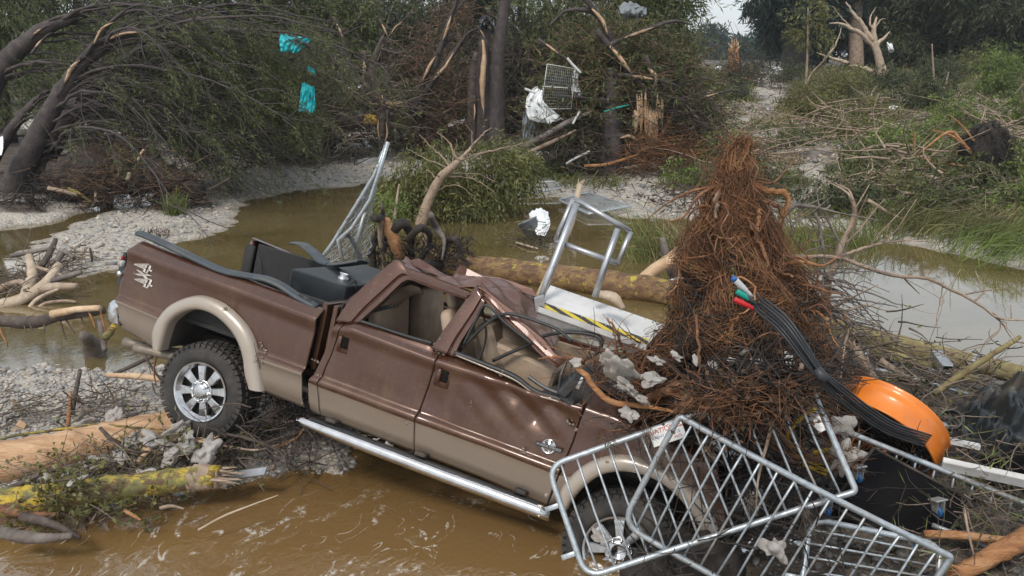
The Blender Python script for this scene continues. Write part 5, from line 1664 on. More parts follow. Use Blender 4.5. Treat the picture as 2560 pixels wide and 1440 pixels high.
# left foreground sticks
stick([aty(-20, 800, 9.4), aty(80, 806, 9.3), aty(150, 790, 9.3), aty(258, 776, 9.2)], [0.07, 0.075, 0.065, 0.05], "bark_dark", "dark bark branch reaching over the water to the truck's bumper", "branch", 22, 10)
stick([aty(130, 785, 9.2), aty(190, 774, 9.15), aty(250, 770, 9.1)], [0.05, 0.04, 0.035], "wood_fresh", "freshly torn pale strip on the dark bark branch", "branch", 12)
for k, (a, b_) in enumerate((((150, 800), (165, 850)), ((165, 800), (188, 835)), ((110, 808), (112, 832)), ((60, 812), (66, 830)), ((75, 812), (82, 826)), ((200, 790), (212, 812)))):
    stick([aty(*a, 9.25), aty(*b_, 9.2)], [0.012, 0.004], "bark_dark", "short broken spike hanging under the dark bark branch", "twig", 5, 5, "spikes under the dark branch")
for k, (a, m_, b_) in enumerate((((250, 775), (262, 820), (268, 850)), ((222, 780), (232, 800), (238, 820)), ((-5, 815), (8, 840), (20, 865)))):
    stick([aty(*a, 9.15), aty(*m_, 9.12), aty(*b_, 9.1)], [0.014, 0.014, 0.006], "wood_orange", "orange torn bark strip dangling from the dark branch", "bark strip", 8, 5, "strips hanging from the dark branch")
log("tree_stump", [aty(244, 905, 9.6), aty(232, 866, 9.5), aty(212, 840, 9.15), aty(202, 838, 9.12)], [0.15, 0.12, 0.08, 0.05], "bark_grey", "short grey stump standing in the shallow pool", "stump", 14, 14)
stick([aty(248, 800, 9.2), aty(258, 840, 9.1), aty(262, 878, 9.0)], [0.04, 0.04, 0.03], "bark_grey", "grey curved branch hooked over the small stump")
stick([aty(262, 845, 8.9), aty(300, 800, 9.2)], [0.05, 0.04], "lichen_bark", "green pole end leaning behind the truck bumper")
stick([aty(265, 938, 7.9), aty(330, 940, 7.8), aty(410, 948, 7.6)], [0.022, 0.036, 0.035], "wood_fresh", "pale split branch lying on the gravel by the rear tyre")
stick([aty(285, 935, 7.95), aty(330, 915, 7.9), aty(380, 890, 7.8)], [0.02, 0.024, 0.02], "bark_dark", "dark branch crossing the gravel below the exhaust")
stick([aty(360, 885, 7.7), aty(380, 920, 7.6), aty(402, 950, 7.5)], [0.012, 0.014, 0.012], "bark_dark", "thin dark root hanging below the exhaust")
stick([aty(398, 870, 7.4), aty(385, 920, 7.4), aty(390, 965, 7.4)], [0.008, 0.01, 0.007], "wood_orange", "thin orange root beside the rear tyre")
stick([aty(200, 925, 7.9), aty(186, 1000, 7.5), aty(182, 1035, 7.4)], [0.02, 0.024, 0.02], "bark_dark", "dark upright stick in the near gravel")
stick([aty(176, 980, 7.6), aty(172, 1040, 7.3), aty(167, 1092, 7.2)], [0.014, 0.02, 0.022], "wood_orange", "orange upright splinter of wood in the near gravel")
stick([aty(32, 1000, 7.7), aty(60, 1045, 7.5), aty(92, 1085, 7.3)], [0.016, 0.016, 0.014], "lichen_bark", "pale green slanting stick on the near gravel")
o = beam("wood_shard", aty(30, 1105, 7.2), aty(58, 1055, 7.25), (0.09, 0.025), "wood_fresh", "wedge shaped tan wood shard standing on the gravel", "wood shard", (0, -1, 0.2))
stick([aty(180, 965, 7.7), aty(200, 1000, 7.6), aty(222, 1030, 7.4)], [0.01, 0.016, 0.012], "wood_drift", "reddish bent stick crossing the dark upright one")
for pts, r, mt, lab in (
    ([(0, 1098), (60, 1085), (180, 1070), (250, 1062), (420, 1075)], 0.013, "lichen_bark", "thin yellowish branch lying along the barkless log"),
    ([(240, 1068), (330, 1110), (400, 1130), (490, 1098), (520, 1100), (560, 1085)], 0.02, "wood_fresh", "forked pale branch arching over the foam beside the tyre"),
    ([(250, 1070), (290, 1110), (340, 1130), (370, 1128)], 0.016, "bark_dark", "dark branch leaving the pale fork over the log"),
    ([(345, 1155), (380, 1120), (430, 1098), (500, 1104), (512, 1106)], 0.024, "wood_fresh", "smooth tan bent branch below the rear tyre"),
    ([(500, 1130), (560, 1085), (600, 1062), (650, 1048)], 0.014, "bark_dark", "dark branch with a broken pale tip by the tyre"),
    ([(565, 1085), (630, 1100), (700, 1130), (715, 1170), (690, 1200)], 0.014, "bark_dark", "dark curved root drooping beside the flat silver plate"),
    ([(5, 1230), (60, 1205), (115, 1180), (180, 1165), (240, 1150)], 0.022, "bark_dark", "dark charred branch lying above the yellow log"),
    ([(0, 1270), (60, 1285), (140, 1285)], 0.03, "root_wood", "flat reddish bark slab lapping over the yellow log"),
    ([(55, 1290), (130, 1310), (200, 1345)], 0.035, "bark_dark", "dark bent branch dipping into the water below the yellow log"),
    ([(0, 1330), (90, 1345), (180, 1340)], 0.045, "bark_grey", "grey weathered log at the water's edge"),
    ([(310, 1275), (335, 1290), (352, 1300)], 0.014, "wood_orange", "orange root tip under the yellow log"),
    ([(400, 1270), (430, 1265), (460, 1272)], 0.014, "wood_drift", "brown sliver under the yellow log"),
    ([(495, 1325), (560, 1290), (630, 1262), (695, 1238)], 0.008, "wood_pale", "slender pale twig leaning out of the shallow water"),
    ([(560, 1115), (640, 1125), (700, 1110)], 0.010, "wood_drift", "thin brown stick in the shade under the truck"),
    ([(690, 1120), (740, 1095), (760, 1070)], 0.007, "wood_orange", "thin orange root in the shade under the step bar"),
    ([(0, 780), (0, 782)], 0.01, "wood_drift", None)):
    if lab is None:
        continue
    Ys = [min(ground(x, y + 25)[1], 7.0) for x, y in pts]
    Ys = [np.mean(Ys) * 0.55 + q * 0.45 - 0.3 for q in Ys]
    stick([aty(x, y, Y) for (x, y), Y in zip(pts, Ys)], [r, r * 1.1, r * 0.8, r * 0.5], mt, lab, "branch" if r > 0.012 else "twig", 24)
log("wood_stub", [aty(150, 1352, 5.75), aty(190, 1345, 5.75), aty(235, 1310, 5.8)], [0.05, 0.07, 0.075], "root_wood", "broken reddish stub with frayed end at the water's edge", "wood stub", 10, 12, [-1], 0, 0.08, None, "wood_drift")

# driftwood heap on the left by the pool
for i, (pts, r, mt) in enumerate((
    ([(0, 765), (60, 745), (110, 712), (150, 660)], 0.09, "wood_pale"), ([(60, 745), (80, 690), (72, 640)], 0.08, "wood_pale"),
    ([(105, 665), (125, 630), (140, 598)], 0.05, "bark_dark"), ([(25, 640), (80, 630), (140, 618)], 0.035, "bark_grey"),
    ([(140, 655), (160, 630), (185, 645)], 0.05, "bark_grey"), ([(60, 735), (130, 718), (195, 715)], 0.07, "wood_drift"),
    ([(120, 705), (170, 690), (205, 680)], 0.05, "bark_grey"), ([(85, 665), (130, 680), (160, 690)], 0.03, "wood_drift"),
    ([(60, 790), (90, 750), (140, 725), (165, 715)], 0.03, "wood_pale"), ([(75, 790), (110, 760), (160, 752), (190, 755)], 0.025, "wood_drift"),
    ([(0, 720), (50, 705), (70, 725), (62, 750)], 0.05, "wood_drift"), ([(60, 740), (90, 715), (110, 695)], 0.022, "bark_dark"),
    ([(150, 660), (145, 690), (140, 700)], 0.03, "bark_grey"), ([(0, 760), (40, 755), (80, 748)], 0.06, "wood_drift"),
    ([(190, 655), (205, 635), (218, 618)], 0.022, "wood_drift"), ([(225, 620), (228, 640), (230, 655)], 0.02, "bark_dark"))):
    base = ground(pts[0][0], 765 if i < 13 else 660)
    Y = max(base[1], 11.2) if i < 13 else base[1]
    stick([aty(x, y, Y + 0.25 * (765 - y) / 40 * (i < 13)) for x, y in pts], [r, r, r * 0.7], mt, "weathered branch in the driftwood heap beside the pool", "branch", 14, 8, "driftwood heap branches")

# ------------------------------------------------------------------ brushwood (uncountable twigs)
def twigs(name, cen, spread, k, ln, r, mt, label, up=0.25, segs=4, leaves=0, leafmat=None, bend=0.25, seed_dir=None, cat="brushwood", lsz=(0.05, 0.012)):
    """cen: points (N,3) the tangle follows"""
    mb = MB()
    cen = np.asarray(cen, float)
    lp, ld = [], []
    for i in range(k):
        j = int(rng.integers(len(cen)))
        c = cen[j] + rng.standard_normal(3) * spread
        d = rng.standard_normal(3) * (1, 1, up)
        if seed_dir is not None:
            d = d * 0.5 + np.asarray(seed_dir) * rng.uniform(0.5, 1.4)
        d = unit(d)
        L_ = ln * rng.uniform(0.4, 1.4)
        q = d + bend * rng.standard_normal(3)
        q2 = q + bend * rng.standard_normal(3)
        p = np.array([c, c + d * L_ * 0.35, c + (d + q) * L_ * 0.35, c + (d + q + q2) * L_ * 0.34])
        mb.tube(p, [r * rng.uniform(0.5, 1.5), r * 0.3], segs, 5, cap=False)
        if leaves:
            t = rng.random((leaves, 1))
            lp.append(p[1] + (p[3] - p[1]) * t)
            ld.append(unit(rng.standard_normal((leaves, 3)) + unit(p[3] - p[0]) * 0.9))
    mats = [mt]
    if leaves:
        lp, ld = np.concatenate(lp), np.concatenate(ld)
        s_ = unit(np.cross(ld, rng.standard_normal(ld.shape)))
        mb.quads(lp, ld, s_, lsz[0] * rng.uniform(0.6, 1.5, len(lp)), lsz[1] * rng.uniform(0.6, 1.4, len(lp)), 1)
        mats.append(leafmat)
    o = mb.build(name, mats)
    return tag(o, label, cat, kind="stuff")
def leafmat(name, c1, c2, isl=0.45, rough=0.55, trans=0.3):
    simple(name, c1, c2, 1.2, rough, bmp=0, island=isl, trans=trans, detail=4)
leafmat("leaf_cypress", (0.105, 0.125, 0.036), (0.066, 0.082, 0.026))
leafmat("leaf_dark", (0.062, 0.075, 0.026), (0.038, 0.050, 0.020))
leafmat("leaf_olive", (0.165, 0.16, 0.048), (0.11, 0.112, 0.036))
leafmat("leaf_bright", (0.15, 0.205, 0.04), (0.10, 0.14, 0.032))
leafmat("leaf_willow", (0.15, 0.155, 0.045), (0.095, 0.102, 0.032))
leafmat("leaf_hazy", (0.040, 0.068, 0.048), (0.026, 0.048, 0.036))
leafmat("leaf_brown", (0.10, 0.058, 0.028), (0.062, 0.038, 0.020))
leafmat("grass_green", (0.19, 0.215, 0.06), (0.12, 0.145, 0.042))
leafmat("grass_dry", (0.36, 0.29, 0.16), (0.25, 0.19, 0.10))
def gpts(poly, k, zlift=0.05, jit=12):
    """random ground points under a list of photo points"""
    out = []
    for i in range(k):
        a, b_ = poly[int(rng.integers(len(poly)))], poly[int(rng.integers(len(poly)))]
        t = rng.random()
        out.append(ground(a[0] * t + b_[0] * (1 - t) + rng.normal(0, jit), a[1] * t + b_[1] * (1 - t) + rng.normal(0, jit), zlift))
    return np.array(out)
twigs("brushwood", gpts([(20, 1060), (150, 1070), (260, 1050), (330, 1090), (420, 1085), (300, 1020)], 50, 0.10), 0.10, 260, 0.34, 0.006, "twig_mix", "tangled twigs heaped along the barkless log", 0.35)
twigs("brushwood", [aty(x, y, Y) for x, y, Y in ((250, 1170, 6.25), (330, 1165, 6.3), (420, 1150, 6.35), (500, 1150, 6.4), (560, 1140, 6.45), (160, 1195, 6.05), (80, 1205, 6.0), (600, 1150, 6.5))], 0.10, 340, 0.36, 0.006, "twig_mix", "dark twigs and grass between the two near logs", 0.4, leaves=3, leafmat="leaf_olive")
twigs("brushwood", [aty(x, y, Y) for x, y, Y in ((80, 1290, 5.65), (160, 1270, 5.65), (250, 1250, 5.7), (180, 1215, 5.7), (130, 1235, 5.65), (390, 1250, 5.8))], 0.09, 170, 0.25, 0.004, "twig_mix", "leafy sprigs trailing over the yellow log", 0.6, leaves=7, leafmat="leaf_olive", lsz=(0.045, 0.016))
twigs("brushwood", [aty(x, y, Y) for x, y, Y in ((680, 1080, 6.7), (740, 1060, 6.8), (650, 1020, 7.0), (620, 1090, 6.6), (760, 1120, 6.5), (560, 1100, 6.9), (720, 1010, 7.2))], 0.16, 300, 0.4, 0.008, "bark_dark", "dark roots and sticks jammed under the truck", 0.5)
twigs("brushwood", [aty(x, y, Y) for x, y, Y in ((1830, 1150, 5.2), (1900, 1180, 5.1), (1960, 1130, 5.2), (2020, 1080, 5.3), (1880, 1260, 4.9), (1950, 1330, 4.7), (1700, 1400, 4.7), (2050, 1200, 5.2), (1800, 1060, 5.3))], 0.15, 560, 0.36, 0.006, "root_black", "dark sticks and muck packed behind the barricades", 0.6)
twigs("brushwood", [aty(x, y, Y) for x, y, Y in ((2120, 900, 7.2), (2200, 930, 7.0), (2300, 960, 6.9), (2400, 980, 6.8), (2080, 870, 7.4), (2450, 940, 7.2), (2160, 860, 7.6), (2330, 1010, 6.4))], 0.17, 420, 0.42, 0.008, "twig_mix", "grey brown sticks littering the shingle above the fan", 0.25, leaves=1, leafmat="leaf_olive")
twigs("brushwood", [aty(x, y, Y) for x, y, Y in ((2400, 1110, 5.6), (2480, 1170, 5.3), (2330, 1100, 5.6), (2540, 1260, 5.1), (2480, 1330, 4.9), (2420, 1280, 5.0), (2280, 1390, 4.75), (2520, 1420, 4.7))], 0.12, 360, 0.3, 0.005, "twig_mix", "twigs and grass stems caught in the metal beams", 0.5, leaves=1, leafmat="grass_green", lsz=(0.14, 0.004))
twigs("brushwood", gpts([(20, 720), (110, 700), (190, 690), (60, 760), (230, 650), (20, 740)], 40, 0.12), 0.12, 300, 0.5, 0.010, "twig_mix", "fine sticks woven through the driftwood heap", 0.4)

# ------------------------------------------------------------------ the upturned root mass
rw = empty("root_mass", aty(1820, 1010, 5.8), "tall cone of tangled reddish roots heaped on the truck's bonnet", "root mass")
ro = np.array(rw.location)
B0, T0 = aty(1800, 1015, 5.72), aty(1858, 352, 6.1)
hh = np.array([0, .1, .2, .3, .42, .55, .68, .8, .92, 1.0])
rh = np.array([.88, .80, .64, .50, .40, .33, .26, .165, .085, .04])
xoff = np.array([0.03, 0.06, 0.09, 0.12, 0.09, 0.03, 0.0, -0.05, -0.06, 0.0])
def cone(h, a, f=1.0):
    h = np.clip(h, 0, 1)
    c = B0[None] + (T0 - B0)[None] * np.asarray(h)[:, None]
    c[:, 0] += np.interp(h, hh, xoff)
    r = np.interp(h, hh, rh) * f * (1 + 0.5 * vnoise(np.cos(a) * 1.3 + 3 * h, np.sin(a) * 1.3 + 2.6 * h, 1.9, 7, 2))
    c[:, 0] += r * np.cos(a)
    c[:, 1] += 0.72 * r * np.sin(a)
    return c
hs = np.linspace(0, 1, 46)
aa = np.linspace(0, 2 * math.pi, 60, endpoint=False)
G = []
for h in hs:
    f = 0.72 + 0.24 * vnoise(np.cos(aa) * 2 + h * 7, np.sin(aa) * 2 - h * 5, 1.6, 2, 4)
    G.append(cone(np.full(60, h), aa, f) + 0.02 * rng.standard_normal((60, 3)))
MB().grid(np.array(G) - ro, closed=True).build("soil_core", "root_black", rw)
def fibres(k, hlo, hhi, ln, r, flow, wob, f0=0.8, f1=1.05, segs=3, npt=6):
    mb = MB()
    for i in range(k):
        h, a = rng.uniform(hlo, hhi), rng.uniform(math.pi * 0.85, math.pi * 2.15)
        f = rng.uniform(f0, f1)
        dh = flow[0] * rng.normal(0, 1) + flow[2]
        da = flow[1] * rng.normal(0, 1)
        L_ = ln * rng.uniform(0.4, 1.5)
        t = np.linspace(0, 1, npt)
        H_ = h + dh * L_ * t
        A_ = a + da * L_ * t / max(0.12, float(np.interp(h, hh, rh)))
        p = cone(H_, A_, f + 0.08 * t * rng.normal(0.3, 1))
        w = np.cumsum(rng.standard_normal((npt, 3)) * wob, axis=0)
        mb.tube(p + w - ro, [r * rng.uniform(0.6, 1.5), r * 0.35], segs, cap=False)
    return mb
def locks(k, per, hlo, hhi, mt, r=0.0024):
    mb = MB()
    for i in range(k):
        h0, a0 = rng.uniform(hlo, hhi), rng.uniform(math.pi * 0.85, math.pi * 2.15)
        ang = rng.uniform(0, 6.28)
        dh0, da0 = 0.75 * math.sin(ang) - 0.12, 0.75 * math.cos(ang)
        f0 = rng.uniform(0.82, 1.16)
        cv = rng.normal(0, 1.1)
        L0 = rng.uniform(0.16, 0.5)
        R0 = max(0.14, float(np.interp(h0, hh, rh)))
        for j in range(per):
            t = np.linspace(0, 1, 7)
            L_ = L0 * rng.uniform(0.5, 1.3)
            H_ = h0 + rng.normal(0, 0.018) + (dh0 + cv * 0.4 * t + rng.normal(0, 0.22)) * L_ * t * 0.62
            A_ = a0 + rng.normal(0, 0.07) + (da0 - cv * 0.4 * t + rng.normal(0, 0.22)) * L_ * t / R0 * 0.8
            p = cone(H_, A_, f0 + rng.normal(0, 0.03) + 0.05 * np.sin(t * 3) * rng.normal(0.6, 1))
            mb.tube(p + np.cumsum(rng.standard_normal((7, 3)) * 0.008, axis=0) - ro, [r * rng.uniform(0.6, 1.6), r * 0.35], 3, cap=False)
    o = mb.build("root_hair", mt, rw); o["kind"] = "stuff"
locks(130, 30, 0.08, 0.97, "root_fine")
locks(60, 26, 0.30, 1.0, "root_light")
locks(26, 14, 0.35, 0.95, "wood_orange", 0.0034)
locks(36, 22, 0.05, 0.6, "root_black", 0.003)
o = fibres(900, 0.42, 1.0, 0.35, 0.0022, (0.6, 0.6, -0.1), 0.022, 0.78, 1.12).build("root_hair", "root_light", rw); o["kind"] = "stuff"
o = fibres(1500, 0.0, 0.45, 0.3, 0.005, (0.3, 0.8, 0.0), 0.03, 0.82, 1.1).build("litter", "root_black", rw); o["kind"] = "stuff"
for i in range(80):
    mb = fibres(1, 0.02, 0.93, 0.55, rng.uniform(0.004, 0.011), (0.6, 0.7, -0.05), 0.05, 0.92, 1.1, 6, 10)
    mb.build("root", "root_wood", rw)
# loose ends sticking out all over
mb = MB()
for i in range(420):
    h, a = rng.uniform(0.05, 1.0), rng.uniform(math.pi * 0.9, math.pi * 2.1)
    p = cone(np.array([h]), np.array([a]), 0.9)[0]
    d = unit(np.array([math.cos(a), math.sin(a) * .6, rng.normal(0.2, .6)]) + .5 * rng.standard_normal(3))
    e = d + .6 * rng.standard_normal(3)
    l_ = rng.uniform(.06, .26)
    mb.tube(np.array([p, p + d * l_ * .5, p + (d + e) * l_ * .5]) - ro, [0.004, 0.0015], 4, cap=False)
o = mb.build("root_tip", "root_wood", rw); o["kind"] = "stuff"
for i in range(16):
    h, a = rng.uniform(0.25, 0.9), rng.choice([rng.uniform(-0.7, 0.3), rng.uniform(2.9, 3.8)])
    p = cone(np.array([h]), np.array([a]), 0.7)[0]
    d = unit(np.array([math.cos(a), rng.normal(-.3, .3), rng.normal(0.0, .5)]))
    l_ = rng.uniform(.3, .6)
    e = unit(d + (0, 0, rng.normal(-.5, .6)) + .4 * rng.standard_normal(3))
    e2 = unit(e + .8 * rng.standard_normal(3))
    q = smooth_path(np.array([p, p + d * l_ * .45, p + d * l_ * .45 + e * l_ * .35, p + d * l_ * .45 + e * l_ * .35 + e2 * l_ * .35]), 12)
    r_ = rng.uniform(.008, .017)
    MB().tube(q - ro, [r_, r_ * .8, r_ * .25], 7, jit=.06).build("root", "wood_orange" if i % 3 == 0 else "root_wood", rw)
# leaf litter in the lower half
k = 2600
h, a = rng.uniform(0.0, 0.55, k), rng.uniform(math.pi, 2 * math.pi, k)
p = np.stack([cone(np.array([h[i]]), np.array([a[i]]), rng.uniform(0.85, 1.04))[0] for i in range(k)]) - ro
d = unit(rng.standard_normal((k, 3)))
o = MB().quads(p, d, unit(np.cross(d, rng.standard_normal((k, 3)))), rng.uniform(0.02, 0.06, k), rng.uniform(0.008, 0.02, k)).build("dead_leaf", "leaf_brown", rw); o["kind"] = "stuff"
k = 260
h, a = rng.uniform(0.1, 0.75, k), rng.uniform(math.pi, 2 * math.pi, k)
p = np.stack([cone(np.array([h[i]]), np.array([a[i]]), 1.03)[0] for i in range(k)]) - ro
d = unit(rng.standard_normal((k, 3)))
o = MB().quads(p, d, unit(np.cross(d, rng.standard_normal((k, 3)))), rng.uniform(0.02, 0.05, k), rng.uniform(0.008, 0.018, k)).build("green_leaf", "leaf_bright", rw); o["kind"] = "stuff"
# heavy roots traced one by one
for pts, r, mt in (
    ([(1460, 905, 5.3), (1430, 895, 5.25), (1385, 893, 5.2), (1345, 896, 5.2)], 0.014, "root_wood"),
    ([(1440, 915, 5.2), (1480, 960, 5.15), (1520, 1000, 5.1), (1600, 1015, 5.1), (1690, 1032, 5.05)], 0.022, "wood_orange"),
    ([(1690, 1032, 5.05), (1720, 1000, 5.15), (1760, 985, 5.3)], 0.024, "root_wood"),
    ([(1560, 880, 5.5), (1545, 840, 5.5), (1520, 795, 5.55)], 0.012, "root_wood"),
    ([(1740, 790, 5.45), (1745, 850, 5.35), (1750, 930, 5.25), (1748, 990, 5.2)], 0.012, "root_wood"),
    ([(1620, 1000, 5.3), (1680, 970, 5.3), (1740, 955, 5.3)], 0.04, "root_wood"),
    ([(1880, 460, 6.0), (1930, 480, 5.95), (1960, 478, 5.95), (1970, 505, 5.95), (1962, 540, 5.95)], 0.024, "wood_orange"),
    ([(1870, 490, 6.0), (1920, 505, 5.95), (1950, 520, 5.95), (1955, 560, 5.95), (1940, 590, 5.95)], 0.018, "root_wood"),
    ([(1830, 690, 5.5), (1890, 715, 5.45), (1870, 770, 5.4), (1820, 800, 5.4)], 0.008, "wood_orange"),
    ([(1880, 560, 5.75), (1900, 610, 5.7), (1920, 660, 5.65), (1910, 700, 5.6)], 0.014, "root_wood"),
    ([(1900, 520, 5.85), (1895, 560, 5.8), (1885, 600, 5.75)], 0.016, "wood_orange"),
    ([(1800, 460, 6.0), (1790, 510, 5.9), (1790, 545, 5.85)], 0.022, "wood_drift"),
    ([(1840, 345, 6.1), (1850, 420, 6.05), (1845, 500, 5.95)], 0.012, "root_wood")):
    q = smooth_path([aty(*p_) for p_ in pts], 18)
    MB().tube(q + 0.006 * rng.standard_normal(q.shape) - ro, [r * 0.9, r, r * 0.45], 8).build("root", mt, rw)
twigs("brushwood", [aty(x, y, Y) for x, y, Y in ((1480, 900, 5.5), (1540, 930, 5.45), (1600, 960, 5.4), (1660, 980, 5.4), (1620, 900, 5.6), (1560, 880, 5.65), (1720, 1000, 5.3), (1700, 930, 5.5), (1800, 1010, 5.25), (1900, 1010, 5.25), (1980, 1000, 5.35), (2040, 960, 5.5))], 0.08, 420, 0.28, 0.005, "root_wood", "reddish roots spilling from the root mass over the wing", 0.5)
twigs("brushwood", [aty(x, y, Y) for x, y, Y in ((1780, 1000, 4.72), (1830, 985, 4.66), (1890, 985, 4.64), (1950, 975, 4.66), (1990, 960, 4.72), (1860, 1020, 4.66), (1930, 1020, 4.68), (1750, 1010, 4.78))], 0.05, 480, 0.22, 0.004, "root_wood", "dark reddish roots hanging over the barricade's upper corner", 0.5, leaves=1, leafmat="leaf_brown", lsz=(.04, .014))
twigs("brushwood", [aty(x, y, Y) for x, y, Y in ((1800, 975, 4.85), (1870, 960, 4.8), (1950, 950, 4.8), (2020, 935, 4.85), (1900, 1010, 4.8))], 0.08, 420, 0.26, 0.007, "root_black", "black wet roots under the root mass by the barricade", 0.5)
# bare limbs reaching out to the right of the root mass
def branch_thing(traces, label, mt, twn=0, cat="branch", ln=0.5, group=None, tdir=None):
    q0 = aty(*traces[0][0][0])
    root = empty("bare_branch", q0, label, cat, group)
    ends = []
    for pts, r in traces:
        q = smooth_path([aty(*p_) for p_ in pts], 22)
        q += np.cumsum(rng.standard_normal(q.shape) * 0.004, axis=0)
        MB().tube(q - q0, [r, r * 0.85, r * 0.4], 8).build("limb", mt, root)
        ends += [(q[i], unit(q[i] - q[i - 2]), r) for i in range(4, 22)]
    for i in range(twn):
        p, d, r = ends[int(rng.integers(len(ends)))]
        dd = unit(d + 0.7 * rng.standard_normal(3) + (tdir if tdir is not None else 0))
        L_ = ln * rng.uniform(0.3, 1.2)
        e = dd + 0.35 * rng.standard_normal(3)
        MB().tube(np.array([p, p + dd * L_ * 0.4, p + (dd + e) * L_ * 0.45, p + (dd + e * 1.6) * L_ * 0.5]) - q0, [min(r * 0.5, 0.012), 0.003], 5, 7).build("twig", mt, root)
    return root
branch_thing([([(2062, 790, 6.1), (2068, 763, 6.1), (2070, 700, 6.1), (2096, 627, 6.15), (2131, 557, 6.2), (2138, 530, 6.2), (2132, 500, 6.2)], 0.032), ([(2066, 770, 6.1), (2105, 775, 6.05), (2122, 805, 6.0), (2105, 850, 6.0)], 0.026), ([(2040, 800, 6.05), (2060, 780, 6.1), (2070, 740, 6.1)], 0.024)], "upright brown limb with a curled lower branch beside the roots", "wood_drift", 14, ln=0.4)
branch_thing([([(1960, 640, 6.0), (2040, 638, 6.05), (2103, 638, 6.1), (2177, 662, 6.15), (2267, 681, 6.2), (2317, 685, 6.2), (2383, 712, 6.2), (2453, 747, 6.2), (2500, 782, 6.2), (2580, 790, 6.2)], 0.017), ([(2103, 638, 6.1), (2189, 615, 6.3), (2295, 600, 6.4)], 0.013), ([(2485, 780, 6.2), (2500, 820, 6.2), (2460, 865, 6.2), (2440, 880, 6.2)], 0.007), ([(2360, 705, 6.2), (2355, 760, 6.2), (2348, 840, 6.2)], 0.005)], "long thin branch stretching over the calm water", "wood_drift", 22, ln=0.35)
branch_thing([([(1960, 535, 6.1), (1990, 515, 6.1), (2060, 525, 6.15), (2075, 515, 6.15)], 0.018), ([(2055, 520, 6.15), (2075, 560, 6.15), (2092, 600, 6.15), (2085, 640, 6.15)], 0.010), ([(2040, 535, 6.1), (2055, 580, 6.1), (2068, 650, 6.05), (2062, 690, 6.05)], 0.014), ([(1980, 590, 6.1), (1990, 560, 6.1), (2030, 545, 6.1)], 0.010)], "broken dark twig frame at the top of the root mass", "bark_grey", 24, ln=0.3)
tr = []
for i in range(34):
    a = (rng.uniform(1970, 2070), rng.uniform(640, 790), rng.uniform(5.9, 6.2))
    L_ = rng.uniform(90, 240)
    an = rng.uniform(-0.1, 0.85)
    b_ = (a[0] + L_ * math.cos(an), a[1] + L_ * math.sin(an), a[2] + rng.normal(0, 0.15))
    m_ = ((a[0] + b_[0]) / 2 + rng.normal(0, 8), (a[1] + b_[1]) / 2 - abs(rng.normal(0, 14)), a[2])
    tr.append(([a, m_, b_], rng.uniform(0.004, 0.009)))
branch_thing(tr, "spray of fine bare twigs fanning from the root mass to the water", "bark_grey", 46, ln=0.22)
# wooden splinter post behind the platform, and a broken plank by the floating log
log("broken_post", [aty(1345, 745, 7.2), aty(1400, 625, 7.6), aty(1432, 540, 7.9), aty(1450, 462, 8.1)], [0.035, 0.04, 0.036, 0.03], "wood_pale", "splintered pale timber standing behind the handrail", "timber", 14, 8, [-1], 0, 0.08, None, "wood_pale")
log("fallen_log", [aty(1590, 712, 12.2), aty(1640, 672, 12.2), aty(1678, 648, 12.2)], [0.09, 0.105, 0.10], "wood_fresh", "short broken log pointing up beside the mossy log", "log", 10, 10, [-1])
stick([aty(1692, 705, 12.6), aty(1668, 645, 12.6), aty(1656, 595, 12.6)], [0.10, 0.085, 0.045], "bark_grey", "grey pointed stub in the water behind the platform", "stub")
stick([aty(1500, 735, 5.95), aty(1535, 745, 5.9), aty(1560, 772, 5.85)], [0.03, 0.045, 0.02], "wood_pale", "curled piece of pale wood lying on the white platform", "wood piece")

# ------------------------------------------------------------------ dirty foam
def foam(c, s, label, group, squash=0.6):
    u_ = np.linspace(0, math.pi, 26); v_ = np.linspace(0, 2 * math.pi, 38, endpoint=False)
    sd = rng.uniform(0, 50, 3)
    g = []
    for a in u_:
        row = []
        for b_ in v_:
            d = np.array([math.sin(a) * math.cos(b_), math.sin(a) * math.sin(b_), math.cos(a)])
            k = max(0.25, 1 + 1.0 * nz(d * 1.3 + sd) + 0.42 * nz(d * 2.6 + sd) + 0.07 * nz(d * 9 + sd) + 0.05 * nz(d * 19 + sd))
            row.append(d * k * s * np.array([1.35, 0.85, squash * 0.8]))
        g.append(row)
    o = MB().grid(np.array(g), closed=True).build("foam_clump", "foam_grey")
    o.location = c
    o.rotation_euler = (rng.normal(0, 0.4), rng.normal(0, 0.4), rng.uniform(0, 6))
    return tag(o, label, "foam", group)
for x, y, Y, s in ((440, 1075, 6.53, 0.09), (395, 1105, 6.43, 0.11), (470, 1105, 6.43, 0.08), (330, 1105, 6.48, 0.08), (245, 1155, 6.33, 0.10), (300, 1140, 6.33, 0.06), (430, 1140, 6.28, 0.08), (520, 1128, 6.23, 0.13), (360, 1185, 5.98, 0.055), (210, 1060, 6.78, 0.08), (280, 1045, 6.88, 0.07), (190, 1205, 5.68, 0.05), (125, 1195, 5.78, 0.035)):
    foam(aty(x, y, Y), s * 0.95, "dirty grey foam clump among the logs below the rear wheel", "foam among the near logs")
for x, y, Y, s in ((930, 1105, 6.1, 0.055), (970, 1120, 6.0, 0.045), (900, 1090, 6.2, 0.04)):
    foam(aty(x, y, Y), s, "grey foam lump resting on the chrome step bar", "foam on the step bar", 0.35)
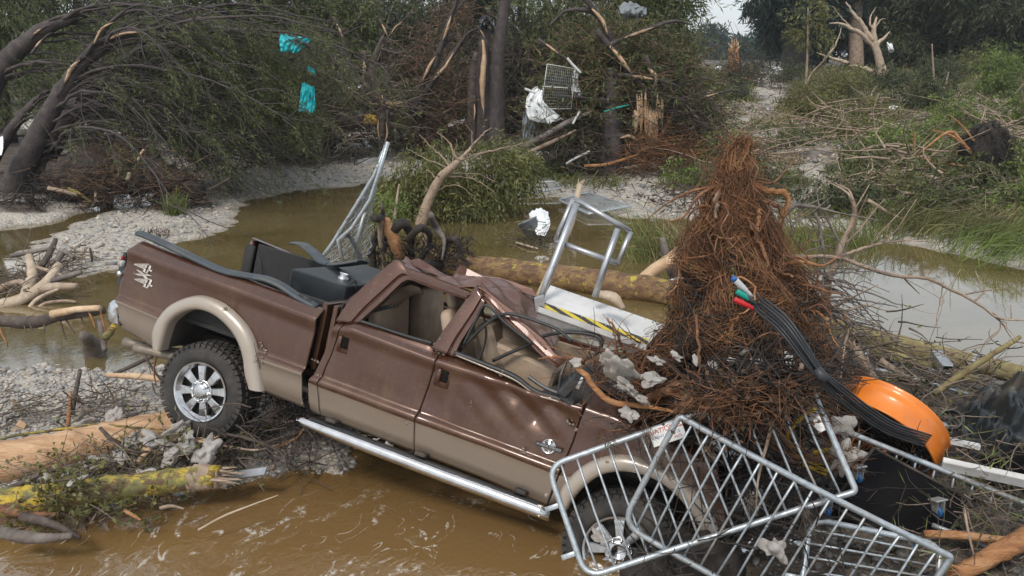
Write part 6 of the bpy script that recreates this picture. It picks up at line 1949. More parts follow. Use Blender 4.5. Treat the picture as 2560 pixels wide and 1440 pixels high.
for x, y, Y, s in ((1545, 915, 5.15, 0.12), (1565, 965, 5.1, 0.10), (1625, 945, 5.15, 0.09), (1640, 900, 5.3, 0.05), (1520, 895, 5.25, 0.05), (1600, 995, 5.05, 0.06), (1690, 890, 5.35, 0.045), (1785, 915, 5.25, 0.05), (1830, 900, 5.25, 0.04), (1900, 910, 5.2, 0.05), (1975, 900, 5.35, 0.05), (1860, 880, 5.3, 0.03), (1570, 1035, 5.02, 0.06), (1440, 905, 5.2, 0.035), (1740, 900, 5.3, 0.03), (1925, 940, 5.2, 0.03)):
    foam(aty(x, y, Y), s * 0.9, "grey foam clump clinging in the red roots", "foam in the roots", 0.45)
foam(aty(1935, 1370, 4.35), 0.065, "grey foam clump caught on the barricade bars low down", None, 1.1)
foam(aty(2110, 1140, 4.85), 0.10, "large foam tuft with roots hanging on the barricade's end tube", None, 0.8)
foam(aty(2105, 1065, 5.0), 0.05, "small upright foam tuft under the orange fan", None, 1.4)
foam(aty(1500, 1345, 4.95), 0.05, "foam smear stuck to the front wheel rim", None, 0.8)
for (x, y, Y), lab in zip(((1520, 1100, 4.9), (1610, 1075, 4.9), (1760, 1120, 4.68), (2010, 1270, 4.5), (1870, 1240, 4.55), (1650, 1130, 4.72)), ("beside the sign", "above the sign", "near the pointed corner", "by the crossing tubes", "over the dark muck", "on the slanting end tube")):
    twigs("weed_tuft", [aty(x, y, Y), aty(x + 8, y + 10, Y)], 0.02, 36, 0.10, 0.0022, "twig_mix", "wisp of weed snagged on the barricade " + lab, 1.0, seed_dir=(0.3, 0, -0.8), cat="weed")
twigs("brushwood", [aty(2110, 1130, 4.82), aty(2125, 1150, 4.82)], 0.03, 130, 0.11, 0.0025, "root_fine", "small tuft of fine brown roots on the barricade end", 1.0, cat="roots")
log("mud_bank", [aty(1560, 1450, 4.95), aty(1640, 1420, 5.0), aty(1760, 1400, 4.9), aty(1850, 1420, 4.75)], [0.10, 0.17, 0.18, 0.12], "root_black", "black mud clod piled against the front tyre", "mud", 20, 14, None, 0, 0.16)
# ------------------------------------------------------------------ foliage helpers
def sprays(mb, pos, dirs, L_, m, ll, lw, mat=1, droop=0.35):
    n_ = len(pos)
    t = np.linspace(0.1, 1.0, m)
    side = unit(np.cross(dirs, rng.standard_normal((n_, 3))))
    P_ = pos[:, None] + dirs[:, None] * (t[None, :, None] * L_) + np.array([0, 0, -1.0]) * (droop * L_ * t[None, :, None] ** 2)
    sg = np.where(np.arange(m) % 2 == 0, 1.0, -1.0)
    D = unit(dirs[:, None] * 0.9 + side[:, None] * (sg[None, :, None] * 0.75) + 0.25 * rng.standard_normal((n_, m, 3)) + np.array([0, 0, -droop]))
    D = D.reshape(-1, 3)
    S = unit(np.cross(D, rng.standard_normal(D.shape)))
    k = len(D)
    mb.quads(P_.reshape(-1, 3), D, S, ll * rng.uniform(0.6, 1.4, k), lw * rng.uniform(0.6, 1.4, k), mat)
def crown_pts(c, r, nclump, per, spread, flow=(0, 0, 0), out=0.5, down=0.3, shell=0.45):
    c, r = np.asarray(c, float), np.asarray(r, float)
    d = unit(rng.standard_normal((nclump, 3)))
    q = d * (rng.random((nclump, 1)) ** shell) * r
    q = np.repeat(q, per, 0) + rng.standard_normal((nclump * per, 3)) * spread
    dd = unit(unit(q / r) * out + np.asarray(flow) + np.array([0, 0, -down]) + 0.45 * rng.standard_normal(q.shape))
    return q + c, dd
def tree(name, trunk, tr_, label, cat, crowns=(), bmat="bark_purple", lmat="leaf_cypress", limbs=(), group=None, segs=12, leaf=(0.16, 0.02), spl=(0.32, 8), twig=0, torn=()):
    trunk = np.array(trunk, float)
    o0 = trunk[0].copy()
    root = empty(name, o0, label, cat, group)
    p = smooth_path(trunk, 24)
    p[1:-1] += 0.05 * np.mean(tr_) * rng.standard_normal(p[1:-1].shape)
    MB().tube(p - o0, tr_, segs, jit=0.04).build("trunk", bmat, root)
    for i, (pts, r) in enumerate(limbs):
        q = smooth_path(pts, 18)
        q[1:] += np.cumsum(rng.standard_normal(q[1:].shape) * (0.10 * r + 0.008 + 0.012 * min(1, np.linalg.norm(q[-1] - q[0]) / 4)), axis=0)
        lm_ = MB().tube(q - o0, [r, r * 0.7, r * 0.2], 7)
        if twig:
            for j in range(7):
                a = q[int(rng.integers(5, 18))]
                dd = unit(q[-1] - q[-5]) * rng.uniform(.3, 1.2) + rng.normal(0, .45, 3)
                lm_.tube(np.array([a, a + dd * .5 + rng.normal(0, .08, 3), a + dd]) - o0, [r * .3, .005], 5, 6, cap=False)
        lm_.build("limb", bmat, root)
    for pts, r in torn:
        q = smooth_path(pts, 12)
        d_ = q[-1] - q[0]
        e0, e1 = (0.6, 1.3) if r < 0.12 else (0.0, 0.3)
        q2 = np.array([q[0] - d_ * e0 - (0, 0, .04), q[3], q[8], q[-1] + d_ * e1 * .5 - (0, 0, .02), q[-1] + d_ * e1 - (0, 0, np.linalg.norm(d_) * .35)]) + (0, r * .55, 0)
        MB().tube(smooth_path(q2, 16) - o0, [r * .9, r * .85, r * .7, r * .3], 7, jit=.05).build("limb", bmat, root)
        MB().tube(q - o0, [r * 0.4, r, r * 0.9, r * 0.15], 7, jit=0.12, flat=0.6).build("torn_wood", "wood_fresh", root)
    if len(crowns):
        mb = MB()
        for cr_ in crowns:
            c, r, nc, per = cr_[:4]
            fl = cr_[4] if len(cr_) > 4 else (0, 0, 0)
            q, d = crown_pts(np.asarray(c) - o0, r, nc, per, 0.22 * min(1.0, max(r) / 1.2), fl)
            sprays(mb, q, d, spl[0], spl[1], leaf[0], leaf[1], 1)
            for j in range(twig * nc // 10):
                a = q[int(rng.integers(len(q)))]
                b_ = a + rng.standard_normal(3) * 0.5 + np.asarray(fl) * 0.5
                mb.tube([a, (a + b_) / 2 + rng.normal(0, 0.06, 3), b_], [0.012, 0.004], 4, cap=False, m=0)
        o = mb.build("crown", [bmat, lmat], root)
    return root
def arcs(base, n_, reach, rise, rad, flow=(1, 0, 0)):
    """limbs that leave a leaning trunk and sweep over downstream"""
    out = []
    base = smooth_path(base, 40)
    for i in range(n_):
        a = base[int(6 + 33 * (i + rng.random()) / n_)] if n_ > 1 else base[20]
        L_ = reach * rng.uniform(0.6, 1.25)
        f = np.asarray(flow, float) + rng.normal(0, 0.16, 3) * (1, 1.6, 0.4)
        h = rise * rng.uniform(0.5, 1.3)
        out.append(([a, a + f * L_ * 0.3 + (0, 0, h), a + f * L_ * 0.65 + (0, 0, h * 0.85), a + f * L_ + (0, 0, -h * rng.uniform(0.2, 1.3))], rad * rng.uniform(0.6, 1.2)))
    return out

# ------------------------------------------------------------------ middle ground
# fallen young tree in the shallows
Y0 = 17.6
tk = [aty(1050, 565, Y0), aty(1072, 500, Y0), aty(1100, 445, Y0), aty(1130, 418, Y0), aty(1165, 385, Y0 + .1)]
lb = [([aty(1160, 390, Y0), aty(1190, 345, Y0), aty(1225, 310, Y0)], 0.035), ([aty(1150, 400, Y0), aty(1115, 345, Y0), aty(1098, 322, Y0)], 0.03), ([aty(1128, 420, Y0), aty(1090, 370, Y0), aty(1045, 325, Y0)], 0.025),
      ([aty(1150, 400, Y0), aty(1220, 380, Y0 + .3), aty(1295, 362, Y0 + .5)], 0.03), ([aty(1120, 430, Y0), aty(1200, 425, Y0 + .4), aty(1270, 450, Y0 + .6)], 0.02), ([aty(1110, 440, Y0), aty(1180, 455, Y0 + .2), aty(1240, 490, Y0 + .2)], 0.02),
      ([aty(1095, 450, Y0), aty(1070, 430, Y0), aty(1065, 465, Y0)], 0.014), ([aty(1085, 480, Y0), aty(1065, 470, Y0), aty(1070, 490, Y0)], 0.014), ([aty(1125, 420, Y0), aty(1060, 395, Y0 + .2), aty(1020, 375, Y0 + .3)], 0.016), ([aty(1175, 375, Y0), aty(1180, 340, Y0), aty(1165, 320, Y0)], 0.018),
      ([aty(1130, 415, Y0), aty(1145, 370, Y0), aty(1140, 345, Y0)], 0.018), ([aty(1090, 475, Y0), aty(1150, 470, Y0), aty(1200, 500, Y0)], 0.014)]
cr_ = [(aty(1170, 420, Y0 + 1.2), (1.6, 0.9, 0.9), 70, 12, (0.3, 0, -0.5)), (aty(1060, 445, Y0 + 1.2), (1.0, 0.7, 0.7), 30, 12, (-.2, 0, -0.6)), (aty(1250, 430, Y0 + .9), (0.85, 0.7, 0.85), 40, 12, (0.4, 0, -0.7)), (aty(985, 490, Y0 + .6), (0.55, 0.5, 0.35), 16, 10), (aty(1130, 500, Y0 + .8), (1.5, 0.7, 0.25), 40, 10, (0.2, 0, -.2))]
tree("fallen_sapling", tk, [0.13, 0.11, 0.10, 0.085, 0.05], "young leafy tree bent over in the shallows with a pale trunk", "tree", cr_, "wood_drift", "leaf_willow", lb, leaf=(0.13, 0.018), spl=(0.3, 7))

# chain link panel standing in the water behind the truck bed
Yf = 12.6
fence = empty("chain_link_panel", aty(870, 690, Yf), "bent chain link fence panel with galvanised tubes standing behind the truck bed", "fence panel")
fo_ = np.array(fence.location)
posts = [[(970, 355), (945, 440), (925, 500), (880, 570), (845, 600), (858, 655)], [(968, 360), (935, 440), (880, 530), (830, 610), (800, 650)], [(912, 530), (895, 590), (878, 655)], [(933, 445), (920, 475)]]
for i, pts in enumerate(posts):
    q = np.array([aty(x, y, Yf - 0.12 * (i == 0) + 0.1 * (i == 2)) for x, y in pts]) - fo_
    MB().tube(q, 0.032 if i < 3 else 0.02, 8).build("tube", "galvanised", fence)
mb = MB()
Lq = smooth_path([aty(x, y, Yf) for x, y in [(965, 365), (925, 450), (880, 525), (830, 610), (795, 655)]], 30) - fo_
Rq = smooth_path([aty(x, y, Yf + .2) for x, y in [(969, 358), (945, 450), (932, 530), (928, 600), (915, 655)]], 30) - fo_
W_ = 15
gg = np.array([Lq * (1 - t) + Rq * t for t in np.linspace(0, 1, W_)])
gg += 0.02 * rng.standard_normal(gg.shape)
for s_ in (0, 1):
    for k in range(-30, W_):
        ln_ = [(k + j, j) if s_ == 0 else (W_ - 1 - k - j, j) for j in range(30)]
        ln_ = [gg[a, b_] for a, b_ in ln_ if 0 <= a < W_]
        if len(ln_) > 1:
            mb.tube(np.array(ln_), 0.006, 4, cap=False)
mb.build("wire_mesh", "galvanised", fence)
MB().tube(np.array([aty(x, y, Yf - .05) for x, y in [(905, 655), (880, 600), (865, 585)]]) - fo_, 0.03, 6, 10).build("bent_strut", "rail_plastic", fence)

# dark root stump behind the truck
st = empty("root_stump", aty(1050, 672, 13.2), "upturned stump of thick black roots floating behind the cab", "stump")
so = np.array(st.location)
for pts, r, mt in (([(935, 690), (930, 620), (945, 575), (955, 548)], .07, "root_black"), ([(962, 550), (985, 600), (1005, 660), (1020, 690)], .11, "wood_orange"), ([(935, 545), (960, 548), (975, 560), (990, 600)], .08, "root_black"),
                   ([(950, 545), (955, 620), (960, 690)], .06, "wood_drift"), ([(970, 600), (1000, 560), (1020, 570), (1030, 610), (1015, 660)], .09, "root_black"), ([(1075, 535), (1090, 570), (1110, 600), (1105, 650)], .07, "bark_grey"),
                   ([(1020, 600), (1050, 570), (1075, 590), (1060, 640), (1040, 670)], .07, "root_black"), ([(1100, 660), (1115, 610), (1140, 600), (1150, 640), (1180, 660)], .07, "root_black"), ([(1140, 670), (1170, 640), (1168, 620)], .04, "root_black"),
                   ([(980, 680), (1060, 660), (1120, 668), (1190, 662)], .08, "root_black"), ([(920, 640), (945, 600), (960, 620), (940, 680)], .05, "root_black"), ([(1045, 650), (1080, 615), (1100, 640)], .05, "root_black"), ([(960, 560), (955, 520), (950, 500)], .04, "bark_dark"), ([(1000, 690), (1030, 640), (1010, 610)], .07, "root_wood")):
    q = smooth_path([aty(x, y, 13.2 + rng.normal(0, .25)) for x, y in pts], 16) - so
    MB().tube(q, [r * .8, r, r * .6, r * .25], 9, jit=0.06).build("root", mt, st)
mb = MB()
for i in range(420):
    c = aty(rng.uniform(930, 1180), rng.uniform(590, 690), 13.3 + rng.normal(0, .2)) - so
    d = unit(rng.standard_normal(3)); e = rng.standard_normal(3) * .5
    l_ = rng.uniform(.08, .3)
    mb.tube([c, c + d * l_ * .5, c + (d + e) * l_], [0.012, 0.004], 4, cap=False)
o = mb.build("rootlets", "root_black", st); o["kind"] = "stuff"
tree("sapling", [aty(985, 560, 14.5), aty(992, 500, 14.5), aty(998, 460, 14.5)], [0.03, 0.025, 0.012], "slim upright pale sapling behind the black stump", "sapling", [(aty(975, 515, 14.6), (.35, .3, .3), 14, 8)], "wood_pale", "leaf_bright", leaf=(.08, .016), spl=(.2, 6))

# two barricades lying flat on the far shore
barricade([ground(1290, 470, .1), ground(1385, 466, .14), ground(1403, 484, .14), ground(1285, 500, .1)], 12, "barricade lying flat on the far shingle close to the bent young tree", r=.026, rb=.011, feet=False)
barricade([ground(1395, 512, .12), ground(1470, 496, .14), ground(1578, 530, .14), ground(1470, 548, .12)], 16, "barricade lying flat on the far shingle behind the handrail", r=.026, rb=.011, feet=False)

# plastic sheet and bucket in the water
def sheet(name, rows_, mt, label, cat, amp=.08, n_=(26, 26), th=.006, seed=1):
    g = np.array([smooth_path([aty(*p_) for p_ in r_], n_[1]) for r_ in rows_])
    g = np.stack([smooth_path(g[:, i], n_[0]) for i in range(n_[1])], 1)
    u_, v_ = np.meshgrid(np.linspace(0, 1, n_[1]), np.linspace(0, 1, n_[0]))
    f = amp * (vnoise(u_ * 3 + v_, v_ * 2 - u_, 1.6, seed, 3) + 0.6 * (np.abs(((u_ * 5 + v_ * 1.5) % 1) - .5) - .25))
    g[..., 1] += f
    g[..., 2] += f * .4
    o0 = g[0, 0].copy()
    o = solid(MB().grid(g - o0).build(name, mt), th)
    o.location = o0
    return tag(o, label, cat)
simple("white_cloth", (0.78, 0.80, 0.82), (0.66, 0.68, 0.70), 3, 0.75, bmp=0.2, dirt=((0.45, 0.42, 0.39), 0.3))
simple("teal_tarp", (0.0, 0.42, 0.47), (0.0, 0.34, 0.39), 2, 0.45, bmp=0.3, bscale=6)
simple("grey_plastic", (0.17, 0.19, 0.20), (0.12, 0.135, 0.14), 4, 0.5, bmp=0.1)
simple("yellow_foam", (0.50, 0.32, 0.06), (0.35, 0.2, 0.03), 8, 0.8, bmp=0.5)
sheet("plastic_sheet", [[(1322, 535, 16.6), (1350, 520, 16.6), (1370, 530, 16.6)], [(1330, 560, 16), (1352, 550, 16), (1375, 560, 16)], [(1345, 590, 15.6), (1355, 590, 15.6), (1362, 592, 15.6)]], "white_cloth", "torn translucent white sheet snagged in the shallows above the bucket", "plastic sheet")
bk_ = empty("bucket", onz(1335, 606, 0), "grey plastic bucket tipped over in the shallow water", "bucket")
MB().lathe([(.0, .0), (.15, .0), (.20, .34), (.215, .35), (.215, .36), (.19, .36), (.15, .03), (0, .03)], (0, 0, .12), (-.35, .1, .8), 24).build("shell", "grey_plastic", bk_)
MB().tube([(-.25, -.15, .45), (-.32, -.2, .3), (-.2, -.22, .12)], .008, 5, 10).build("handle", "dark_metal", bk_)
twigs("brushwood", [onz(1310, 605, .04), onz(1345, 612, .06), onz(1370, 600, .05)], .2, 160, .4, .008, "bark_dark", "clot of drowned grass and sticks round the bucket", .25, leaves=2, leafmat="leaf_olive", lsz=(.14, .008))
stick([onz(1290, 606, .03), onz(1320, 615, .05), onz(1345, 622, .03)], .02, "wood_pale", "pale stick floating by the bucket")

# ------------------------------------------------------------------ grass
def tussock(c, n_, h, lean, mt, label, group=None, spread=.25, w=.006):
    c = np.asarray(c, float)
    b_ = c + np.clip(rng.standard_normal((n_, 3)), -1.5, 1.5) * (spread, spread, 0.0)
    b_[:, 2] = c[2] - 0.02
    L_ = h * rng.uniform(.5, 1.2, n_)[:, None]
    d0 = unit(np.array([0, 0, 1.0]) + .35 * rng.standard_normal((n_, 3)) + .4 * np.asarray(lean))
    d1 = unit(d0 + .9 * np.asarray(lean) + .35 * rng.standard_normal((n_, 3)) + (0, 0, -.35))
    d2 = unit(d1 + .9 * np.asarray(lean) + (0, 0, -.7))
    s_ = unit(np.cross(d0, rng.standard_normal((n_, 3))))
    p1 = b_ + d0 * L_ * .4; p2 = p1 + d1 * L_ * .35; p3 = p2 + d2 * L_ * .3
    v = np.stack([b_ - s_ * w, b_ + s_ * w, p1 + s_ * w * .9, p1 - s_ * w * .9, p2 + s_ * w * .6, p2 - s_ * w * .6, p3], 1).reshape(-1, 3) - c
    i = np.arange(n_)[:, None] * 7
    mb = MB()
    mb.add(v, np.vstack([i + [0, 1, 2, 3], i + [3, 2, 4, 5]]))
    mb.add(np.zeros((0, 3)), np.zeros((0, 3), int))
    mb.f.append((i + [5, 4, 6], 0))
    o = mb.build("grass_tussock", mt)
    o.location = c
    return tag(o, label, "grass", group)
tussock(ground(440, 538), 150, .6, (.05, 0, .4), "grass_green", "upright green grass tuft on the long gravel bar", None, .13, .011)
tussock(ground(400, 590), 70, .25, (.2, 0, 0), "leaf_brown", "small dead brown clump on the gravel bar by the truck", None, .18, .009)
tussock(onz(1640, 640), 260, 1.1, (-.5, 0, .2), "grass_green", "drowned grass clump leaning in the water behind the platform", None, .35, .008)
tussock(onz(1690, 640), 180, 1.0, (-.6, .1, .1), "grass_dry", "dry grass stems leaning in the water behind the platform", None, .3, .007)
for i, (x, y, lab) in enumerate(((2020, 610, "sparse reeds rising from the water beside the root mass"), (2090, 620, "sparse reeds in the water below the drooping shrub"), (2160, 615, "reeds at the bank where the thin branch ends"))):
    tussock(ground(x, y), 120, .9, (-.35, 0, .2), "grass_green", lab, None, .4, .007)
GL = "bank grasses bent by the flood"
for i in range(62):
    x = rng.uniform(1320, 2700); y = rng.uniform(300, 600)
    if x < 1900 and y > 480 or (x < 1700 and y < 440):
        continue
    if y > 560 and x < 2150:
        continue
    p_ = ground(x, y)
    k = i % 4
    sc_ = rng.uniform(.5, 1.0)
    tussock(p_, int(130 * sc_ + 60), sc_ * (.9 if k != 1 else .7), (.55, -.1, -.1) if k != 2 else (.15, 0, .1), ("grass_green", "leaf_olive", "grass_dry", "grass_green")[k], ("green grass flattened sideways by the flood on the far bank", "dull olive grass clump on the far bank", "dry straw coloured grass on the far bank", "long green grass combed over on the far bank")[k], GL, .38 * sc_ + .1, .011)
for x, y, lab in ((2490, 640, "lush green grass drooping over the calm water"), (2380, 585, "combed over green grass along the right shore"), (2560, 610, "thick green grass where the shore leaves the pool"), (2300, 575, "dark green grass mat under the broken limb"), (2440, 560, "green grass sheaf below the broken limb")):
    tussock(ground(x, y), 330, 1.1, (.95, -.35, -.25),  "leaf_olive" if "lush" not in lab else "leaf_bright", lab, None, .6, .008)

# low grass, weeds and flattened litter over the right bank
def cover(k, mt, ln, w, lean, label, seed, thr, bb=(2.5, 46, 18, 64), flat=0.6):
    x, y = rng.uniform(bb[0], bb[1], k), bb[2] + (bb[3] - bb[2]) * rng.random(k) ** 1.7
    z = hgt(x, y)
    ok = (z > 0.05) & (sdf(stony, x, y) < 0.3 + 0.6 * vnoise(x, y, .8, 6)) & (sdf(back_bank, x, y) > .4) & (vnoise(x, y, .35, seed, 3) > thr) & (x < y * .75 + 2)
    x, y, z = x[ok], y[ok], z[ok]
    n_ = len(x)
    c = np.repeat(np.stack([x, y, z], 1), 5, 0) + rng.standard_normal((n_ * 5, 3)) * (.14, .14, .015)
    d = unit(np.array([lean, 0, flat]) + .5 * rng.standard_normal(c.shape) * (1, 1, .5))
    d[:, 2] = np.abs(d[:, 2])
    sc_ = (.6 + c[:, 1] / 40)
    mb = MB().quads(c, d, unit(np.cross(d, rng.standard_normal(c.shape))), ln * rng.uniform(.5, 1.4, len(c)) * sc_, w * rng.uniform(.6, 1.4, len(c)) * sc_)
    return tag(mb.build("ground_cover", mt), label, "grass", kind="stuff")
cover(6000, "grass_green", .32, .011, .5, "short green grass over the right bank", 2, -.15)
cover(6000, "leaf_olive", .22, .016, .4, "dull green weeds over the right bank", 5, -.05)
cover(9000, "grass_dry", .3, .008, .8, "dry flattened straw over the right bank", 8, -.1, flat=.25)
cover(9000, "leaf_brown", .24, .016, .6, "brown dead leaves and litter over the right bank", 11, -.2, flat=.2)
# ------------------------------------------------------------------ background trees
FL = (0.75, 0.0, -0.25)          # the flood combed everything this way
# three leaning trees on the left bank, limbs swept over
def swept(root, limbs, per, lmat, bmat="bark_purple", leaf=(.13, .0095), subs=7, m_=11):
    """second-order branches and feathery sprays that follow the sweep of each limb"""
    o0 = np.array(root.location)
    mb = MB()
    sp, sd = [], []
    for pts, r in limbs:
        q = smooth_path(pts, 30)
        for j in range(subs):
            i = int(rng.integers(8, 29))
            a = q[i]
            t = unit(q[min(i + 1, 29)] - q[i - 1])
            d = unit(t + rng.normal(0, .28, 3) * (1, 1.3, .9) + (0, 0, .05))
            L_ = rng.uniform(.6, 1.7)
            b_ = np.array([a, a + d * L_ * .45 + (0, 0, .04), a + d * L_ * .8 - (0, 0, .10 * L_), a + d * L_ * 1.1 - (0, 0, .32 * L_)])
            b_ = smooth_path(b_, 9)
            mb.tube(b_ - o0, [min(.018, r * .4), .005], 4, cap=False)
            for k in range(per):
                z = int(rng.integers(2, 9))
                sp.append(b_[z] + rng.normal(0, .03, 3))
                sd.append(unit(unit(b_[z] - b_[z - 1]) + rng.normal(0, .38, 3) * (1, 1, .8) - (0, 0, .12)))
    sprays(mb, np.array(sp) - o0, np.array(sd), .40, m_, leaf[0], leaf[1], 1, .3)
    o = mb.build("crown", [bmat, lmat], root)
def lean_tree(trunk, rad, label, n_, reach, rise, lr, crowns, torn=(), extra=(), lmat="leaf_cypress", spl=(.42, 15), leaf=(.13, .0095)):
    lim = list(extra) + arcs(trunk, n_, reach, rise, lr, (1, .05, 0))
    crowns = [(c[0] + np.array([0, .9, 0]), c[1], int(c[2] * .42), c[3], (1.2, 0, -.4)) for c in crowns]
    root = tree("leaning_tree", trunk, rad, label, "tree", crowns, "bark_purple", lmat, lim, "trees pushed over by the flood", leaf=leaf, spl=spl, twig=8, torn=torn)
    swept(root, lim, 7, lmat, leaf=leaf)
    return root
Yl = 20.5
t1 = [aty(22, 492, Yl), aty(70, 390, Yl), aty(112, 305, Yl), aty(160, 225, Yl), aty(205, 160, Yl), aty(270, 110, Yl), aty(340, 78, Yl)]
lean_tree(t1, [.34, .29, .25, .21, .17, .12, .07], "leaning tree with a long torn pale limb, nearer of the twin trunks", 20, 4.4, .5, .045,
          [(aty(520, 240, Yl + .4), (2.6, 1.3, 1.4), 150, 14, FL), (aty(330, 140, Yl + .6), (2.2, 1.2, 1.0), 80, 14, FL), (aty(570, 285, Yl + .1), (1.7, 1.0, .6), 80, 14, FL)],
          [([aty(163, 205, Yl - .2), aty(180, 170, Yl - .22), aty(200, 150, Yl - .22)], .075), ([aty(268, 100, Yl - .2), aty(310, 84, Yl - .2), aty(355, 80, Yl - .2)], .06), ([aty(235, 110, Yl - .3), aty(255, 72, Yl - .3), aty(285, 55, Yl - .3)], .05)],
          [([aty(200, 160, Yl), aty(280, 90, Yl), aty(380, 82, Yl), aty(520, 115, Yl), aty(600, 160, Yl)], .08), ([aty(105, 285, Yl), aty(160, 270, Yl), aty(260, 268, Yl), aty(420, 340, Yl), aty(560, 420, Yl)], .055), ([aty(130, 255, Yl), aty(220, 235, Yl), aty(330, 245, Yl), aty(470, 290, Yl)], .05), ([aty(165, 215, Yl), aty(250, 205, Yl), aty(380, 225, Yl), aty(520, 260, Yl)], .05),
           ([aty(150, 230, Yl), aty(200, 195, Yl), aty(340, 205, Yl), aty(500, 235, Yl)], .06), ([aty(235, 115, Yl), aty(300, 40, Yl), aty(360, 25, Yl), aty(450, 60, Yl)], .06)])
t2 = [aty(70, 492, Yl + .5), aty(110, 390, Yl + .6), aty(160, 305, Yl + .8), aty(230, 230, Yl + 1), aty(300, 165, Yl + 1.2), aty(370, 115, Yl + 1.4), aty(430, 60, Yl + 1.6)]
lean_tree(t2, [.42, .36, .30, .25, .2, .13, .07], "thickest leaning tree with a sandy foot, beside the twin trunk", 22, 4.8, .55, .05,
          [(aty(600, 190, Yl + 1.4), (2.4, 1.3, 1.7), 150, 14, FL), (aty(450, 120, Yl + 1.6), (2.2, 1.2, 1.1), 90, 14, FL), (aty(650, 260, Yl + 1.6), (1.1, 1.0, .8), 45, 14, FL)],
          [([aty(460, 118, Yl + 1), aty(490, 108, Yl + 1), aty(510, 100, Yl + 1)], .04)],
          [([aty(300, 165, Yl + 1), aty(360, 130, Yl + 1), aty(480, 130, Yl + 1), aty(620, 190, Yl + 1)], .07), ([aty(240, 220, Yl + 1), aty(300, 180, Yl + 1), aty(420, 190, Yl + 1), aty(600, 260, Yl + 1)], .06)])
t3 = [aty(-60, 300, Yl + 2), aty(10, 160, Yl + 2), aty(80, 95, Yl + 2), aty(150, 55, Yl + 2), aty(215, 35, Yl + 2)]
lean_tree(t3, [.34, .28, .24, .19, .08], "upper leaning tree with orange scars, hanging behind the twin trunks", 14, 4.6, .4, .05,
          [(aty(300, 60, Yl + 3), (2.8, 1.3, 1.0), 60, 14, FL), (aty(80, 40, Yl + 3), (1.6, 1.2, .8), 30, 14, FL), (aty(40, 250, Yl + 3), (1.4, 1.0, 1.1), 36, 12, FL)],
          [([aty(85, 85, Yl + 1.7), aty(95, 78, Yl + 1.7), aty(102, 72, Yl + 1.7)], .05), ([aty(88, 118, Yl + 1.7), aty(98, 108, Yl + 1.7), aty(106, 98, Yl + 1.7)], .05)],
          [([aty(160, 55, Yl + 2), aty(220, 20, Yl + 2), aty(300, 22, Yl + 2), aty(400, 45, Yl + 2)], .07)])
t4 = [aty(-40, 430, Yl + 1.5), aty(25, 330, Yl + 1.5), aty(70, 270, Yl + 1.6), aty(120, 225, Yl + 1.8)]
lean_tree(t4, [.2, .16, .12, .06], "slimmer leaning tree left of the twin trunks", 7, 2.5, .35, .035, [(aty(60, 190, Yl + 2.5), (1.5, 1.0, .7), 30, 12, FL), (aty(230, 300, Yl + 2.5), (1.8, 1.0, .9), 40, 12, FL)])
# brown skirts of bare twigs hanging below the leaning trees
def brush_px(pts, sp, k, ln, r, mt, label, **kw):
    return twigs("brushwood", [aty(*p_) for p_ in pts], sp, k, ln, r, mt, label, **kw)
brush_px([(220, 250, 20.4), (300, 230, 20.3), (380, 240, 20.4), (300, 290, 20.4), (400, 310, 20.5), (470, 330, 20.6), (540, 350, 20.6), (350, 260, 20.6), (250, 330, 21), (600, 340, 21), (450, 280, 20.8), (540, 300, 20.8), (200, 160, 21), (330, 150, 21), (480, 180, 21)], .5, 700, 1.5, .008, "bark_purple", "dark hanging twigs under the leaning trees", up=.4, seed_dir=(.9, 0, -.35), leaves=2, leafmat="leaf_dark", lsz=(.14, .015))
brush_px([(230, 430, 19.5), (300, 420, 19.5), (360, 440, 19.3), (420, 470, 19.1), (270, 460, 19.3), (180, 450, 20), (320, 395, 19.7), (450, 480, 19)], .28, 1000, .6, .008, "litter_brown", "matted reddish roots and litter along the undercut left bank", up=.4, leaves=2, leafmat="leaf_brown", lsz=(.08, .012))
brush_px([(230, 480, 19.3), (300, 480, 19.3), (370, 490, 19.2), (430, 492, 19.0), (130, 470, 19.9), (90, 500, 19.2), (40, 510, 19)], .25, 600, .5, .012, "root_black", "black roots hanging over the narrow side channel", up=.7)
# earth of the undercut bank
log("earth_bank", [aty(150, 450, 20.6), aty(240, 432, 20.2), aty(340, 428, 20.0), aty(430, 455, 19.6), aty(500, 478, 19.2)], [.5, .62, .6, .42, .2], "root_black", "dark earth bank undercut by the flood below the leaning trees", "bank", 26, 14, None, 0, .14)
for pts, r, mt, lab in (([(120, 470), (170, 480), (195, 488)], .05, "wood_drift", "brown log end on the left bank mud"), ([(170, 470), (200, 485), (228, 505)], .035, "lichen_bark", "yellow stick propped on the left bank"), ([(240, 480), (238, 500), (230, 515)], .03, "wood_pale", "pale stick dipping into the side channel"), ([(345, 400), (352, 385), (360, 374)], .03, "wood_fresh", "short pale stake sticking out of the root mat"), ([(318, 450), (322, 440), (325, 432)], .05, "wood_pale", "pale cut branch end in the root mat"), ([(520, 475), (550, 460), (575, 445)], .025, "bark_dark", "dark twig lying on the far gravel")):
    stick([aty(x, y, 19.1) for x, y in pts], r, mt, lab)
sheet("plastic_sheet", [[(-40, 330, 20), (-10, 345, 20), (6, 340, 20)], [(-40, 370, 19.8), (-5, 370, 19.8), (10, 362, 19.8)], [(-40, 390, 19.6), (-10, 392, 19.6), (4, 388, 19.6)]], "white_cloth", "white sheet edge at the foot of the leaning trees", "plastic sheet")

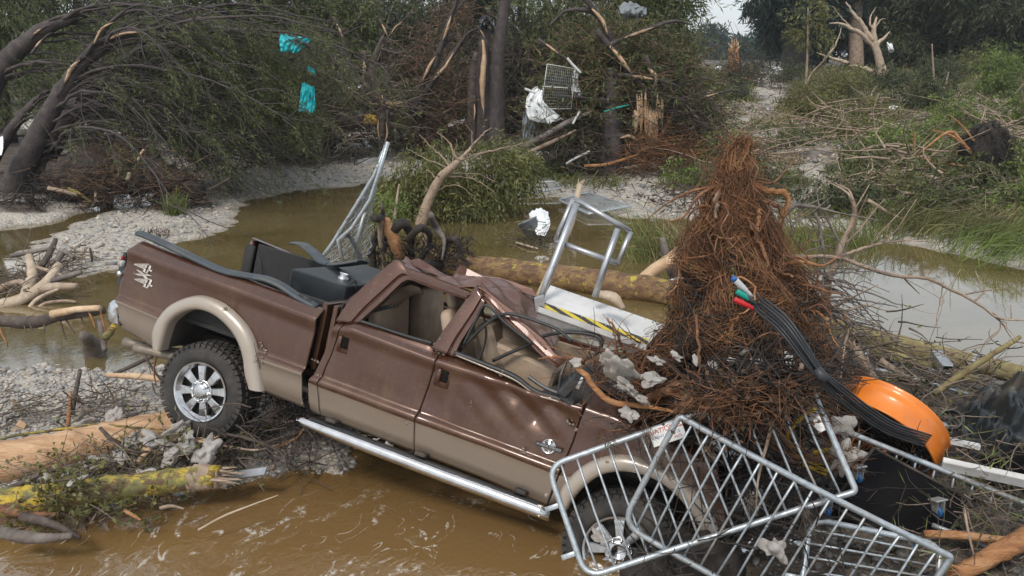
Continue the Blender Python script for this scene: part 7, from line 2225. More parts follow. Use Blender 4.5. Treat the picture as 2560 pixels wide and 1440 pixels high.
# ---- cypresses standing further back
def cypress(px, py, Y, h, w, label, lmat="leaf_cypress", rad=.28, nc=70, per=13, lean=0.0, leaf=(.26, .026), bare=.35, spl=(.55, 8)):
    b_ = aty(px, py, Y)
    b_[2] = gz(b_[0], b_[1]) - .1
    tp = b_ + np.array([lean * h, 0, h])
    c = b_ + (tp - b_) * (bare + (1 - bare) * .5)
    lim = []
    for i in range(9):
        t = rng.uniform(bare * .7, .95)
        a = b_ + (tp - b_) * t
        an = rng.uniform(0, 6.28)
        q = np.array([math.cos(an), math.sin(an) * .7, 0]) * w * rng.uniform(.5, 1.0)
        lim.append(([a, a + q * .5 + (0, 0, .3), a + q + (0, 0, -.2)], rad * .22))
    crs = [(c, (w, w * .8, h * (1 - bare) * .52), nc, per, (lean, 0, -.2))]
    for i in range(5):
        an = rng.uniform(0, 6.28)
        crs.append((c + np.array([math.cos(an) * w * .7, math.sin(an) * w * .5, rng.uniform(-.5, .5) * h * (1 - bare)]), (w * .5, w * .45, h * .16), max(6, nc // 7), per, (lean, 0, -.4)))
    return tree("cypress_tree", [b_, b_ * .5 + tp * .5 + rng.normal(0, .08, 3), tp], [rad, rad * .75, rad * .2], label, "tree", crs, "bark_purple", lmat, lim, "standing cypress trees", leaf=leaf, spl=spl, twig=6)
for a in ((640, 330, 29, 7.0, 2.3, "feathery tree behind the upper turquoise sheet", "leaf_cypress"), (820, 320, 31, 7.4, 2.2, "drooping tree behind the hanging white canvas", "leaf_cypress"),
          (480, 330, 29, 7.3, 2.4, "tall tree behind the leaning trees, above their limbs", "leaf_dark"), (240, 330, 29, 7.0, 2.6, "dense tree behind the nearest twin trunk", "leaf_dark"), (20, 330, 30, 7.4, 2.6, "bushy tree behind the leaning trees' scarred upper trunk", "leaf_cypress"),
          (-180, 340, 28, 7.2, 2.6, "bushy tree beside the white sheet on the left bank", "leaf_dark"), (970, 300, 36, 6.6, 2.2, "tree behind the broken trunk with antler limbs", "leaf_dark"), (1120, 300, 40, 7.6, 2.6, "tree behind the split limbs left of the stripped trunk", "leaf_dark"),
          (1300, 300, 41, 9.2, 3.0, "dark tree behind the stripped trunk and its neighbour", "leaf_dark"), (1440, 330, 35, 8.6, 2.8, "tall green tree rising behind the white cloth", "leaf_cypress"), (1570, 330, 33, 8.6, 2.6, "tall green tree above the debris pile", "leaf_cypress"),
          (1645, 340, 33, 7.4, 1.1, "narrow tree with drooping edge beside the sky gap", "leaf_cypress"), (700, 300, 42, 8.4, 3.2, "dark tree in the rear row behind the turquoise sheets", "leaf_dark"), (880, 300, 46, 8.2, 3.0, "dark tree in the rear row behind the canvas", "leaf_dark"), (1220, 300, 50, 10, 3.2, "tallest dark tree in the rear row", "leaf_dark")):
    x, y, Y, h, w, lab, lm = a
    cypress(x, y, Y, h, w, lab, lm, nc=int(30 + 14 * w), per=13)
# understory tangle that closes the view below the crowns
for pts, lab, mt, lm in (
    ([(620, 260, 27), (720, 250, 27.5), (820, 270, 28), (900, 260, 29), (680, 320, 26), (780, 300, 27)], "brown brush and dead limbs below the turquoise sheets", "twig_mix", "leaf_dark"),
    ([(950, 240, 32), (1020, 260, 32), (1100, 240, 34), (1160, 260, 34), (1000, 190, 33), (1110, 170, 35), (1060, 300, 31), (1140, 310, 32)], "heaped brown branches between the broken trunk and the stripped trunk", "litter_brown", "leaf_dark"),
    ([(1290, 250, 36), (1330, 200, 35), (1280, 300, 35), (1300, 150, 36)], "dark brush between the bare trunk and the white cloth", "bark_dark", "leaf_dark")):
    brush_px(pts, .75, 2000, 1.6, .018, mt, lab, up=.55, leaves=3, leafmat=lm, lsz=(.2, .024))
# closing row of dark thicket far behind
def thicket(name, px0, px1, Y, h, k, lmat, label, leaf=(.5, .06)):
    mb = MB()
    x0, x1 = aty(px0, 300, Y)[0], aty(px1, 300, Y)[0]
    n_ = int((x1 - x0) * k)
    c = np.stack([rng.uniform(x0, x1, n_), rng.uniform(Y, Y + 5, n_), np.zeros(n_)], 1)
    top = h * (0.75 + 0.25 * vnoise(c[:, 0], c[:, 1], .5, 3, 2))
    c[:, 2] = hgt(c[:, 0], c[:, 1]) + top * rng.random(n_) ** .8
    c = np.repeat(c, 6, 0) + rng.standard_normal((n_ * 6, 3)) * .35
    d = unit(rng.standard_normal(c.shape) + (0, -.3, .1))
    sprays(mb, c, d, .7, 6, leaf[0], leaf[1], 0)
    return tag(mb.build(name, lmat), label, "thicket", kind="stuff")
thicket("thicket", -900, 1700, 52, 6.6, 22, "leaf_dark", "unbroken dark wood closing the view behind the flood debris")

# bare and broken trunks in the middle
def g_at(px, Y):
    p_ = aty(px, 300, Y); p_[2] = gz(p_[0], p_[1]) - .1
    return p_
Yt = 30
b_ = g_at(1208, Yt)
tree("broken_tree", [b_, aty(1208, 200, Yt), aty(1212, 100, Yt), aty(1218, 42, Yt)], [.34, .30, .24, .18], "upright trunk stripped down to pale wood, black sheet on its top", "tree", (), "bark_purple",
     limbs=[([aty(1195, 150, Yt), aty(1170, 145, Yt), aty(1150, 150, Yt)], .04), ([aty(1200, 190, Yt), aty(1175, 195, Yt), aty(1150, 185, Yt)], .035), ([aty(1215, 110, Yt), aty(1240, 150, Yt), aty(1232, 230, Yt)], .07)],
     torn=[([aty(1207, 100, Yt - .3), aty(1211, 140, Yt - .34), aty(1206, 210, Yt - .36), aty(1209, 290, Yt - .36)], .19), ([aty(1200, 75, Yt - .2), aty(1207, 85, Yt - .2), aty(1213, 98, Yt - .2)], .05), ([aty(1186, 260, Yt - .3), aty(1187, 280, Yt - .3), aty(1185, 300, Yt - .3)], .06)])
b_ = g_at(1183, Yt + .6)
tree("broken_tree", [b_, aty(1183, 220, Yt + .6), aty(1193, 130, Yt + .6)], [.24, .22, .15], "dark twin stem behind the stripped trunk", "tree", (), "bark_dark")
b_ = g_at(1240, Yt - 1)
tree("bare_tree", [b_, aty(1246, 150, Yt - 1), aty(1260, 20, Yt - 1), aty(1268, -60, Yt - 1)], [.30, .26, .21, .16], "smooth grey upright trunk beside the stripped one", "tree", (), "bark_purple", limbs=[([aty(1262, 10, Yt - 1), aty(1275, -5, Yt - 1), aty(1290, -20, Yt - 1)], .05)])
sheet("plastic_sheet", [[(1200, 45, 29.6), (1215, 38, 29.6), (1232, 45, 29.6)], [(1198, 62, 29.5), (1215, 62, 29.5), (1240, 75, 29.5)], [(1205, 75, 29.6), (1225, 78, 29.6), (1244, 95, 29.6)]], "tarp_black", "dark sheet draped over the stripped trunk's broken top", "plastic sheet", .15)
Yb = 27.5
b_ = g_at(955, Yb)
tree("broken_tree", [aty(952, 345, Yb), aty(955, 300, Yb), aty(948, 240, Yb), aty(930, 180, Yb), aty(945, 120, Yb), aty(960, 90, Yb)], [.14, .16, .15, .13, .1, .05], "broken tree with splayed splinters and antler limbs above a forked foot", "tree", (), "bark_dark",
     limbs=[([aty(925, 230, Yb), aty(880, 170, Yb), aty(850, 90, Yb), aty(835, 45, Yb)], .07), ([aty(930, 140, Yb), aty(905, 130, Yb), aty(900, 110, Yb)], .04), ([aty(945, 118, Yb), aty(985, 125, Yb), aty(1010, 112, Yb)], .05), ([aty(975, 290, Yb), aty(1030, 255, Yb), aty(1095, 240, Yb)], .06), ([aty(970, 285, Yb), aty(900, 300, Yb), aty(850, 320, Yb), aty(800, 335, Yb)], .07), ([aty(960, 300, Yb), aty(1020, 312, Yb), aty(1100, 316, Yb)], .05), ([aty(960, 285, Yb), aty(1000, 285, Yb), aty(1030, 288, Yb)], .05)],
     torn=[([aty(946, 298, Yb - .15), aty(945, 325, Yb - .15), aty(950, 355, Yb - .15)], .05), ([aty(965, 305, Yb - .15), aty(968, 335, Yb - .15), aty(960, 360, Yb - .15)], .045), ([aty(955, 60, Yb), aty(962, 75, Yb), aty(968, 88, Yb)], .05), ([aty(978, 85, Yb), aty(988, 68, Yb), aty(1005, 55, Yb)], .035), ([aty(910, 150, Yb), aty(912, 175, Yb), aty(908, 195, Yb)], .1), ([aty(842, 60, Yb), aty(850, 75, Yb), aty(856, 95, Yb)], .05)] +
     [([aty(960, 262, Yb - .1), aty(960 + 28 * math.cos(a), 262 - 30 * math.sin(a) * .7, Yb - .2), aty(960 + 52 * (.5 + .7 * abs(math.sin(a * 7))) * math.cos(a), 262 - 52 * (.5 + .7 * abs(math.sin(a * 7))) * math.sin(a) * .7, Yb - .25 + .3 * math.sin(a * 5))], .02) for a in rng.uniform(-.6, 3.7, 17)])
for pts, lab in (([(1058, 200), (1075, 165), (1090, 140)], "pale torn limb leaning left of the stripped trunk"), ([(1085, 200), (1100, 180), (1115, 165), (1135, 130)], "second pale torn limb leaning by the brown branches"), ([(1108, 100), (1118, 75), (1128, 40)], "pale split trunk below the frayed brown tuft")):
    q_ = np.array([aty(x, y, 30.4) for x, y in pts])
    d_ = q_[-1] - q_[0]
    tree("broken_limb", [q_[0] - d_ * 1.2, q_[0], q_[-1], q_[-1] + d_ * .9 + (0, 0, -.2)], [.13, .12, .10, .04], lab, "limb", (), "bark_purple", limbs=[([q_[-1], q_[-1] + d_ * .5 + (.4, 0, .1), q_[-1] + d_ * .8 + (.9, 0, -.2)], .05)], torn=[([a - (0, .12, 0) for a in q_], .10)])
brush_px([(1130, 30, 31), (1150, 45, 31), (1110, 60, 31), (1060, 110, 31), (1160, 20, 31)], .35, 300, .9, .012, "litter_brown", "frayed brown tuft of roots high up beside the stripped trunk", up=.7)
log("fallen_log", [aty(800, 262, 30), aty(860, 260, 30), aty(920, 255, 30)], [.13, .13, .10], "lichen_brown", "level mossy log below the hanging canvas")
log("fallen_log", [aty(770, 345, 28), aty(830, 325, 27.8), aty(900, 308, 27.5)], [.16, .15, .12], "bark_dark", "dark log slanting up to the broken tree's foot")

# ---- sheets and rubbish hung in the trees
sheet("tarpaulin", [[(700, 85, 20.7), (740, 90, 20.7), (782, 95, 20.8)], [(700, 108, 20.6), (740, 108, 20.6), (765, 112, 20.7)], [(704, 130, 20.6), (735, 132, 20.6), (752, 128, 20.7)]], "teal_tarp", "upper turquoise plastic sheet hung in the branches", "tarpaulin", .14)
sheet("tarpaulin", [[(755, 208, 21), (772, 212, 21), (785, 215, 21)], [(752, 235, 20.9), (770, 240, 20.9), (788, 240, 21)], [(748, 272, 20.9), (770, 272, 20.9), (790, 262, 21)], [(752, 278, 20.9), (775, 284, 20.9), (786, 280, 21)]], "teal_tarp", "lower turquoise plastic sheet hanging near the ground", "tarpaulin", .14)
sheet("tarpaulin", [[(768, 165, 21), (778, 168, 21), (785, 172, 21)], [(772, 178, 21), (782, 182, 21), (790, 188, 21)]], "teal_tarp", "small turquoise scrap between the two larger sheets", "tarpaulin", .06, (10, 10))
sheet("canvas_sheet", [[(858, 215, 29), (890, 212, 29), (912, 208, 29)], [(860, 225, 28.8), (890, 222, 28.6), (912, 228, 28.8)], [(862, 235, 29), (888, 240, 28.8), (905, 240, 29)]], "white_cloth", "white canvas hanging over the mossy log", "canvas", .12)
o = beam("metal_plate", aty(850, 296, 27.6), aty(905, 290, 27.6), (.03, .42), "grey_plastic", "grey board leaning by the yellow foam lump", "board", (0, .3, 1))
o = beam("metal_plate", aty(855, 358, 27.0), aty(895, 362, 26.6), (.3, .05), "grey_plastic", "grey board lying at the far water's edge", "board")
c_ = foam(aty(924, 296, 27.3), .17, "lump of yellow foam rubber beside the grey board", None, .9); c_.data.materials[0] = M["yellow_foam"]; c_["category"] = "foam rubber"
o = beam("foam_board", ground(905, 408, .04), ground(932, 402, .05), (.35, .12), "white_sign", "white polystyrene slab on the far gravel bar", "slab")
beam("wood_plank", ground(790, 374, .06), ground(835, 384, .06), (.09, .04), "wood_orange", "orange plank lying on the far gravel bar", "plank")
beam("foam_board", ground(1120, 395, .05), ground(1130, 396, .05), (.2, .12), "white_sign", "small white block at the edge of the bent young tree", "block")
sheet("white_sheet", [[(1118, 312, 31), (1140, 302, 31), (1162, 296, 31)], [(1122, 318, 30.9), (1145, 312, 30.9), (1164, 306, 30.9)]], "white_cloth", "flat white sheet on the brush beside the stripped trunk", "sheet", .12, (10, 16))
log("crate_slats", [aty(690, 340, 27), aty(720, 335, 27), aty(745, 345, 27)], [.05, .05, .05], "wood_pale", "pale slatted wood under the turquoise sheet", "wood")
stick([aty(718, 370, 26.5), aty(730, 330, 26.5), aty(738, 285, 26.5)], [.035, .03, .025], "lichen_bark", "leaning yellowish pole beside the turquoise sheet", "pole")

# ---- the debris pile tree in the centre right
Yd = 24.6
b_ = g_at(1528, Yd)
pile = tree("debris_tree", [aty(1525, 448, Yd - .6), aty(1530, 390, Yd - .6), aty(1532, 300, Yd - .5), aty(1530, 180, Yd)], [.42, .34, .31, .26], "thick standing trunk wrapped in flood debris", "tree", (), "bark_purple",
     limbs=[([aty(1480, 25, Yd), aty(1420, 25, Yd), aty(1380, 60, Yd)], .08), ([aty(1480, 25, Yd), aty(1510, 60, Yd), aty(1520, 95, Yd)], .09), ([aty(1700, 205, Yd), aty(1760, 200, Yd), aty(1830, 225, Yd)], .07), ([aty(1640, 190, Yd), aty(1700, 240, Yd), aty(1790, 290, Yd)], .10), ([aty(1650, 245, Yd), aty(1720, 260, Yd), aty(1770, 300, Yd)], .05), ([aty(1390, 235, Yd - .8), aty(1480, 245, Yd - .8), aty(1600, 240, Yd - .6), aty(1700, 255, Yd - .5)], .05)],
     torn=[([aty(1480, 22, Yd - .2), aty(1505, 50, Yd - .2), aty(1520, 88, Yd - .2)], .10), ([aty(1525, 115, Yd - .6), aty(1550, 145, Yd - .6), aty(1580, 185, Yd - .6)], .11), ([aty(1560, 95, Yd - .6), aty(1600, 80, Yd - .6), aty(1635, 68, Yd - .6)], .08), ([aty(1580, 190, Yd - .7), aty(1615, 195, Yd - .7), aty(1640, 200, Yd - .7)], .08), ([aty(1620, 170, Yd - .7), aty(1640, 195, Yd - .7), aty(1632, 225, Yd - .7)], .11), ([aty(1365, 110, Yd - .5), aty(1380, 122, Yd - .5), aty(1398, 135, Yd - .5)], .06), ([aty(1740, 245, Yd - .3), aty(1770, 240, Yd - .3), aty(1797, 232, Yd - .3)], .05), ([aty(1550, 345, Yd - .9), aty(1575, 340, Yd - .9), aty(1600, 355, Yd - .9)], .09)])
for i in range(15):
    x = 1588 + i * 4.6 + rng.normal(0, 1.5); t0 = 205 + rng.uniform(0, 60) + abs(i - 5) * 3
    q = [aty(x, t0, Yd - .95), aty(x + rng.normal(0, 3), 285, Yd - 1), aty(x + rng.normal(0, 5), 330 + rng.uniform(-20, 30), Yd - 1)]
    MB().tube(np.array(q) - np.array(pile.location), [.02, .10, .09, .015], 5, 10, flat=.5).build("splinter", "wood_fresh", pile, smooth=False)
brush_px([(1440, 130, 25.2), (1500, 110, 25.4), (1580, 130, 25.2), (1640, 170, 25), (1480, 190, 24.9), (1420, 220, 24.8), (1560, 200, 24.9), (1660, 230, 24.8), (1720, 260, 24.8), (1460, 260, 24.7), (1400, 300, 24.7), (1700, 200, 25), (1440, 320, 24.7), (1600, 240, 24.8)], .45, 2600, 1.0, .012, "litter_brown", "brown and green brushwood heaped on the wrapped trunk", up=.5, leaves=7, leafmat="leaf_cypress", lsz=(.18, .02))
brush_px([(1640, 250, 24.2), (1680, 280, 24), (1740, 300, 24.2), (1400, 340, 24), (1460, 360, 24), (1470, 390, 24.4), (1420, 390, 24.2), (1600, 390, 24.2), (1480, 300, 24.8), (1590, 300, 24.8), (1380, 380, 24.2), (1640, 300, 24.2), (1700, 320, 24.2)], .36, 1700, 1.0, .013, "bark_dark", "dark sticks packed round the wrapped trunk's foot", up=.5, leaves=3, leafmat="leaf_dark", lsz=(.15, .018))
brush_px([(1620, 360, 23.5), (1660, 350, 23.5), (1690, 370, 23.5), (1720, 390, 23.3), (1600, 400, 23.4), (1650, 390, 23.4)], .26, 900, .8, .008, "root_light", "orange brown fine roots spread beside the wrapped trunk", up=.5, cat="roots")
for pts, r, mt, lab in (([(1460, 415), (1520, 410), (1600, 385)], .05, "wood_orange", "long orange root in front of the wrapped trunk"), ([(1690, 400), (1715, 440), (1738, 415)], .06, "wood_orange", "hooked orange root at the debris pile's edge"), ([(1300, 370), (1360, 340), (1430, 300), (1480, 280)], .09, "bark_grey", "grey split log running up into the debris pile"), ([(1310, 385), (1380, 355), (1440, 325)], .06, "wood_drift", "brown split log below the grey one"), ([(1560, 420), (1620, 410), (1680, 405)], .035, "wood_drift", "thin pale root on the shingle by the debris pile"), ([(1510, 280), (1540, 270), (1575, 262)], .03, "plug_teal", "teal pipe wedged in the debris pile")):
    stick([aty(x, y, 23.4) for x, y in pts], [r, r, r * .5], mt, lab, "branch" if mt != "plug_teal" else "pipe")
for pts, lab in (([(1418, 145), (1435, 165), (1452, 182)], "grey pipe sticking up from the debris pile"), ([(1432, 310), (1440, 295), (1450, 278)], "white pipe end low in the debris pile"), ([(1415, 410), (1440, 395), (1475, 378)], "bent white pipe lying at the debris pile's foot"), ([(1312, 222), (1325, 227), (1338, 232)], "short pipe poking out beside the white cloth")):
    stick([aty(x, y, 23.3) for x, y in pts], .035, "white_paint", lab, "pipe")
sheet("cloth_sheet", [[(1340, 215, 24), (1352, 225, 24), (1360, 215, 24)], [(1318, 240, 23.8), (1345, 255, 23.8), (1358, 250, 23.8)], [(1315, 275, 23.7), (1345, 290, 23.7), (1400, 290, 23.7)], [(1325, 300, 23.7), (1360, 310, 23.7), (1410, 300, 23.7)]], "white_cloth", "white cloth draped on the left of the debris pile", "cloth", .13)
sheet("cloth_sheet", [[(1308, 280, 24), (1325, 285, 24), (1340, 300, 24)], [(1306, 330, 24), (1322, 340, 24), (1345, 335, 24)], [(1315, 375, 24), (1322, 385, 24), (1330, 380, 24)]], "grey_plastic", "grey cloth hanging below the white one", "cloth", .16)
sheet("cloth_sheet", [[(1432, 180, 24), (1440, 178, 24), (1446, 185, 24)], [(1428, 220, 24), (1438, 222, 24), (1446, 215, 24)], [(1432, 240, 24), (1450, 240, 24), (1458, 235, 24)]], "white_cloth", "white rag beside the wire cage in the debris pile", "cloth", .1)
sheet("cloth_sheet", [[(1548, 15, 24), (1575, 5, 24), (1600, 12, 24), (1618, 20, 24)], [(1550, 30, 23.6), (1575, 28, 23.5), (1600, 30, 23.6), (1614, 35, 23.7)], [(1560, 44, 23.8), (1580, 48, 23.7), (1600, 46, 23.8), (1610, 44, 23.9)]], "grey_plastic", "grey blue cloth bundled on top of the debris pile", "cloth", .25)
cage = empty("wire_cage", aty(1352, 270, 23.6), "wire cage panel with a thin white frame in the debris pile", "cage panel")
q0 = np.array(cage.location)
cc = [aty(1368, 160, 23.6), aty(1438, 172, 23.6), aty(1428, 272, 23.6), aty(1352, 272, 23.6)]
for a, c2 in zip(cc, cc[1:] + cc[:1]):
    MB().tube([a - q0, c2 - q0], .011, 6).build("frame", "white_paint", cage)
MB().tube([aty(1355, 216, 23.6) - q0, aty(1420, 220, 23.6) - q0], .014, 6).build("frame", "white_paint", cage)
mb = MB()
for t in np.linspace(.05, .95, 14):
    mb.tube([cc[0] * (1 - t) + cc[1] * t - q0, cc[3] * (1 - t) + cc[2] * t - q0], .0025, 4)
    mb.tube([cc[0] * (1 - t) + cc[3] * t - q0, cc[1] * (1 - t) + cc[2] * t - q0], .0025, 4)
mb.build("wire_mesh", "galvanised", cage)

# ------------------------------------------------------------------ right bank
def shrub(px, py, w, h, label, lmat, nc=26, per=10, leaf=(.15, .022), flow=(.3, 0, -.15), group=None, stems=5, cat="shrub", lift=.45, spl=(.34, 7)):
    b_ = ground(px, py)
    root = empty("shrub", b_, label, cat, group)
    for i in range(stems):
        an = rng.uniform(0, 6.28)
        e = np.array([math.cos(an) * w * .6 + flow[0] * h * .5, math.sin(an) * w * .4, h * rng.uniform(.7, 1.15)])
        MB().tube([(0, 0, -.1), e * .5 + rng.normal(0, .05, 3), e], [.03, .02, .006], 6, 8).build("stem", "twig_mix", root)
    mb = MB()
    q, d = crown_pts((flow[0] * h * .3, 0, h * lift), (w, w * .7, h * .55), nc, per, .16, flow, shell=.6)
    q[:, 2] = np.maximum(q[:, 2], 0.02)
    sprays(mb, q, d, spl[0], spl[1], leaf[0], leaf[1], 0)
    mb.build("foliage", lmat, root)
    return root
for a in ((1790, 420, .8, 1.0, "green shrub at the debris pile's edge behind the roots", "leaf_bright"), (2090, 535, 1.0, 1.0, "dark feathery shrub drooping over the near right shore", "leaf_dark"), (2160, 440, 1.2, .9, "flattened dark green shrub on the pale shingle", "leaf_cypress"), (2240, 400, 1.3, 1.1, "dense green shrub beside the orange stake", "leaf_bright"),
          (2010, 300, 1.2, 1.6, "olive shrub round the slim pale sapling", "leaf_olive"), (2080, 250, 1.5, 1.8, "olive bush below the dead white tree's long limb", "leaf_olive"), (2290, 270, 1.6, 1.5, "dark bush behind the three thin stems", "leaf_dark"), (2390, 330, 1.4, 1.2, "green bush between thin stems and black root plate", "leaf_bright"), (2480, 250, 1.7, 2.6, "tall bright bush at the edge of the slope", "leaf_bright"), (2560, 330, 1.5, 1.8, "bright bush behind the black root plate", "leaf_bright"),
          (2540, 470, 1.2, 1.0, "low green bush in front of the black root plate", "leaf_bright"), (2350, 480, 1.2, .8, "flat green tangle below the black root plate", "leaf_cypress"), (2230, 510, 1.2, .7, "low olive tangle on the right shore", "leaf_olive"), (2420, 545, 1.3, .7, "wet dark foliage under the broken limb", "leaf_dark"), (2310, 560, 1.2, .6, "trailing green foliage at the pool's edge", "leaf_cypress"), (2550, 560, 1.1, .9, "leafy clump by the broken limb's thick end", "leaf_bright"),
          (1960, 370, .9, .6, "flattened green clump on the stony path", "leaf_cypress"), (1880, 470, .8, .7, "small green bush behind the root mass", "leaf_cypress"), (1700, 470, .6, .5, "low weed on the shingle beside the debris pile", "leaf_bright"), (1360, 440, .8, .5, "grassy clump below the white cloth", "leaf_bright"),
          (2160, 300, 1.2, .8, "tangled bush under the dead white tree", "leaf_olive"), (2120, 340, .9, .7, "matted bush on the slope above the shingle", "leaf_olive"), (2330, 210, 1.8, 1.8, "dark brush mound below the far trees", "leaf_dark"), (1830, 250, .9, 1.0, "dark brush at the stony path's bend", "leaf_dark"), (2200, 230, 1.6, 1.4, "dark brush mound behind the dead white tree", "leaf_dark"), (2440, 190, 1.8, 2.0, "olive brush on the upper slope", "leaf_olive"), (1960, 210, 1.4, 1.2, "brown green brush beside the far orange stump", "leaf_dark"), (2620, 260, 1.8, 2.6, "large bush at the slope's far side", "leaf_cypress"), (2600, 420, 1.4, 1.2, "large low bush behind the root plate", "leaf_cypress")):
    x, y, w, h, lab, lm = a
    shrub(x, y, w, h, lab, lm, nc=int(22 * w * max(h, .7) + 10))
# brushwood mats over the slope
for pts, mt, lm, lab in (([(1950, 250), (2050, 240), (2150, 260), (2100, 210), (1900, 230), (2000, 200)], "bark_dark", "leaf_dark", "dark dead branches matted over the far slope"), ([(2200, 330), (2300, 330), (2400, 370), (2300, 430), (2450, 450), (2200, 480)], "twig_mix", "leaf_olive", "dead sticks and weeds across the right bank"), ([(2150, 540), (2250, 550), (2350, 530), (2450, 520), (2540, 540)], "twig_mix", "leaf_cypress", "stripped sticks along the pool's far shore"), ([(1500, 470), (1600, 480), (1750, 500), (1850, 520), (1800, 460), (1950, 440), (1960, 520)], "bark_dark", "leaf_brown", "dark litter scattered over the far shingle")):
    twigs("brushwood", gpts(pts, 60, .12, 20), .3, 520, .8, .012, mt, lab, up=.3, leaves=3, leafmat=lm, lsz=(.16, .02))
for pts, lab in (([(2000, 330), (2100, 320), (2200, 300), (2150, 370)], "broken brown branches strewn below the dead white tree"), ([(2250, 440), (2350, 460), (2300, 500), (2200, 500)], "broken brown branches strewn beside the black root plate"), ([(2380, 300), (2480, 340), (2540, 380), (2450, 260)], "broken branches strewn under the bright bushes"), ([(1880, 300), (1830, 360), (1780, 400), (1900, 420)], "broken branches strewn along the stony path")):
    twigs("fallen_branches", gpts(pts, 40, .15, 24), .35, 170, 1.6, .028, "wood_drift", lab, up=.22, segs=5, leaves=5, leafmat="leaf_olive", lsz=(.16, .02))
# dead white tree
def limbs_px(lst, Y):
    return [([aty(x, y, Y) for x, y in pts], r) for pts, r in lst]
g0 = ground(2206, 200)
Yw = g0[1]
k_ = Yw / 2000.0
tree("dead_tree", [aty(2208, 195, Yw), aty(2198, 150, Yw), aty(2188, 110, Yw), aty(2184, 75, Yw), aty(2192, 42, Yw)], [13 * k_, 10 * k_, 8 * k_, 6 * k_, 2 * k_], "dead pale tree with bare forked limbs on the slope", "tree", (), "wood_pale",
     limbs=limbs_px([([(2190, 120), (2165, 95), (2140, 78), (2100, 66), (2058, 58)], 7 * k_), ([(2185, 100), (2150, 60), (2130, 40), (2108, 8)], 7 * k_), ([(2190, 115), (2210, 95), (2228, 77)], 6 * k_), ([(2140, 78), (2100, 40), (2080, 10)], 2 * k_), ([(2184, 80), (2170, 50), (2186, 25)], 3 * k_), ([(2188, 70), (2200, 50), (2215, 45)], 2 * k_), ([(2180, 178), (2140, 165), (2110, 160)], 6 * k_), ([(2120, 158), (2080, 150), (2038, 140)], 5 * k_), ([(2060, 150), (2078, 115), (2098, 60)], 3 * k_)], Yw), segs=10)
for x0, pts, r, lab in ((2015, [(2012, 300), (2014, 220), (2018, 140), (2020, 20)], .05, "slim pale leafy sapling leaning on the slope"), (1995, [(2005, 300), (2020, 200), (2060, 150), (2085, 110)], .03, "forked thin stem beside the slim sapling"), (2335, [(2338, 260), (2334, 190), (2330, 110)], .05, "thin bark stripped stem on the right bank"), (2360, [(2345, 265), (2362, 215), (2372, 180)], .06, "short stem beside the bark stripped one"), (2320, [(2335, 255), (2318, 235), (2282, 218)], .04, "bowed stem left of the bark stripped one")):
    g0 = ground(pts[0][0], pts[0][1])
    cr = [(aty(2020, 70, g0[1]), (.9, .6, 1.2), 24, 8)] if "slim pale" in lab else ()
    tree("sapling", [aty(x, y, g0[1]) for x, y in pts], [r * 1.3, r, r * .5], lab, "sapling", cr, "wood_drift", "leaf_olive", leaf=(.14, .025))
# black root plate standing on edge
g0 = ground(2470, 470)
Yr = g0[1]
rp = empty("root_plate", g0, "black matted root plate of a toppled tree standing on edge", "root plate")
c_ = aty(2462, 392, Yr)
u_ = np.linspace(0, math.pi, 16); v_ = np.linspace(0, 2 * math.pi, 24, endpoint=False)
g = np.array([[c_ - g0 + np.array([.62 * math.sin(a) * math.cos(b_), .35 * math.sin(a) * math.sin(b_), .85 * math.cos(a)]) * (1 + .2 * nz((math.cos(b_) * 2, math.sin(b_) * 2, a * 2))) for b_ in v_] for a in u_])
MB().grid(g, closed=True).build("soil_core", "root_black", rp)
mb = MB()
for i in range(2600):
    d = unit(rng.standard_normal(3))
    p_ = c_ - g0 + d * (.6, .35, .83)
    e = unit(d * .7 + (-.2, -.2, -.9) + .5 * rng.standard_normal(3))
    l_ = rng.uniform(.12, .34)
    mb.tube([p_, p_ + e * l_ * .5, p_ + (e + .3 * rng.standard_normal(3)) * l_], [.008, .003], 3, cap=False)
o = mb.build("root_hair", "root_black", rp); o["kind"] = "stuff"
for pts, r in (([(2440, 400), (2400, 350), (2370, 330), (2290, 390)], .05), ([(2440, 420), (2370, 410), (2300, 395)], .045), ([(2430, 380), (2380, 340), (2330, 325)], .04), ([(2440, 440), (2380, 430), (2310, 415)], .05), ([(2440, 360), (2410, 320), (2375, 288)], .03)):
    MB().tube(smooth_path([aty(x, y, Yr - .2) for x, y in pts], 14) - g0, [r, r * .8, r * .3], 7, jit=.05).build("root", "wood_orange", rp)
beam("wooden_stake", aty(2284, 395, 23.5), aty(2287, 330, 23.5), (.09, .05), "wood_orange", "upright orange stake on the right bank", "stake")
log("fallen_limb", [aty(2600, 510, 18.6), aty(2520, 530, 18.4), aty(2450, 540, 18.2), aty(2390, 550, 18)], [.15, .14, .1, .06], "bark_grey", "thick broken limb lying along the right shore", "limb", 18, 10)
for pts, r, lab in (([(2410, 545), (2330, 535), (2270, 545), (2200, 590)], .035, "thin forked branch from the broken limb"), ([(2170, 500), (2250, 545), (2330, 545)], .04, "dark branch lying through the flattened shrub"), ([(2080, 440), (2130, 490), (2160, 560), (2170, 600)], .025, "pale bare stem bent over the shore"), ([(2100, 460), (2125, 500), (2185, 570)], .022, "second pale bare stem bent over the shore")):
    g0 = ground(pts[1][0], pts[1][1] + 25)
    stick([aty(x, y, g0[1]) for x, y in pts], [r, r * .9, r * .3], "wood_drift", lab)
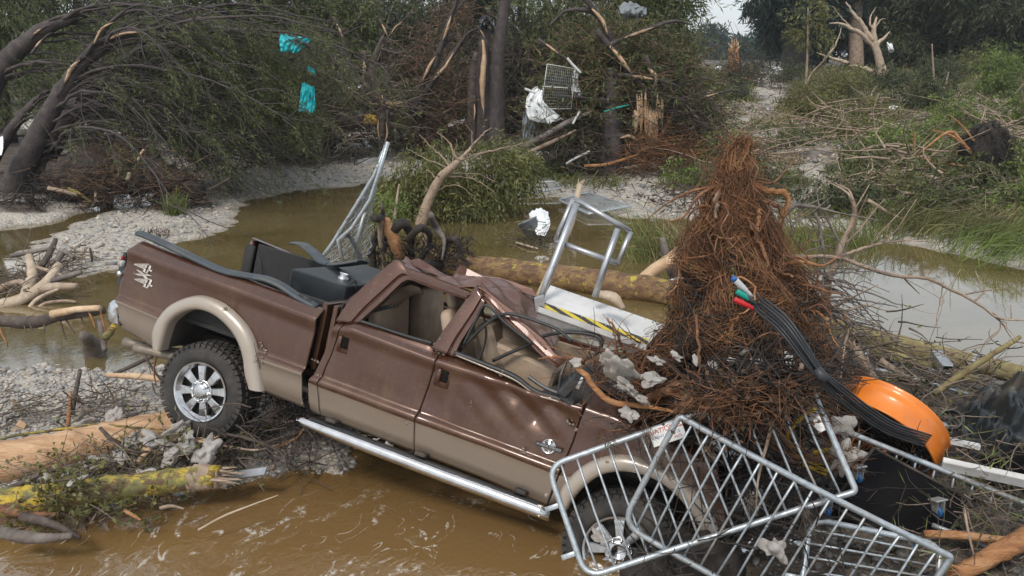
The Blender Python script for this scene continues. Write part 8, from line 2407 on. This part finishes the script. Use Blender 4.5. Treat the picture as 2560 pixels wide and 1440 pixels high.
# far orange stump wrapped in brush, by the path
g0 = ground(1835, 215)
log("tree_stump", [aty(1838, 220, g0[1]), aty(1836, 170, g0[1]), aty(1833, 120, g0[1])], [.5, .36, .28], "wood_orange", "snapped orange stump beyond the stony path", "stump", 12, 12, [-1])
twigs("brushwood", [aty(x, y, g0[1] - .5) for x, y in ((1840, 180), (1850, 200), (1835, 215), (1870, 215))], .5, 500, 1.4, .02, "bark_dark", "brush wrapped round the snapped orange stump", up=.7, leaves=3, leafmat="leaf_dark", lsz=(.25, .03))
# small litter
for x, y, lab in ((1945, 175, "white plastic scrap on the far brush"), (1985, 198, "white and pink scrap hung on the olive bush"), (2100, 300, "white scrap lying on the grassy slope"), (2235, 272, "grey bottle shaped litter on the slope"), (1795, 175, "white rag by the wrapped trunk's tip"), (2190, 500, "white scrap in the drooping shrub"), (2225, 118, "white sheet scrap beside the dead tree")):
    g0 = ground(x, max(y, 175) + 8)
    f_ = foam(aty(x, y, min(g0[1], 60)), .0045 * min(g0[1], 60), lab, None, .8)
    f_.data.materials[0] = M["white_cloth"]; f_["category"] = "litter"; f_.name = "litter_scrap"

# ------------------------------------------------------------------ far trees
def far_tree(px, Y, h, w, label, lmat, nc, rad=.5, bare=.2):
    return cypress(px, 150, Y, h, w, label, lmat, rad, nc, 12, 0, (.5, .055), bare, (.9, 8))
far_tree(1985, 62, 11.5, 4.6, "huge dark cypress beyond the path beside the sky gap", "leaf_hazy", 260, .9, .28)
far_tree(2140, 66, 9.5, 5.0, "broad dark tree behind the dead white tree", "leaf_dark", 220, .7, .25)
far_tree(2330, 64, 9.5, 5.0, "broad dark tree on the slope's crest", "leaf_dark", 220, .7, .2)
far_tree(2500, 60, 9.0, 5.0, "dark tree behind the bright bushes", "leaf_dark", 200, .7, .2)
far_tree(2720, 58, 9.0, 5.0, "dark tree at the end of the slope", "leaf_dark", 160, .7, .2)
log("snapped_tree", [aty(2142, 200, 61), aty(2138, 60, 61), aty(2140, -60, 61)], [.55, .48, .4], "wood_drift", "snapped reddish trunk behind the dead white tree", "tree", 10, 10)
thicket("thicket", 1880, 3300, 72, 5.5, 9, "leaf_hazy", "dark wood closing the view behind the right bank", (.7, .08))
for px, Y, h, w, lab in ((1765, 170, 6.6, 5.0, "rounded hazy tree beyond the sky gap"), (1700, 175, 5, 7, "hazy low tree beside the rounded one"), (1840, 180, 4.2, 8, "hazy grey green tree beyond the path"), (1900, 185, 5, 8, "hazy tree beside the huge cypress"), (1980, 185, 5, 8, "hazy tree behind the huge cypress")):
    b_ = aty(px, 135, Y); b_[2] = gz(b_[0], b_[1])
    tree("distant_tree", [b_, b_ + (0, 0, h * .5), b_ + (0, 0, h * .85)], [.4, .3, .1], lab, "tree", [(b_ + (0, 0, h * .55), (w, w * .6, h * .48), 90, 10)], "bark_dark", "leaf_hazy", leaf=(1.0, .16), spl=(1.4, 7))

# ------------------------------------------------------------------ damp air
haze_b = MB().box((0, 900, 8.0), (6400, 1960, 20.0)).build("haze", [])
hm = bpy.data.materials.new("haze_air")
hm.use_nodes = True
hn = hm.node_tree
hn.nodes.clear()
hv = hn.nodes.new("ShaderNodeVolumePrincipled")
hv.inputs["Color"].default_value = (0.86, 0.92, 0.97, 1)
hv.inputs["Density"].default_value = 0.0005
ho = hn.nodes.new("ShaderNodeOutputMaterial")
hn.links.new(hv.outputs[0], ho.inputs["Volume"])
haze_b.data.materials.append(hm)
tag(haze_b, "thin damp haze over the river valley", "haze", kind="stuff")
